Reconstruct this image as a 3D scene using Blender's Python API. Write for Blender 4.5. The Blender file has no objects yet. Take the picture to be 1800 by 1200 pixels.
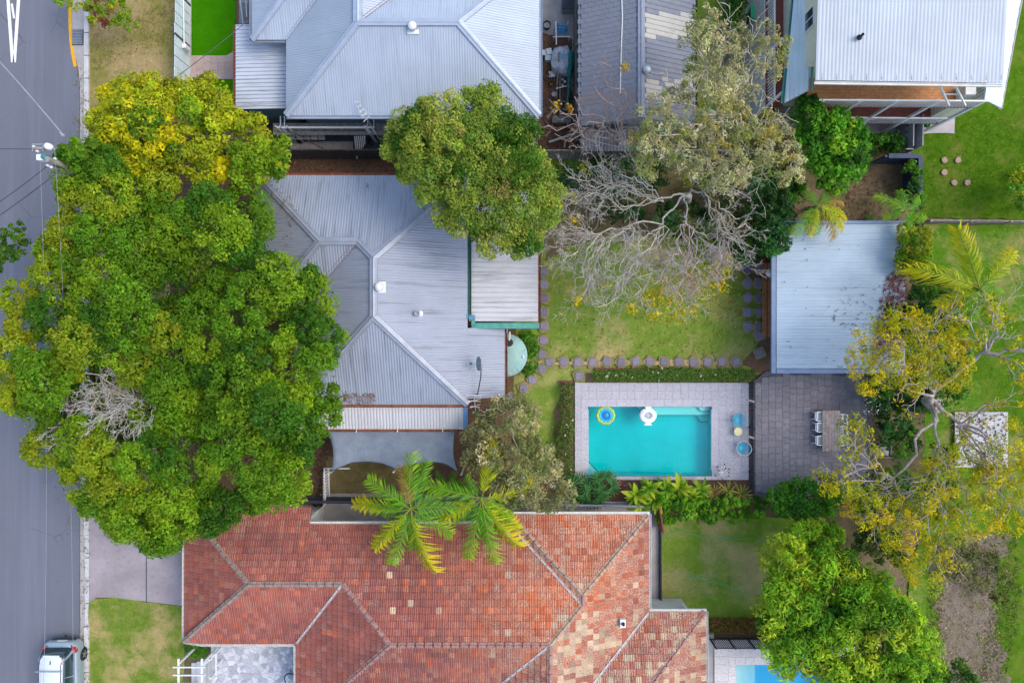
import bpy, bmesh, math, random
import numpy as np
from mathutils import Vector, Matrix, Euler

random.seed(7)
RNG = np.random.default_rng(11)
SC = bpy.context.scene
COL = SC.collection

# ------------------------------------------------------------------ camera, light, exposure
HC = 36.5            # drone height above the ground
S = 0.03             # metres of ground per photograph pixel
cam_d = bpy.data.cameras.new('camera')
cam = bpy.data.objects.new('camera', cam_d)
COL.objects.link(cam)
cam.location = (0, 0, HC)
cam.rotation_euler = (0, 0, 0)
cam_d.sensor_width = 36.0
cam_d.lens = 36.0 * HC / (1800 * S)
cam_d.clip_end = 2000
SC.camera = cam

SUN_EL, SUN_AZ = math.radians(54), math.radians(84)   # azimuth clockwise from +Y (picture up)
world = bpy.data.worlds.new('World')
SC.world = world
world.use_nodes = True
wn = world.node_tree.nodes
sky = wn.new('ShaderNodeTexSky')
sky.sky_type = 'NISHITA'
sky.sun_disc = False
sky.sun_elevation = SUN_EL
sky.sun_rotation = SUN_AZ
sky.air_density = 1.0
sky.dust_density = 2.2
sky.ozone_density = 1.0
bg = wn['Background']
bg.inputs['Strength'].default_value = 0.15
world.node_tree.links.new(sky.outputs['Color'], bg.inputs['Color'])
sun_d = bpy.data.lights.new('sun', 'SUN')
sun_d.energy = 0.50
sun_d.angle = math.radians(24)
sun_d.color = (1.0, 0.93, 0.82)
sun = bpy.data.objects.new('sun', sun_d)
COL.objects.link(sun)
_sd = Vector((math.sin(SUN_AZ) * math.cos(SUN_EL), math.cos(SUN_AZ) * math.cos(SUN_EL), math.sin(SUN_EL)))
sun.rotation_euler = _sd.to_track_quat('Z', 'Y').to_euler()
sun.location = _sd * 60
SC.view_settings.view_transform = 'Standard'
SC.view_settings.look = 'None'
SC.view_settings.gamma = 1
SC.view_settings.use_curve_mapping = False
SC.view_settings.exposure = 1.28

# ------------------------------------------------------------------ helpers
def W(px, py, z=0.0):
    """a photograph pixel turned into the point at height z that is seen there"""
    k = S * (1 - z / HC)
    return ((px - 900) * k, (600 - py) * k, z)

ORG = {}

def tag(o, label=None, cat=None, group=None, kind=None):
    if label: o['label'] = label
    if cat: o['category'] = cat
    if group: o['group'] = group
    if kind: o['kind'] = kind
    return o

def link_mesh(name, me, parent=None, origin=None):
    o = bpy.data.objects.new(name, me)
    COL.objects.link(o)
    if parent is not None:
        o.parent = parent
        ORG[o.name] = ORG[parent.name]
    else:
        ORG[o.name] = Vector(origin) if origin is not None else Vector((0, 0, 0))
        o.location = ORG[o.name]
    return o

def thing(name, label, cat, loc, group=None):
    o = bpy.data.objects.new(name, None)
    COL.objects.link(o)
    o.location = loc
    o.empty_display_size = 0.2
    ORG[o.name] = Vector(loc)
    return tag(o, label, cat, group)

class MB:
    def __init__(s): s.v = []; s.f = []; s.m = []
    def add(s, vs, fs, m=0):
        b = len(s.v)
        s.v += [tuple(v) for v in vs]
        s.f += [tuple(b + i for i in f) for f in fs]
        s.m += [m] * len(fs)
        return s
    def box(s, x0, y0, z0, x1, y1, z1, m=0):
        if x0 > x1: x0, x1 = x1, x0
        if y0 > y1: y0, y1 = y1, y0
        if z0 > z1: z0, z1 = z1, z0
        return s.add([(x0, y0, z0), (x1, y0, z0), (x1, y1, z0), (x0, y1, z0), (x0, y0, z1), (x1, y0, z1), (x1, y1, z1), (x0, y1, z1)],
                     [(3, 2, 1, 0), (4, 5, 6, 7), (0, 1, 5, 4), (1, 2, 6, 5), (2, 3, 7, 6), (3, 0, 4, 7)], m)
    def bar(s, a, b, w, h, m=0, up=(0, 0, 1)):
        """a rectangular bar from a to b, w wide and h high"""
        a, b = Vector(a), Vector(b)
        d = (b - a).normalized()
        u = Vector(up)
        if abs(d.dot(u)) > .98: u = Vector((0, 1, 0))
        r = d.cross(u).normalized(); u = r.cross(d).normalized()
        vs = []
        for p in (a, b):
            for sx, sz in ((-1, -1), (1, -1), (1, 1), (-1, 1)):
                vs.append(p + r * (sx * w / 2) + u * (sz * h / 2))
        return s.add(vs, [(0, 1, 2, 3), (7, 6, 5, 4), (0, 4, 5, 1), (1, 5, 6, 2), (2, 6, 7, 3), (3, 7, 4, 0)], m)
    def prism(s, poly, z0, z1, m=0):
        n = len(poly)
        ar = sum(poly[i][0] * poly[(i + 1) % n][1] - poly[(i + 1) % n][0] * poly[i][1] for i in range(n))
        if ar < 0: poly = poly[::-1]
        vs = [(p[0], p[1], z0) for p in poly] + [(p[0], p[1], z1) for p in poly]
        return s.add(vs, [tuple(range(n))[::-1], tuple(range(n, 2 * n))] + [(i, (i + 1) % n, n + (i + 1) % n, n + i) for i in range(n)], m)
    def tube(s, pts, rad, n=6, m=0, cap=True):
        pts = [Vector(p) for p in pts]
        if not hasattr(rad, '__len__'): rad = [rad] * len(pts)
        rings = []
        prev = None
        for i, p in enumerate(pts):
            d = (pts[min(i + 1, len(pts) - 1)] - pts[max(i - 1, 0)])
            d = d.normalized() if d.length > 1e-9 else Vector((0, 0, 1))
            if prev is None:
                u = d.orthogonal().normalized()
            else:
                u = prev - d * prev.dot(d)
                u = u.normalized() if u.length > 1e-6 else d.orthogonal().normalized()
            prev = u
            w = d.cross(u)
            rings.append([p + (u * math.cos(2 * math.pi * k / n) + w * math.sin(2 * math.pi * k / n)) * rad[i] for k in range(n)])
        vs = [v for r in rings for v in r]
        fs = []
        for i in range(len(pts) - 1):
            for k in range(n):
                fs.append((i * n + k, i * n + (k + 1) % n, (i + 1) * n + (k + 1) % n, (i + 1) * n + k))
        if cap:
            fs.append(tuple(range(n))[::-1]); fs.append(tuple((len(pts) - 1) * n + k for k in range(n)))
        return s.add(vs, fs, m)
    def lathe(s, prof, c, n=20, m=0):
        """prof: list of (r, z) from bottom to top, round the upright axis at c"""
        vs = []
        for r, z in prof:
            for k in range(n):
                a = 2 * math.pi * k / n
                vs.append((c[0] + r * math.cos(a), c[1] + r * math.sin(a), c[2] + z))
        fs = []
        for i in range(len(prof) - 1):
            for k in range(n):
                fs.append((i * n + k, i * n + (k + 1) % n, (i + 1) * n + (k + 1) % n, (i + 1) * n + k))
        fs.append(tuple(range(n))[::-1]); fs.append(tuple((len(prof) - 1) * n + k for k in range(n)))
        return s.add(vs, fs, m)
    def xform(s, M, start=0):
        for i in range(start, len(s.v)): s.v[i] = tuple(M @ Vector(s.v[i]))
        return s
    def mesh(s, name, mats, off=(0, 0, 0), smooth=False):
        me = bpy.data.meshes.new(name)
        me.from_pydata([(v[0] - off[0], v[1] - off[1], v[2] - off[2]) for v in s.v], [], s.f)
        for mt in (mats if isinstance(mats, (list, tuple)) else [mats]): me.materials.append(mt)
        if any(s.m): me.polygons.foreach_set('material_index', s.m)
        if smooth: me.polygons.foreach_set('use_smooth', [True] * len(s.f))
        me.update()
        return me
    def build(s, name, mats, parent=None, smooth=False, origin=None, bevel=0):
        if parent is not None: off = ORG[parent.name]
        elif origin is not None: off = origin
        else:
            a = np.array(s.v); off = ((a[:, 0].min() + a[:, 0].max()) / 2, (a[:, 1].min() + a[:, 1].max()) / 2, a[:, 2].min())
        o = link_mesh(name, s.mesh(name, mats, off, smooth), parent, off)
        if bevel:
            b = o.modifiers.new('edge', 'BEVEL'); b.width = bevel; b.segments = 2; b.limit_method = 'ANGLE'
        return o

def copy_tree(o, parent=None):
    c = o.copy(); COL.objects.link(c)
    ORG[c.name] = ORG.get(o.name, Vector((0, 0, 0))).copy()
    if parent is not None: c.parent = parent
    for ch in list(o.children): copy_tree(ch, c)
    return c

def piece(name, me, parent, loc, rot=(0, 0, 0), scale=(1, 1, 1), color=None):
    o = bpy.data.objects.new(name, me); COL.objects.link(o)
    o.parent = parent
    o.location = Vector(loc) - ORG[parent.name]
    o.rotation_euler = rot; o.scale = scale
    if color is not None: o.color = color
    ORG[o.name] = ORG[parent.name]
    return o

# ------------------------------------------------------------------ materials
class NT:
    def __init__(s, name):
        s.mat = bpy.data.materials.new(name); s.mat.use_nodes = True
        s.t = s.mat.node_tree; s.b = s.t.nodes['Principled BSDF']; s.out = s.t.nodes['Material Output']
    def n(s, typ, **kw):
        nd = s.t.nodes.new(typ)
        for k, v in kw.items(): setattr(nd, k, v)
        return nd
    def l(s, a, b): s.t.links.new(a, b)
    def pos(s, scale=(1, 1, 1), rot=0):
        g = s.n('ShaderNodeNewGeometry'); m = s.n('ShaderNodeMapping')
        m.inputs['Scale'].default_value = scale; m.inputs['Rotation'].default_value = (0, 0, rot)
        s.l(g.outputs['Position'], m.inputs['Vector'])
        return m.outputs['Vector']
    def noise(s, vec, scale, detail=4, rough=.6):
        nd = s.n('ShaderNodeTexNoise'); nd.inputs['Scale'].default_value = scale
        nd.inputs['Detail'].default_value = detail; nd.inputs['Roughness'].default_value = rough
        s.l(vec, nd.inputs['Vector']); return nd.outputs['Fac']
    def ramp(s, fac, stops):
        r = s.n('ShaderNodeValToRGB'); e = r.color_ramp.elements
        while len(e) < len(stops): e.new(.5)
        for i, (p, c) in enumerate(stops):
            e[i].position = p; e[i].color = (c[0], c[1], c[2], 1)
        s.l(fac, r.inputs['Fac']); return r.outputs['Color']
    def mix(s, fac, a, b, typ='MIX'):
        m = s.n('ShaderNodeMix', data_type='RGBA', blend_type=typ)
        for sock, v in ((m.inputs[0], fac), (m.inputs[6], a), (m.inputs[7], b)):
            if isinstance(v, (int, float)): sock.default_value = v
            elif isinstance(v, (tuple, list)): sock.default_value = (v[0], v[1], v[2], 1)
            else: s.l(v, sock)
        return m.outputs[2]
    def step(s, fac, lo, hi):
        m = s.n('ShaderNodeMapRange'); m.inputs['From Min'].default_value = lo; m.inputs['From Max'].default_value = hi
        s.l(fac, m.inputs['Value']); return m.outputs['Result']
    def bump(s, h, dist=.01, strength=1):
        b = s.n('ShaderNodeBump'); b.inputs['Distance'].default_value = dist; b.inputs['Strength'].default_value = strength
        s.l(h, b.inputs['Height']); s.l(b.outputs['Normal'], s.b.inputs['Normal'])
    def fin(s, col=None, rough=.7, metal=0, spec=None):
        if col is not None:
            if isinstance(col, (tuple, list)): s.b.inputs['Base Color'].default_value = (col[0], col[1], col[2], 1)
            else: s.l(col, s.b.inputs['Base Color'])
        if isinstance(rough, (int, float)): s.b.inputs['Roughness'].default_value = rough
        else: s.l(rough, s.b.inputs['Roughness'])
        s.b.inputs['Metallic'].default_value = metal
        if spec is not None: s.b.inputs['Specular IOR Level'].default_value = spec
        return s.mat

def mk(name, col, rough=.6, metal=0, var=.25, scale=3.0, bump=0, spec=.3):
    """a plain worn surface: base colour broken up by two noises"""
    t = NT(name); p = t.pos()
    a = t.noise(p, scale, 5); b = t.noise(p, scale * 9, 3)
    d = tuple(c * (1 - var) for c in col); h = tuple(min(1, c * (1 + var * .6)) for c in col)
    c1 = t.ramp(a, [(.3, d), (.7, h)])
    c2 = t.mix(t.step(b, .55, .8), c1, tuple(c * (1 - var * 1.2) for c in col))
    if bump: t.bump(b, bump)
    return t.fin(c2, rough, metal, spec)

def metal_roof(name, col, dark, along='y', streak=.5, rust=None, rust_amt=0.0, rough=.42, metal=.25):
    """weathered sheet metal: dirt washed down along the ribs, some rust"""
    t = NT(name)
    sc = (6, .35, .35) if along == 'y' else (.35, 6, .35)
    a = t.noise(t.pos(sc), 1.0, 5, .65)
    b = t.noise(t.pos(), .45, 4, .6)
    f = t.noise(t.pos(), 14, 3, .7)
    c = t.mix(t.step(b, .3, .75), tuple(x * 1.06 for x in col), tuple(x * .86 for x in col))
    c = t.mix(t.step(a, .52, .8), c, dark)
    c = t.mix(t.step(f, .62, .78), c, tuple(x * .72 for x in col))
    if rust:
        r = t.noise(t.pos(tuple(x * .8 for x in sc)), 1.0, 6, .7)
        m = t.n('ShaderNodeMath', operation='MULTIPLY'); t.l(t.step(r, .6 - rust_amt, .85 - rust_amt), m.inputs[0]); m.inputs[1].default_value = .8
        c = t.mix(m.outputs[0], c, rust)
    return t.fin(c, rough, metal, .4)

def grass_mat(name, g1, g2, dry, dry_lo=.5, dry_hi=.7, scale=.35):
    t = NT(name); p = t.pos()
    big = t.noise(p, scale, 5, .65); mid = t.noise(p, scale * 6, 4, .6); fine = t.noise(p, 22, 3, .75)
    c = t.mix(t.step(mid, .35, .65), g1, g2)
    c = t.mix(t.step(big, dry_lo, dry_hi), c, dry)
    c = t.mix(t.step(fine, .5, .8), c, tuple(x * .55 for x in g1))
    c = t.mix(t.step(t.noise(p, 9, 3), .62, .8), c, tuple(min(1, x * 1.25) for x in dry))
    t.bump(fine, .018)
    return t.fin(c, .95, 0, .02)

def obj_tint(name, rough=.75, streak=None, bump=0, nscale=20):
    """colour carried by each piece (obj.color), broken up by noise; alpha carries how worn the piece is"""
    t = NT(name)
    oi = t.n('ShaderNodeObjectInfo')
    p = t.pos()
    a = t.noise(p, nscale, 4, .7)
    c = t.mix(t.step(a, .35, .75), oi.outputs['Color'], t.mix(1.0, oi.outputs['Color'], (.62, .6, .6), 'MULTIPLY'))
    if bump: t.bump(a, bump)
    return t.fin(c, rough, 0, .25)

def tile_mat(name, objcol):
    """terracotta: per-tile colour with pale lichen and dark soot running down the flutes"""
    t = NT(name)
    if objcol:
        nd = t.n('ShaderNodeObjectInfo'); base, al = nd.outputs['Color'], nd.outputs['Alpha']
    else:
        nd = t.n('ShaderNodeAttribute', attribute_name='Col'); base, al = nd.outputs['Color'], nd.outputs['Alpha']
    p = t.pos()
    a = t.noise(p, 17, 4, .75); b = t.noise(p, 30, 3, .7)
    c = t.mix(t.step(b, .42, .75), base, t.mix(1.0, base, (.5, .44, .46), 'MULTIPLY'))
    c = t.mix(t.step(t.noise(p, .9, 5, .65), .35, .75), c, t.mix(1.0, c, (.68, .62, .66), 'MULTIPLY'))
    m = t.n('ShaderNodeMath', operation='MULTIPLY'); t.l(t.step(a, .42, .62), m.inputs[0]); t.l(al, m.inputs[1])
    c = t.mix(m.outputs[0], c, (.60, .50, .36))
    d = t.n('ShaderNodeMath', operation='MULTIPLY'); t.l(t.step(t.noise(p, 11, 5, .8), .56, .7), d.inputs[0]); d.inputs[1].default_value = .82
    c = t.mix(d.outputs[0], c, (.07, .045, .045))
    t.bump(b, .006)
    return t.fin(c, .85, 0, .2)

def leaf_mat(name, trans=.38):
    t = NT(name)
    at = t.n('ShaderNodeAttribute', attribute_name='Col')
    t.fin(at.outputs['Color'], .55, 0, .14)
    tr = t.n('ShaderNodeBsdfTranslucent')
    c = t.mix(1.0, at.outputs['Color'], (1.0, .95, .5), 'MULTIPLY')
    t.l(c, tr.inputs['Color'])
    mx = t.n('ShaderNodeMixShader'); mx.inputs[0].default_value = trans
    t.l(t.b.outputs[0], mx.inputs[1]); t.l(tr.outputs[0], mx.inputs[2]); t.l(mx.outputs[0], t.out.inputs['Surface'])
    return t.mat

LEAF = leaf_mat('leaf')
BARK_GREY = mk('pale_grey_bark', (.40, .36, .30), .9, var=.35, scale=5, bump=.01)
BARK_WARM = mk('pinkish_bark', (.45, .375, .335), .9, var=.35, scale=5, bump=.01)
BARK_DARK = mk('brown_bark', (.16, .12, .09), .9, var=.4, scale=5, bump=.015)
BARK_TAN = mk('tan_bark', (.56, .48, .34), .9, var=.3, scale=5, bump=.01)
ZINC = metal_roof('weathered_zinc', (.275, .305, .36), (.125, .128, .145), 'y', metal=.05, rust=(.24, .10, .045), rust_amt=-.07)
ZINC_X = metal_roof('weathered_zinc_crosswise', (.265, .292, .345), (.125, .128, .145), 'x', metal=.05, rust=(.24, .10, .045), rust_amt=-.07)
SILVER = metal_roof('silver_paint_sheet', (.36, .41, .475), (.25, .285, .33), 'y', metal=.1)
SILVER_X = metal_roof('silver_paint_sheet_crosswise', (.31, .36, .415), (.25, .285, .33), 'x', metal=.1)
RIBWHITE = metal_roof('white_ribbed_sheet', (.47, .47, .475), (.16, .155, .155), 'x', rough=.5, metal=0)
RIBWHITE_Y = metal_roof('white_ribbed_sheet_upright', (.48, .48, .485), (.33, .31, .30), 'y', rough=.5, metal=0)
PALEBLUE = metal_roof('pale_blue_sheet', (.315, .405, .475), (.20, .255, .30), 'x', rough=.45, metal=0)
SKYWHITE = metal_roof('pale_sheet', (.37, .41, .44), (.29, .325, .35), 'y', rough=.45, metal=0)
CAPMET = mk('ridge_cap_metal', (.285, .31, .36), .42, .25, .18, 2)
CAPLIGHT = mk('silver_ridge_cap', (.35, .40, .47), .42, .2, .12, 2)
SLATEBLUE = mk('slate_blue_trim', (.15, .215, .325), .5, 0, .15, 2)
BRIGHTBLUE = mk('bright_blue_trim', (.12, .26, .46), .5, 0, .15, 2)
GREENTRIM = mk('sea_green_trim', (.08, .30, .24), .5, 0, .25, 3)
DKGREEN = mk('dark_green_gutter', (.03, .10, .075), .5, 0, .3, 3)
RUST = mk('rusty_gutter', (.24, .10, .055), .85, 0, .5, 4)
WHITE = mk('white_paint', (.70, .70, .69), .5, 0, .08, 3)
OFFWHITE = mk('off_white_paint', (.66, .65, .60), .6, 0, .15, 3)
CREAM = mk('cream_wall', (.66, .64, .50), .7, 0, .12, 2)
TEAL = mk('teal_wall', (.075, .13, .155), .7, 0, .2, 2)
REDBROWN = mk('red_brown_paint', (.22, .065, .05), .6, 0, .25, 3)
GREYPAINT = mk('grey_paint', (.30, .31, .33), .6, 0, .2, 3)
DARK = mk('dark_void', (.025, .025, .03), .7, 0, .3, 4)
CHAR = mk('charcoal_paint', (.055, .062, .08), .6, 0, .3, 3)
DKBLUE = mk('dark_blue_fence_paint', (.035, .055, .10), .6, 0, .25, 3)
TIMBER = mk('weathered_grey_timber', (.28, .25, .22), .85, 0, .4, 6, .004)
DECKRED = mk('oiled_red_timber', (.46, .18, .07), .6, 0, .35, 5, .004)
DECKORANGE = mk('orange_brown_boards', (.58, .26, .10), .6, 0, .3, 5)
CONC = mk('concrete', (.38, .35, .34), .85, 0, .22, 1.2, .003)
CONCPALE = mk('pale_concrete', (.50, .49, .47), .85, 0, .2, 1.5, .003)
CONCPINK = mk('pinkish_driveway_concrete', (.325, .28, .285), .85, 0, .26, .55, .003)
GLASSDK = mk('dark_window_glass', (.03, .04, .05), .08, 0, .2, 1, spec=.6)
STEEL = mk('galvanised_steel', (.42, .44, .46), .4, .6, .2, 5)
BLACK = mk('black_plastic', (.02, .02, .022), .5, 0, .2, 5)
RUBBER = mk('black_rubber', (.018, .018, .02), .8, 0, .2, 5)
# ------------------------------------------------------------------ surfaces cut to a polygon
def clip_half(poly, axis, lim, keep_ge):
    out = []
    n = len(poly)
    for i in range(n):
        a, b = poly[i], poly[(i + 1) % n]
        ia = (a[axis] >= lim - 1e-9) if keep_ge else (a[axis] <= lim + 1e-9)
        ib = (b[axis] >= lim - 1e-9) if keep_ge else (b[axis] <= lim + 1e-9)
        if ia: out.append(a)
        if ia != ib:
            t = (lim - a[axis]) / (b[axis] - a[axis])
            out.append(tuple(a[k] + (b[k] - a[k]) * t for k in range(len(a))))
    return out

def clip_convex(poly, clip):
    """poly of (u, v, h) cut by a convex counter-clockwise polygon of (u, v)"""
    n = len(clip)
    for i in range(n):
        (x0, y0), (x1, y1) = clip[i], clip[(i + 1) % n]
        nx, ny = -(y1 - y0), (x1 - x0)
        out = []
        for j in range(len(poly)):
            a, b = poly[j], poly[(j + 1) % len(poly)]
            da = (a[0] - x0) * nx + (a[1] - y0) * ny; db = (b[0] - x0) * nx + (b[1] - y0) * ny
            if da >= 0: out.append(a)
            if (da >= 0) != (db >= 0):
                t = da / (da - db)
                out.append(tuple(a[k] + (b[k] - a[k]) * t for k in range(3)))
        poly = out
        if len(poly) < 3: return []
    return poly

def frame_of(poly, down):
    P = [Vector(p) for p in poly]
    nrm = Vector((0, 0, 0))
    for i in range(len(P)): nrm += (P[i] - P[0]).cross(P[(i + 1) % len(P)] - P[0])
    nrm.normalize()
    if nrm.z < 0: nrm = -nrm
    d = Vector((down[0], down[1], 0)); d = (d - nrm * d.dot(nrm)).normalized()
    v = nrm.cross(d).normalized()
    o = P[0]
    uv = [((p - o).dot(d), (p - o).dot(v)) for p in P]
    ar = sum(uv[i][0] * uv[(i + 1) % len(uv)][1] - uv[(i + 1) % len(uv)][0] * uv[i][1] for i in range(len(uv)))
    if ar < 0: uv = uv[::-1]
    return o, d, v, nrm, uv

def ribbed(name, poly, down, mat, parent, pitch=.15, h=.02, prof=None, thick=.05):
    """a roof plane of corrugated or ribbed sheet with its real relief; ribs run along `down`"""
    o, d, v, nrm, uv = frame_of(poly, down)
    prof = prof or [(0, 0), (.22, .5), (.5, 1), (.78, .5)]
    v0, v1 = min(p[1] for p in uv), max(p[1] for p in uv)
    mb = MB()
    k = math.floor(v0 / pitch)
    cuts = []
    while k * pitch < v1:
        for f, hh in prof: cuts.append((k * pitch + f * pitch, hh * h))
        k += 1
    cuts.append((k * pitch, prof[0][1] * h))
    base = [(p[0], p[1]) for p in uv]
    for (a, ha), (b, hb) in zip(cuts, cuts[1:]):
        q = clip_half(base, 1, a, True)
        if len(q) < 3: continue
        q = clip_half(q, 1, b, False)
        if len(q) < 3: continue
        w = b - a
        if w < 1e-6: continue
        vs = [o + d * x + v * y + nrm * (ha + (hb - ha) * (y - a) / w) for x, y in q]
        mb.add(vs, [tuple(range(len(vs)))])
    under = [o + d * x + v * y - nrm * thick for x, y in uv]
    n = len(under)
    top = [o + d * x + v * y - nrm * .002 for x, y in uv]
    mb.add(under + top, [tuple(range(n))[::-1]] + [(i, (i + 1) % n, n + (i + 1) % n, n + i) for i in range(n)])
    return mb.build(name, mat, parent)

RIB_PROF = [(0, 0), (.70, 0), (.76, 1), (.92, 1), (.98, 0)]

def cap(name, a, b, w, mat, parent, h=.05, lift=.045):
    """ridge or hip capping: a shallow folded strip with rolled edges"""
    a, b = Vector(a), Vector(b)
    d = (b - a).normalized(); r = d.cross(Vector((0, 0, 1))).normalized(); u = r.cross(d).normalized()
    prof = [(-w / 2, -.05), (-w / 2 + .01, .0), (-w / 6, .02), (-.03, h * .8), (0, h), (.03, h * .8), (w / 6, .02), (w / 2 - .01, .0), (w / 2, -.05)]
    vs = []
    for p in (a, b):
        for x, z in prof: vs.append(p + r * x + u * (z + lift))
    n = len(prof)
    fs = [(i, i + 1, n + i + 1, n + i) for i in range(n - 1)] + [tuple(range(n)), tuple(range(n, 2 * n))[::-1]]
    return MB().add(vs, fs).build(name, mat, parent)

def trough(name, a, b, w, mat, parent, dz=0.0, d=.06):
    """open gutter or valley along a-b"""
    a, b = Vector(a) + Vector((0, 0, dz)), Vector(b) + Vector((0, 0, dz))
    dr = (b - a).normalized(); r = dr.cross(Vector((0, 0, 1))).normalized()
    u = r.cross(dr).normalized()
    prof = [(-w / 2, 0), (-w / 2 + .012, 0), (-w / 2 + .02, -d), (w / 2 - .02, -d), (w / 2 - .012, 0), (w / 2, 0), (w / 2, -d - .02), (-w / 2, -d - .02)]
    vs = [p + r * x + u * z for p in (a, b) for x, z in prof]
    n = len(prof)
    return MB().add(vs, [(i, (i + 1) % n, n + (i + 1) % n, n + i) for i in range(n)] + [tuple(range(n))[::-1], tuple(range(n, 2 * n))]).build(name, mat, parent)

def jag(poly, seg=.7, amp=.14, seed=1):
    r = random.Random(seed); out = []
    n = len(poly)
    for i in range(n):
        a, b = Vector(poly[i][:2]), Vector(poly[(i + 1) % n][:2])
        k = max(1, int((b - a).length / seg))
        t = (b - a).normalized(); nn = Vector((-t.y, t.x))
        for j in range(k):
            p = a.lerp(b, j / k)
            if j: p += nn * r.uniform(-amp, amp)
            out.append((p.x, p.y))
    return out

LAYER = [0]
def sheet(name, pxs, mat, parent=None, z=None, rough_edge=0, kind='structure', seed=1):
    """flat ground surface given by ground pixels; every sheet lies a few mm above the one below"""
    poly = [W(x, y)[:2] for x, y in pxs]
    if rough_edge: poly = jag(poly, .5, rough_edge, seed)
    LAYER[0] += 1
    zz = .004 * LAYER[0] if z is None else z
    n = len(poly)
    ar = sum(poly[i][0] * poly[(i + 1) % n][1] - poly[(i + 1) % n][0] * poly[i][1] for i in range(n))
    if ar < 0: poly = poly[::-1]
    o = MB().add([(p[0], p[1], zz) for p in poly], [tuple(range(n))]).build(name, mat, parent)
    if parent is None: tag(o, kind=kind)
    return o

def mesh_np(name, V, F, mat, parent, col=None, smooth=False, off=None):
    off = np.array(off if off is not None else (ORG[parent.name] if parent is not None else (0, 0, 0)))
    me = bpy.data.meshes.new(name)
    nV, nF, k = len(V), len(F), F.shape[1]
    me.vertices.add(nV); me.vertices.foreach_set('co', (V - off).astype(np.float32).ravel())
    me.loops.add(nF * k); me.loops.foreach_set('vertex_index', F.astype(np.int32).ravel())
    me.polygons.add(nF); me.polygons.foreach_set('loop_start', np.arange(0, nF * k, k, dtype=np.int32))
    me.polygons.foreach_set('loop_total', np.full(nF, k, dtype=np.int32))
    if smooth: me.polygons.foreach_set('use_smooth', np.ones(nF, dtype=bool))
    me.materials.append(mat)
    me.update(calc_edges=True)
    if col is not None:
        at = me.color_attributes.new('Col', 'FLOAT_COLOR', 'POINT')
        c = np.ones((nV, 4), dtype=np.float32); c[:, :col.shape[1]] = col
        at.data.foreach_set('color', c.ravel())
    return link_mesh(name, me, parent, off)

def leaves(C, N, L, Wd, col, rng, droop=0.0):
    """leaf quads at centres C facing N; returns verts, faces, colours"""
    n = len(C)
    r = rng.normal(size=(n, 3)); 
    a = r - N * np.sum(r * N, axis=1, keepdims=True); a /= np.linalg.norm(a, axis=1, keepdims=True) + 1e-9
    b = np.cross(N, a)
    f_ = rng.uniform(.5, 1.4, n); l = (L * f_)[:, None]; w = (Wd * f_ * rng.uniform(.8, 1.2, n))[:, None]
    V = np.empty((n, 4, 3))
    V[:, 0] = C - a * l / 2
    V[:, 1] = C + b * w / 2 + N * w * .22
    V[:, 2] = C + a * l / 2 - N * l * droop
    V[:, 3] = C - b * w / 2 + N * w * .22
    F = np.arange(n * 4).reshape(n, 4)
    return V.reshape(-1, 3), F, np.repeat(col, 4, axis=0)

def unit(rng, n, zmin=-1.0):
    z = rng.uniform(zmin, 1, n); t = rng.uniform(0, 2 * math.pi, n); s = np.sqrt(1 - z * z)
    return np.stack([s * np.cos(t), s * np.sin(t), z], 1)

def inside(poly, x, y):
    c = False; n = len(poly)
    for i in range(n):
        (x0, y0), (x1, y1) = poly[i], poly[(i + 1) % n]
        if (y0 > y) != (y1 > y) and x < (x1 - x0) * (y - y0) / (y1 - y0) + x0: c = not c
    return c

def edge_dist(poly, x, y):
    best = 1e9; n = len(poly)
    for i in range(n):
        (x0, y0), (x1, y1) = poly[i], poly[(i + 1) % n]
        dx, dy = x1 - x0, y1 - y0
        t = max(0, min(1, ((x - x0) * dx + (y - y0) * dy) / (dx * dx + dy * dy + 1e-9)))
        best = min(best, math.hypot(x - x0 - t * dx, y - y0 - t * dy))
    return best

def puffs_in(poly, gap, z0, z1, fall, inset, rng, holes=(), tries=6000, zj=.5):
    xs = [p[0] for p in poly]; ys = [p[1] for p in poly]
    out = []
    miss = 0
    while miss < 400 and len(out) < 600:
        x, y = rng.uniform(min(xs), max(xs)), rng.uniform(min(ys), max(ys))
        if not inside(poly, x, y): miss += .3; continue
        d = edge_dist(poly, x, y)
        if d < inset * rng.uniform(.75, 1.25): miss += 1; continue
        if any(math.hypot(x - hx, y - hy) < hr for hx, hy, hr in holes): miss += .5; continue
        g = gap * (.8 if d < inset * 2 else 1)
        if any((x - o[0]) ** 2 + (y - o[1]) ** 2 < g * g for o in out): miss += 1; continue
        miss = 0
        t = min(1, d / fall)
        z = z0 + (z1 - z0) * math.sqrt(t * (2 - t)) + rng.uniform(-zj, zj)
        out.append((x, y, z))
    return out

def pick(palette, x, y, rng):
    """palette: list of (colour, weight or function of pixel)"""
    ws = np.array([max(1e-4, float(w(x, y) if callable(w) else w)) for c, w in palette]); ws /= ws.sum()
    return np.array(palette[rng.choice(len(palette), p=ws)][0])

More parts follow.
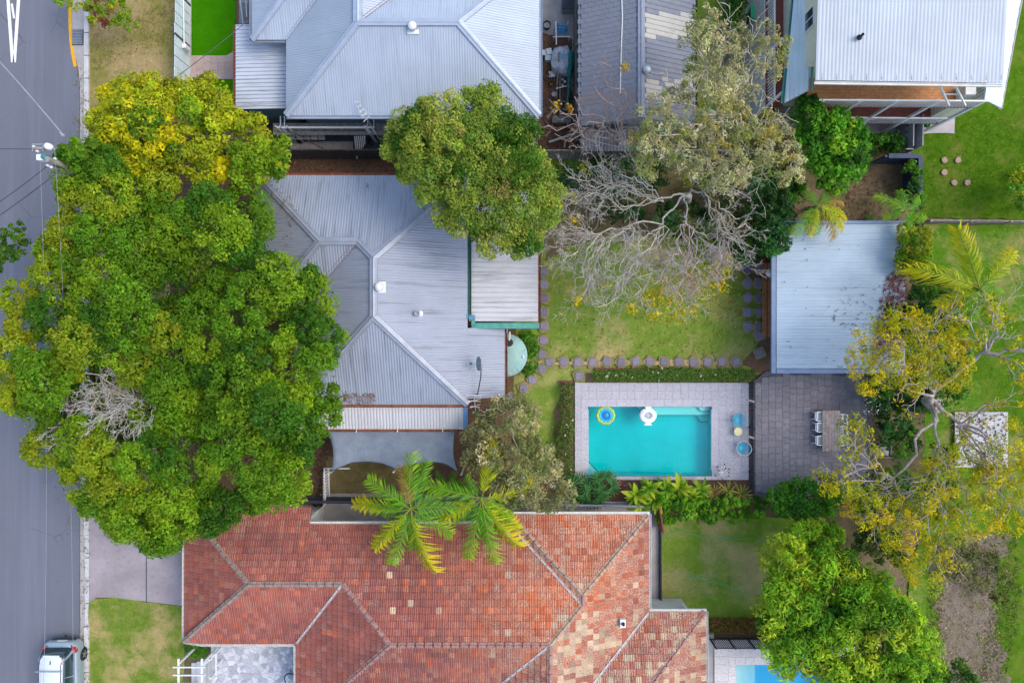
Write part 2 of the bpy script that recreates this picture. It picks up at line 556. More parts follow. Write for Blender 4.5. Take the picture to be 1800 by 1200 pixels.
def crown(parent, poly, gap, z0, z1, r, palette, seed, sub=12, per=55, L=.20, Wd=.11, fall=90, inset=None, holes=(), fill=True,
          name='crown', mat=None, subr=.42, flat=.75, zj=.5, jit=.12, upmin=-.25, under=1.6, mixp=.18):
    rng = np.random.default_rng(seed)
    inset = inset if inset is not None else r / .027 * .85
    P = puffs_in(poly, gap, z0, z1, fall, inset, rng, holes, zj=zj)
    Cs, Ns, Ks, tops = [], [], [], []
    for x, y, z in P:
        c = np.array(W(x, y, z)); rr = r * rng.uniform(.75, 1.2)
        col = pick(palette, x, y, rng) * rng.uniform(.85, 1.15)
        tops.append(c)
        D = unit(rng, sub, upmin)
        for dd in D:
            sc = c + dd * rr * .72 * np.array([1, 1, flat])
            sr = rr * subr * rng.uniform(.75, 1.25)
            sc_col = col * (1 + rng.normal() * jit) * np.array([1 + rng.normal() * .08, 1, 1 + rng.normal() * .1])
            if rng.random() < mixp: sc_col = pick(palette, x, y, rng)
            d2 = unit(rng, per, -.35)
            rad = rng.uniform(.55, 1.0, per)[:, None]
            Cs.append(sc + d2 * rad * sr)
            nn = d2 * .75 + rng.normal(size=(per, 3)) * .45 + np.array([0, 0, .45])
            Ns.append(nn / np.linalg.norm(nn, axis=1, keepdims=True))
            Ks.append(np.clip(1.3 * sc_col * (1 + rng.normal(size=(per, 1)) * .13), .004, 1))
    if fill:
        for x, y, z in P:
            if z - under < .4: continue
            n = per * 3
            c = np.array(W(x, y, z - under * rng.uniform(.7, 1.2)))
            d2 = unit(rng, n)
            Cs.append(c + d2 * r * rng.uniform(.2, 1.0, n)[:, None] * np.array([1, 1, .6]))
            nn = d2 + rng.normal(size=(n, 3)) + np.array([0, 0, .8]); Ns.append(nn / np.linalg.norm(nn, axis=1, keepdims=True))
            Ks.append(np.clip(1.3 * pick(palette, x, y, rng) * (1 + rng.normal(size=(n, 1)) * .15), .004, 1))
    if not Cs: return None, []
    V, F, K = leaves(np.concatenate(Cs), np.concatenate(Ns), L, Wd, np.concatenate(Ks), rng, .1)
    o = mesh_np(name, V, F, mat or LEAF, parent, K)
    return o, tops

def wiggle(a, b, n, amp, rng, sag=0.0):
    a, b = np.array(a, float), np.array(b, float)
    L = np.linalg.norm(b - a); out = []
    off = np.zeros(3)
    for i in range(n + 1):
        t = i / n
        if 0 < i < n: off = off * .5 + rng.normal(size=3) * amp * L
        p = a + (b - a) * t + off * (1 if i < n else 0)
        p[2] += sag * 4 * t * (1 - t)
        out.append(p)
    return out

def twigs(mb, pts, r0, r1, depth, rng, L0, spread=.9, dens=1.0, up=.0, start=.3, rmin=.011, tips=None):
    n = len(pts)
    rad = [r0 + (r1 - r0) * (i / (n - 1)) ** .8 for i in range(n)]
    mb.tube(pts, rad, 5 if r0 > .035 else (4 if r0 > .018 else 3), cap=False)
    if tips is not None: tips.append(np.array(pts[-1]))
    if depth <= 0: return
    k = max(1, int(round(dens * rng.uniform(3, 5.5))))
    for j in range(k):
        t = start + (1 - start) * (j + rng.uniform(.1, .9)) / k
        i = min(n - 2, int(t * (n - 1))); f = t * (n - 1) - i
        p = np.array(pts[i]) * (1 - f) + np.array(pts[i + 1]) * f
        d = np.array(pts[i + 1]) - np.array(pts[i]); d /= np.linalg.norm(d) + 1e-9
        side = np.cross(d, [0, 0, 1]); side /= np.linalg.norm(side) + 1e-9
        s = 1 if (j % 2 == 0) else -1
        nd = d + side * s * spread * rng.uniform(.5, 1.2) + np.array([0, 0, up + rng.normal() * .3])
        nd /= np.linalg.norm(nd)
        L = L0 * rng.uniform(.55, 1.1)
        rr = max(rmin, (r0 + (r1 - r0) * t) * .62)
        cp = wiggle(p, p + nd * L, 5, .045, rng, 0)
        twigs(mb, cp, rr, max(rmin * .8, rr * .35), depth - 1, rng, L * .55, spread, dens, up, .25, rmin, tips)

def limbs(parent, fork, targets, r0, rng, depth=2, L0=1.6, mat=None, spread=.9, dens=1.0, up=.05, rmin=.011, sag=.3, name='limb', amp=.05):
    """one part per main limb with all its twigs"""
    tips = []
    for tgt in targets:
        src = fork
        if len(tgt) == 2: src, tgt = tgt
        mb = MB()
        L = np.linalg.norm(np.array(tgt) - np.array(src))
        twigs(mb, wiggle(src, tgt, 8, amp, rng, sag), r0 * rng.uniform(.75, 1.1), .02, depth, rng, L0 * rng.uniform(.8, 1.2), spread, dens, up, .22, rmin, tips)
        mb.build(name, mat, parent, smooth=True)
    return tips

def trunk(parent, base, top, r0, r1, mat, rng=None, bend=.03):
    rng = rng or np.random.default_rng(3)
    pts = wiggle(base, top, 7, bend, rng)
    rad = [r0 * 1.35] + [r0 + (r1 - r0) * i / 7 for i in range(1, 8)]
    return MB().tube(pts, rad, 10).build('trunk', mat, parent, smooth=True)

def tips_foliage(parent, tips, n, r, palette, L, Wd, seed, name='crown', prob=1.0):
    rng = np.random.default_rng(seed)
    Cs, Ns, Ks = [], [], []
    for t in tips:
        if rng.random() > prob: continue
        col = pick(palette, 0, 0, rng) * rng.uniform(.85, 1.15)
        d = unit(rng, n, -.6)
        Cs.append(np.array(t) + d * rng.uniform(.2, 1, n)[:, None] * r * rng.uniform(.7, 1.3) * np.array([1, 1, .7]))
        nn = d * .5 + rng.normal(size=(n, 3)) * .5 + np.array([0, 0, .6]); Ns.append(nn / np.linalg.norm(nn, axis=1, keepdims=True))
        Ks.append(np.clip(1.2 * col * (1 + rng.normal(size=(n, 1)) * .2), .004, 1))
    if not Cs: return None
    V, F, K = leaves(np.concatenate(Cs), np.concatenate(Ns), L, Wd, np.concatenate(Ks), rng, .1)
    return mesh_np(name, V, F, LEAF, parent, K)

def tree(name, label, base_px, poly, gap, z0, z1, r, palette, seed, bark=None, cat='tree', group=None, r0=.25, nl=9, fork=.45, **kw):
    b = W(base_px[0], base_px[1], 0)
    t = thing(name, label, cat, b, group)
    rng = np.random.default_rng(seed + 100)
    c, tops = crown(t, poly, gap, z0, z1, r, palette, seed, **kw)
    top = (b[0], b[1], max(.5, z0 * fork + .3))
    trunk(t, b, top, r0, r0 * .7, bark or BARK_DARK, rng)
    if tops:
        sel = [tops[i] for i in np.linspace(0, len(tops) - 1, min(nl, len(tops))).astype(int)]
        mb = MB()
        for q in sel:
            pts = wiggle(top, q, 6, .05, rng)
            mb.tube(pts, [r0 * .55 * (1 - .85 * i / 6) for i in range(7)], 5, cap=False)
        mb.build('limbs', bark or BARK_DARK, t, smooth=True)
    return t
# ================================================================== SETTING
G_DRY = grass_mat('dry_verge_grass', (.20, .20, .045), (.30, .245, .085), (.50, .36, .19), .40, .62)
G_BACK = grass_mat('patchy_back_lawn', (.14, .24, .028), (.22, .285, .05), (.46, .37, .165), .50, .70, .3)
G_LUSH = grass_mat('lush_lawn', (.050, .125, .005), (.085, .17, .010), (.19, .20, .04), .50, .78, .5)
G_SIDE = grass_mat('side_lawn', (.15, .28, .022), (.24, .32, .045), (.46, .38, .16), .46, .64, .3)
G_FRONT = grass_mat('front_lawn', (.125, .215, .024), (.21, .27, .042), (.45, .35, .15), .46, .62, .45)
G_REAR = grass_mat('rear_lawn_grass', (.065, .165, .008), (.11, .21, .018), (.28, .25, .085), .46, .68, .55)
BROWN = grass_mat('thin_brown_grass', (.14, .13, .04), (.20, .155, .07), (.24, .17, .10), .4, .65, .5)
TURF = grass_mat('artificial_turf', (.035, .175, .002), (.045, .205, .002), (.055, .22, .003), .6, .9, .2)
def soil(name, a, b, c, sc=7):
    t = NT(name); p = t.pos()
    x = t.noise(p, sc, 5, .75); y = t.noise(p, .8, 4); z = t.noise(p, 28, 3, .8)
    k = t.mix(t.step(x, .35, .7), a, b); k = t.mix(t.step(y, .45, .7), k, c); k = t.mix(t.step(z, .55, .75), k, tuple(v * .4 for v in a))
    t.bump(z, .06); return t.fin(k, .95, 0, .1)
MULCH = soil('bark_mulch', (.16, .088, .058), (.24, .13, .08), (.13, .10, .065))
EARTH = soil('bare_earth', (.19, .14, .08), (.25, .19, .11), (.13, .115, .05), 4)
REDEARTH = soil('red_earth', (.20, .10, .06), (.26, .15, .10), (.15, .10, .06), 4)
MAUVE = soil('leaf_strewn_earth', (.23, .185, .14), (.28, .225, .165), (.17, .17, .065), 8)
def road_mat():
    t = NT('asphalt'); p = t.pos()
    a = t.noise(p, .25, 5, .6); b = t.noise(p, 30, 3, .8); w = t.noise(t.pos((1.2, .06, 1)), 1, 4, .6)
    c = t.mix(t.step(a, .3, .7), (.128, .136, .162), (.147, .153, .178))
    c = t.mix(t.step(w, .55, .75), c, (.123, .131, .156)); c = t.mix(t.step(b, .6, .8), c, (.19, .20, .235))
    c = t.mix(t.step(t.noise(p, 2.3, 6, .8), .66, .76), c, (.09, .097, .12))
    c = t.mix(t.step(t.noise(t.pos((.9, .03, 1)), 1.7, 5, .6), .52, .70), c, (.16, .17, .205))
    cr = t.n('ShaderNodeTexVoronoi', feature='DISTANCE_TO_EDGE'); cr.inputs['Scale'].default_value = .33; t.l(t.pos(), cr.inputs['Vector'])
    ck = t.n('ShaderNodeMath', operation='MULTIPLY'); t.l(t.step(cr.outputs['Distance'], .006, .002), ck.inputs[0]); t.l(t.step(a, .52, .58), ck.inputs[1])
    c = t.mix(ck.outputs[0], c, (.09, .092, .10))
    t.bump(b, .01); return t.fin(c, .85, 0, .25)
ASPHALT = road_mat()
PAINTWHITE = mk('worn_road_paint', (.74, .74, .72), .7, 0, .15, 6)
PAINTYEL = mk('yellow_road_paint', (.72, .36, .015), .7, 0, .15, 6)

ground = MB().add([(-400, -400, 0), (400, -400, 0), (400, 400, 0), (-400, 400, 0)], [(0, 1, 2, 3)]).build('ground', EARTH)
tag(ground, kind='structure')
road = sheet('road', [(-330, -4000), (128, -4000), (122, 0), (122, 45), (126, 90), (134, 118), (139, 140), (141, 4000), (-330, 4000)], ASPHALT)
def stripe(name, a, b, w, mat, parent, z):
    a, b = Vector(W(*a)[:2]), Vector(W(*b)[:2]); t = (b - a).normalized(); n = Vector((-t.y, t.x)) * w / 2
    poly = [a - n, b - n, b + n, a + n]
    return MB().prism([(p.x, p.y) for p in poly], z, z + .003).build(name, mat, parent)
LAYER[0] += 2
zz = .004 * LAYER[0]
for a, b, w in (((10, -60), (22.5, 110), .17), ((37, -60), (25.5, 110), .17), ((21, 7), (25, 33), .11)):
    stripe('road_marking', a, b, w, PAINTWHITE, road, zz + .002 * w)
mbp = MB()
line = [(123.5, -60), (123.5, 40), (125, 70), (128.5, 96), (132.5, 117)]
for a, b in zip(line, line[1:]):
    pa, pb = Vector(W(*a)[:2]), Vector(W(*b)[:2]); t = (pb - pa).normalized(); n = Vector((-t.y, t.x)) * .09
    mbp.prism([tuple(q) for q in (pa - n - t * .02, pb - n + t * .02, pb + n + t * .02, pa + n - t * .02)], zz + .001 + a[1] * 1e-6, zz + .005 + a[1] * 1e-6)
mbp.build('yellow_line', PAINTYEL, road)
gut = sheet('gutter_strip', [(128, -400), (127, 45), (130, 92), (138, 120), (141, 150), (142, 2000), (151, 2000), (150, -400)], CONC)
kb = MB()
y = -380
while y < 1980:
    h = .03 if 915 < y < 1062 else .13
    a, b = W(150, y), W(158, y + 39)
    kb.box(a[0], a[1] - .004, -.05, b[0], b[1] + .012, h)
    y += 40
tag(kb.build('kerb', CONCPALE), kind='structure')
sheet('verge', [(157, -400), (314, -400), (314, 300), (420, 900), (157, 925)], G_DRY)
sheet('garden_soil', [(300, 205), (1010, 265), (1010, 320), (940, 900), (300, 900)], MULCH)
sheet('shaded_lawn', [(572, 800), (712, 810), (712, 880), (572, 880)], BROWN, rough_edge=.05)
sheet('front_lawn', [(157, 1052), (200, 1049), (324, 1066), (324, 1260), (157, 1700)], G_FRONT, rough_edge=.05)
drive = sheet('driveway', [(157, 905), (420, 905), (420, 1080), (322, 1064), (200, 1049), (170, 1049), (157, 1058)], CONCPINK)
a, b = W(257, 905), W(260, 1058)
MB().box(a[0], a[1], .004 * LAYER[0] + .001, a[0] + .05, b[1], .004 * LAYER[0] + .004).build('expansion_joint', CHAR, drive)
lawn = sheet('back_lawn', [(948, 276), (1366, 276), (1366, 655), (1030, 655), (1008, 900), (905, 900), (905, 560), (948, 560)], G_BACK, rough_edge=.1)
sheet('worn_earth', [(955, 300), (1290, 270), (1330, 360), (1180, 400), (1090, 410), (1000, 430), (958, 460)], EARTH, rough_edge=.35, seed=4)
sheet('worn_earth', [(1296, 458), (1360, 450), (1362, 655), (1330, 655), (1300, 640), (1330, 610), (1345, 560), (1335, 500)], REDEARTH, rough_edge=.22, seed=5)
sheet('garden_bed', [(978, 668), (1010, 668), (1010, 905), (962, 905), (980, 780)], EARTH, rough_edge=.3, seed=6)
sheet('garden_bed', [(950, 838), (1330, 838), (1330, 905), (950, 905)], MULCH, rough_edge=.05, seed=7)
sheet('garden_bed', [(1340, 262), (1620, 262), (1620, 400), (1340, 400)], EARTH, rough_edge=.05, seed=8)
sheet('garden_bed', [(1500, 640), (1640, 400), (1640, 910), (1330, 910), (1330, 860), (1480, 850)], EARTH, rough_edge=.1, seed=9)
sheet('concrete_alley', [(940, -300), (1012, -300), (1012, 262), (930, 262)], CONC)
sheet('alley_soil', [(946, 55), (1006, 70), (1010, 262), (946, 262)], REDEARTH, rough_edge=.15, seed=3)
sheet('green_lawn', [(1510, 150), (1700, 150), (1740, -300), (2300, -300), (2300, 386), (1618, 384), (1600, 262), (1520, 262)], G_LUSH, rough_edge=.08, seed=10)
sheet('rear_lawn', [(1622, 394), (2300, 394), (2300, 1500), (1560, 1500), (1600, 1000), (1622, 900)], G_REAR, rough_edge=.1, seed=12)
sheet('rear_lawn_patch', [(1690, 560), (1900, 560), (1900, 800), (1720, 700)], G_LUSH, rough_edge=.3, seed=14)
sheet('rear_lawn_patch', [(1765, 900), (2300, 880), (2300, 1400), (1770, 1400), (1735, 1180)], G_LUSH, rough_edge=.5, seed=15)
sheet('leaf_strewn_bed', [(1640, 960), (1700, 930), (1780, 940), (1750, 1020), (1745, 1100), (1770, 1210), (1660, 1230), (1650, 1080)], MAUVE, rough_edge=.42, seed=16)
sheet('side_lawn', [(1160, 908), (1450, 908), (1450, 1092), (1240, 1092), (1160, 1070)], G_SIDE, rough_edge=.05, seed=18)
sheet('garden_bed', [(1240, 1084), (1420, 1084), (1420, 1114), (1240, 1114)], REDEARTH, seed=21)
sheet('side_path', [(563, 866), (700, 866), (1140, 882), (1140, 925), (563, 925)], CONC)
sheet('side_path', [(1138, 895), (1157, 895), (1157, 1075), (1138, 1075)], CONC)
sheet('side_path', [(1236, 1110), (1254, 1110), (1254, 1400), (1236, 1400)], CONC)
sheet('artificial_turf', [(336, -200), (415, -200), (415, 90), (404, 100), (336, 100)], TURF)
sheet('artificial_turf', [(336, 141), (430, 141), (430, 230), (336, 230)], TURF)
sheet('house_slab', [(1360, 170), (1675, 170), (1675, 236), (1500, 237), (1360, 240)], CONC, rough_edge=.03)
sheet('side_yard', [(1225, -300), (1310, -300), (1320, 190), (1225, 230)], G_SIDE)
sheet('side_path', [(1309, -300), (1342, -300), (1342, 200), (1309, 200)], CONC)
sheet('gravel_bed', [(560, 226), (690, 226), (690, 268), (560, 268)], soil('dark_gravel', (.06, .075, .10), (.11, .13, .16), (.05, .05, .055), 14))

# ---------------- paved surfaces, stone by stone
STONE = obj_tint('charcoal_paver', .8, bump=.006, nscale=9)
PALESTONE = obj_tint('pale_stone_tile', .75, bump=.003, nscale=12)
def tile_mesh(name, w, h, t, mat, bev=.008):
    mb = MB()
    mb.add([(-w/2, -h/2, 0), (w/2, -h/2, 0), (w/2, h/2, 0), (-w/2, h/2, 0),
            (-w/2, -h/2, t - bev), (w/2, -h/2, t - bev), (w/2, h/2, t - bev), (-w/2, h/2, t - bev),
            (-w/2 + bev, -h/2 + bev, t), (w/2 - bev, -h/2 + bev, t), (w/2 - bev, h/2 - bev, t), (-w/2 + bev, h/2 - bev, t)],
           [(0, 1, 5, 4), (1, 2, 6, 5), (2, 3, 7, 6), (3, 0, 4, 7), (4, 5, 9, 8), (5, 6, 10, 9), (6, 7, 11, 10), (7, 4, 8, 11), (8, 9, 10, 11)])
    return mb.mesh(name, mat)
def lump(poly, seed, t, mat, name):
    """a cut stone with slightly uneven outline"""
    r = random.Random(seed); n = len(poly)
    top = [(x * .9 + r.uniform(-.006, .006), y * .9 + r.uniform(-.006, .006), t) for x, y in poly]
    return MB().add([(x, y, 0) for x, y in poly] + [(x, y, t * .6) for x, y in poly] + top,
                    [(i, (i+1) % n, n + (i+1) % n, n + i) for i in range(n)] + [(n + i, n + (i+1) % n, 2*n + (i+1) % n, 2*n + i) for i in range(n)] + [tuple(range(2*n, 3*n))]).mesh(name, mat)

# dark patio
base = LAYER[0] * .004 + .004
pat_px = [(1322, 671), (1345, 652), (1530, 652), (1530, 872), (1322, 872)]
patio = sheet('patio', pat_px, soil('patio_joint_sand', (.16, .15, .17), (.18, .17, .19), (.14, .13, .15), 10))
r = random.Random(5)
pm = [tile_mesh('patio_paver', w, .328, .05, STONE, .005) for w in (.362, .362)]
pol = [W(*p)[:2] for p in pat_px]
cx0 = W(1324, 0)[0]
col_w = .37; nrow = 0
cnt = 0
for i in range(17):
    x = cx0 + .19 + i * col_w
    off = r.choice([0, .1, .16, .23])
    for j in range(21):
        yy = W(0, 872)[1] + .16 + j * .336 + off - .2
        if not (inside(pol, x, yy) and inside(pol, x - .15, yy + .13) and inside(pol, x + .15, yy - .13)): continue
        g = r.uniform(.92, 1.08)
        if r.random() < .06: g *= 1.15
        c = (.225 * g, .215 * g, .24 * g, 1)
        piece('paver', pm[cnt % 2], patio, (x, yy, .004 * LAYER[0] - .012 + r.uniform(0, .006)), (0, 0, r.uniform(-.012, .012)), (1, 1, 1), c)
        cnt += 1

# stepping stones
SANDY = soil('sandy_rim', (.33, .25, .14), (.40, .31, .18), (.22, .22, .07), 9)
path = sheet('stepping_stone_path', [(946, 634), (1300, 634), (1300, 640), (946, 640)], G_DRY, rough_edge=.1, seed=22)
sq = [(-.2, -.19), (-.13, -.215), (.15, -.21), (.21, -.15), (.2, .16), (.14, .21), (-.15, .2), (-.215, .13)]
sms = [lump([(x * r.uniform(.92, 1.03), y * r.uniform(.92, 1.03)) for x, y in sq], k, .05, STONE, 'stepping_stone') for k in range(5)]
ring_m = [MB().prism([(x * 1.38 + r.uniform(-.03, .03), y * 1.45 + r.uniform(-.03, .03)) for x, y in sq], 0, .006).mesh('bare_soil_edge', SANDY) for k in range(3)]
st = [(965 + i * 25.2, 636 + r.uniform(-.8, .8)) for i in range(14)] + [(1017, 660), (955, 598), (953, 622), (952, 648), (935, 667), (920, 682), (896, 699), (865, 725),
     (955, 500), (956, 524), (955, 549), (956, 573), (955, 478),
     (1332, 474), (1332, 498), (1333, 524), (1333, 549), (1333, 574), (1333, 589), (1333, 620),
     (1312, 473), (1313, 498), (1313, 524), (1312, 549), (1313, 574)]
z0 = .004 * LAYER[0]
for i, (x, y) in enumerate(st):
    p = W(x, y); g = r.uniform(.8, 1.25)
    piece('bare_soil_edge', ring_m[i % 3], path, (p[0], p[1], z0 + .002 + (i % 5) * .0004), (0, 0, r.uniform(0, 6)))
    piece('stepping_stone', sms[i % 5], path, (p[0], p[1], z0 + .001), (0, 0, r.choice([0, 1.571, 3.1416]) + r.uniform(-.05, .05)), (1, 1, 1), (.22 * g, .205 * g, .25 * g, 1))
sp2 = bpy.data.objects['green_lawn']
rm = [lump([(.17 * math.cos(a) * r.uniform(.85, 1.1), .17 * math.sin(a) * r.uniform(.85, 1.1)) for a in np.linspace(0, 2 * math.pi, 11)[:-1]], 20 + k, .04, PALESTONE, 'stepping_stone') for k in range(3)]
for i, (x, y) in enumerate([(1657, 283), (1681, 283), (1657, 304), (1674, 322), (1697, 322), (1682, 303)][:5]):
    p = W(x, y); piece('stepping_stone', rm[i % 3], sp2, (p[0], p[1], .004 * LAYER[0]), (0, 0, i), (1, 1, 1), (.38, .26, .19, 1))

# pink paved path by the turf and grey slabs behind the neighbour's house
pinkp = sheet('paved_path', [(334, 100), (400, 100), (413, 92), (430, 92), (430, 141), (334, 141)], CONC)
tm = tile_mesh('pink_paver', .37, .37, .03, PALESTONE)
for i in range(8):
    for j in range(3):
        p = W(341 + i * 12.6, 107 + j * 12.6); g = r.uniform(.92, 1.08)
        piece('paver', tm, pinkp, (p[0], p[1], .004 * LAYER[0] - .012), (0, 0, 0), (1, 1, 1), (.46 * g, .35 * g, .31 * g, 1))
slabp = sheet('slab_path', [(512, 250), (622, 250), (622, 266), (512, 266)], CONC)
tm2 = tile_mesh('concrete_slab', .40, .44, .04, PALESTONE)
for x in (524, 538, 552, 566, 580.5, 595, 609):
    p = W(x, 258); g = r.uniform(.9, 1.08)
    piece('slab', tm2, slabp, (p[0], p[1], .004 * LAYER[0] - .01), (0, 0, 0), (1, 1, 1), (.44 * g, .39 * g, .37 * g, 1))

# ---------------- grass blades over the lawns: real relief in the lawn's own material
def blades(name, px, n, mat, seed, h=.025, skip=()):
    rng = np.random.default_rng(seed)
    xs = [p[0] for p in px]; ys = [p[1] for p in px]
    X = rng.uniform(min(xs), max(xs), n * 2); Y = rng.uniform(min(ys), max(ys), n * 2)
    keep = [i for i in range(n * 2) if inside(px, X[i], Y[i])][:n]
    X, Y = X[keep], Y[keep]; m = len(X)
    B = np.stack([(X - 900) * S, (600 - Y) * S, np.full(m, .1)], 1)
    t = rng.uniform(0, 2 * math.pi, m); w = rng.uniform(.008, .02, m); hh = h * rng.uniform(.5, 1.5, m)
    d = np.stack([np.cos(t), np.sin(t), np.zeros(m)], 1); e = np.stack([-np.sin(t), np.cos(t), np.zeros(m)], 1)
    V = np.empty((m, 3, 3)); V[:, 0] = B - d * w[:, None]; V[:, 1] = B + d * w[:, None]
    V[:, 2] = B + e * (hh * rng.uniform(.5, 1.6, m))[:, None] + np.array([0, 0, 1]) * hh[:, None]
    o = mesh_np(name, V.reshape(-1, 3), np.arange(m * 3).reshape(m, 3), mat, None)
    return tag(o, kind='stuff')
# ================================================================== HOUSES
def wall_block(parent, x0, y0, x1, y1, z0, z1, mat, name='wall', t=.15, wins=()):
    """four walls; wins: (side, position along it 0-1, width, sill, head)"""
    mb = MB()
    mb.box(x0, y0, z0, x1, y0 + t, z1); mb.box(x0, y1 - t, z0, x1, y1, z1)
    mb.box(x0, y0 + t, z0, x0 + t, y1 - t, z1); mb.box(x1 - t, y0 + t, z0, x1, y1 - t, z1)
    w = mb.build(name, mat, parent)
    for side, f, wd, sill, head in wins:
        if side in 'ns':
            c = x0 + (x1 - x0) * f; y = y1 if side == 'n' else y0; s = 1 if side == 'n' else -1
            fr = MB().box(c - wd/2, y, sill, c + wd/2, y + .06 * s, head).build('window', WHITE, parent)
            MB().box(c - wd/2 + .06, y + .045 * s, sill + .06, c - .03, y + .066 * s, head - .06).box(c + .03, y + .045 * s, sill + .06, c + wd/2 - .06, y + .066 * s, head - .06).build('pane', GLASSDK, fr)
        else:
            c = y0 + (y1 - y0) * f; x = x1 if side == 'e' else x0; s = 1 if side == 'e' else -1
            fr = MB().box(x, c - wd/2, sill, x + .06 * s, c + wd/2, head).build('window', WHITE, parent)
            MB().box(x + .045 * s, c - wd/2 + .06, sill + .06, x + .066 * s, c - .03, head - .06).box(x + .045 * s, c + .03, sill + .06, x + .066 * s, c + wd/2 - .06, head - .06).build('pane', GLASSDK, fr)
    return w

def whirly(parent, p, r=.17, mat=WHITE, base=None):
    if base: MB().box(p[0] - .26, p[1] - .26, p[2] - .05, p[0] + .26, p[1] + .26, p[2] + .06).build('vent_base', mat, parent, bevel=.015)
    mb = MB().lathe([(r * .7, 0), (r * .7, .1), (r * .95, .14), (r, .22), (r * .92, .3), (r * .6, .36), (r * .25, .39)], (p[0], p[1], p[2] + .05), 18)
    v = mb.build('roof_vent', mat, parent)
    f = MB()
    for k in range(18):
        a = 2 * math.pi * k / 18
        f.bar((p[0] + r * .97 * math.cos(a), p[1] + r * .97 * math.sin(a), p[2] + .18), (p[0] + r * .98 * math.cos(a + .25), p[1] + r * .98 * math.sin(a + .25), p[2] + .36), .015, .012)
    f.build('vane', STEEL, v)

def flue(parent, p, r=.09, h=.35, mat=STEEL):
    MB().lathe([(r * 2, -.03), (r * 2, .01), (r, .06), (r, h), (r * .8, h), (r * .8, h - .1)], p, 14).build('flue_pipe', mat, parent)
    MB().lathe([(r * .78, 0), (r * .78, .01)], (p[0], p[1], p[2] + h - .12), 12).build('flue_opening', BLACK, parent)

# ---------------- main house
mh = thing('house', 'single storey house with weathered grey corrugated hip roof in the middle of the block', 'house', (-6.3, 2.5, 0))
e, pz = 3.2, .42
yN, yS, xE, xW, xWW, ySw = 7.98, -3.03, -2.14, -10.48, -12.23, 1.24
A1, A2 = (-6.31, 3.81, 4.95), (-6.31, 1.14, 4.95)
J, WR = (-7.12, 4.61, 4.615), (-8.86, 4.61, 4.615)
NWW, WSW, NE, SE, SWc, V = (xWW, yN, e), (xWW, ySw, e), (xE, yN, e), (xE, yS, e), (xW, yS, e), (xW, ySw, e)
ribbed('roof_panel', [NWW, NE, A1, J, WR], (0, 1), ZINC, mh, .128, .015)
ribbed('roof_panel', [NWW, WR, WSW], (-1, 0), ZINC_X, mh, .128, .015)
ribbed('roof_panel', [WR, J, V, WSW], (0, -1), ZINC, mh, .128, .015)
ribbed('roof_panel', [J, A1, A2, SWc, V], (-1, 0), ZINC_X, mh, .128, .015)
ribbed('roof_panel', [A2, SE, SWc], (0, -1), ZINC, mh, .128, .015)
ribbed('roof_panel', [A1, NE, SE, A2], (1, 0), ZINC_X, mh, .128, .015)
ze = e - .42 * 1.78
ribbed('roof_panel', [(xE, .65, e), (-.36, .65, ze), (-.36, -2.74, ze), (xE, -2.74, e)], (1, 0), ZINC_X, mh, .128, .015)
for a, b in ((A1, A2), (J, WR), (A1, J), (A1, NE), (A2, SE), (A2, SWc), (WR, NWW), (WR, WSW)): cap('ridge_cap', a, b, .36, CAPMET, mh)
trough('valley_gutter', J, V, .2, RUST, mh, .045)
for a, b, m in ((NWW, NE, RUST), (SWc, SE, RUST), (WSW, NWW, CAPMET), ((-.36, -2.74, ze), (-.36, .65, ze), RUST), (SWc, V, RUST)):
    a, b = Vector(a), Vector(b); d = (b - a).normalized(); out = Vector((d.y, -d.x, 0)) * .07
    if m is not CAPMET and a.y > 7: out = Vector((0, .07, 0))
    elif abs(a.y - b.y) < .1: out = Vector((0, -.07, 0))
    elif a.x > -1: out = Vector((.07, 0, 0))
    else: out = Vector((-.07, 0, 0))
    trough('gutter', a + out, b + out, .14, m, mh, .01, .09)
MB().box(-11.75, 1.7, 0, -10.0, 7.55, e - .06).build('wall', OFFWHITE, mh)
wall_block(mh, -10.02, -2.6, -2.6, 7.56, 0, e - .02, OFFWHITE, wins=(('s', .3, 1.6, .9, 2.2), ('s', .7, 1.4, .9, 2.2), ('n', .3, 1.4, .9, 2.2), ('e', .2, 1.4, .9, 2.1)))
# patio roof on the east side
xp, yp0, yp1 = -2.06, .92, 7.3
xo = 1.27
RP = [(xp, yp0 + .06, 3.02), (xo, yp0 + .06, 2.72), (xo, yp1, 2.72), (xp, yp1, 3.02)]
ribbed('patio_roof', RP, (1, 0), RIBWHITE, mh, .24, .05, [(0, 0), (.62, .02), (.70, 1), (.84, 1), (.92, 0)])
trough('gutter', (xp + .02, 1.2, 3.2), (xp + .02, yN, 3.2), .17, DKGREEN, mh, .02, .08)
MB().box(-2.20, 1.08, 3.16, -2.1, 1.3, 3.24).box(-2.08, 1.06, 3.13, -1.78, 1.28, 3.2).build('rain_head', mk('blue_green_flashing', (.10, .25, .33), .5), mh, bevel=.01)
MB().box(-1.96, .80, 2.98, -1.78, 1.07, 3.12).box(-1.96, .62, 2.7, xo + .02, .9, 3.03).build('fascia', GREENTRIM, mh, bevel=.01)
trough('gutter', (xo + .07, yp0, 2.72), (xo + .07, yp1, 2.72), .13, RUST, mh, .0, .09)
for yy in (1.1, 4.0, 7.0): MB().box(xo - .16, yy - .05, 0, xo - .06, yy + .05, 2.62).build('post', OFFWHITE, mh)
MB().tube([(xo - .5, .7, 2.66), (-.2, .7, 2.62), (-.25, .62, 2.5), (-.25, .2, 2.2)], .045, 8).build('downpipe', STEEL, mh)
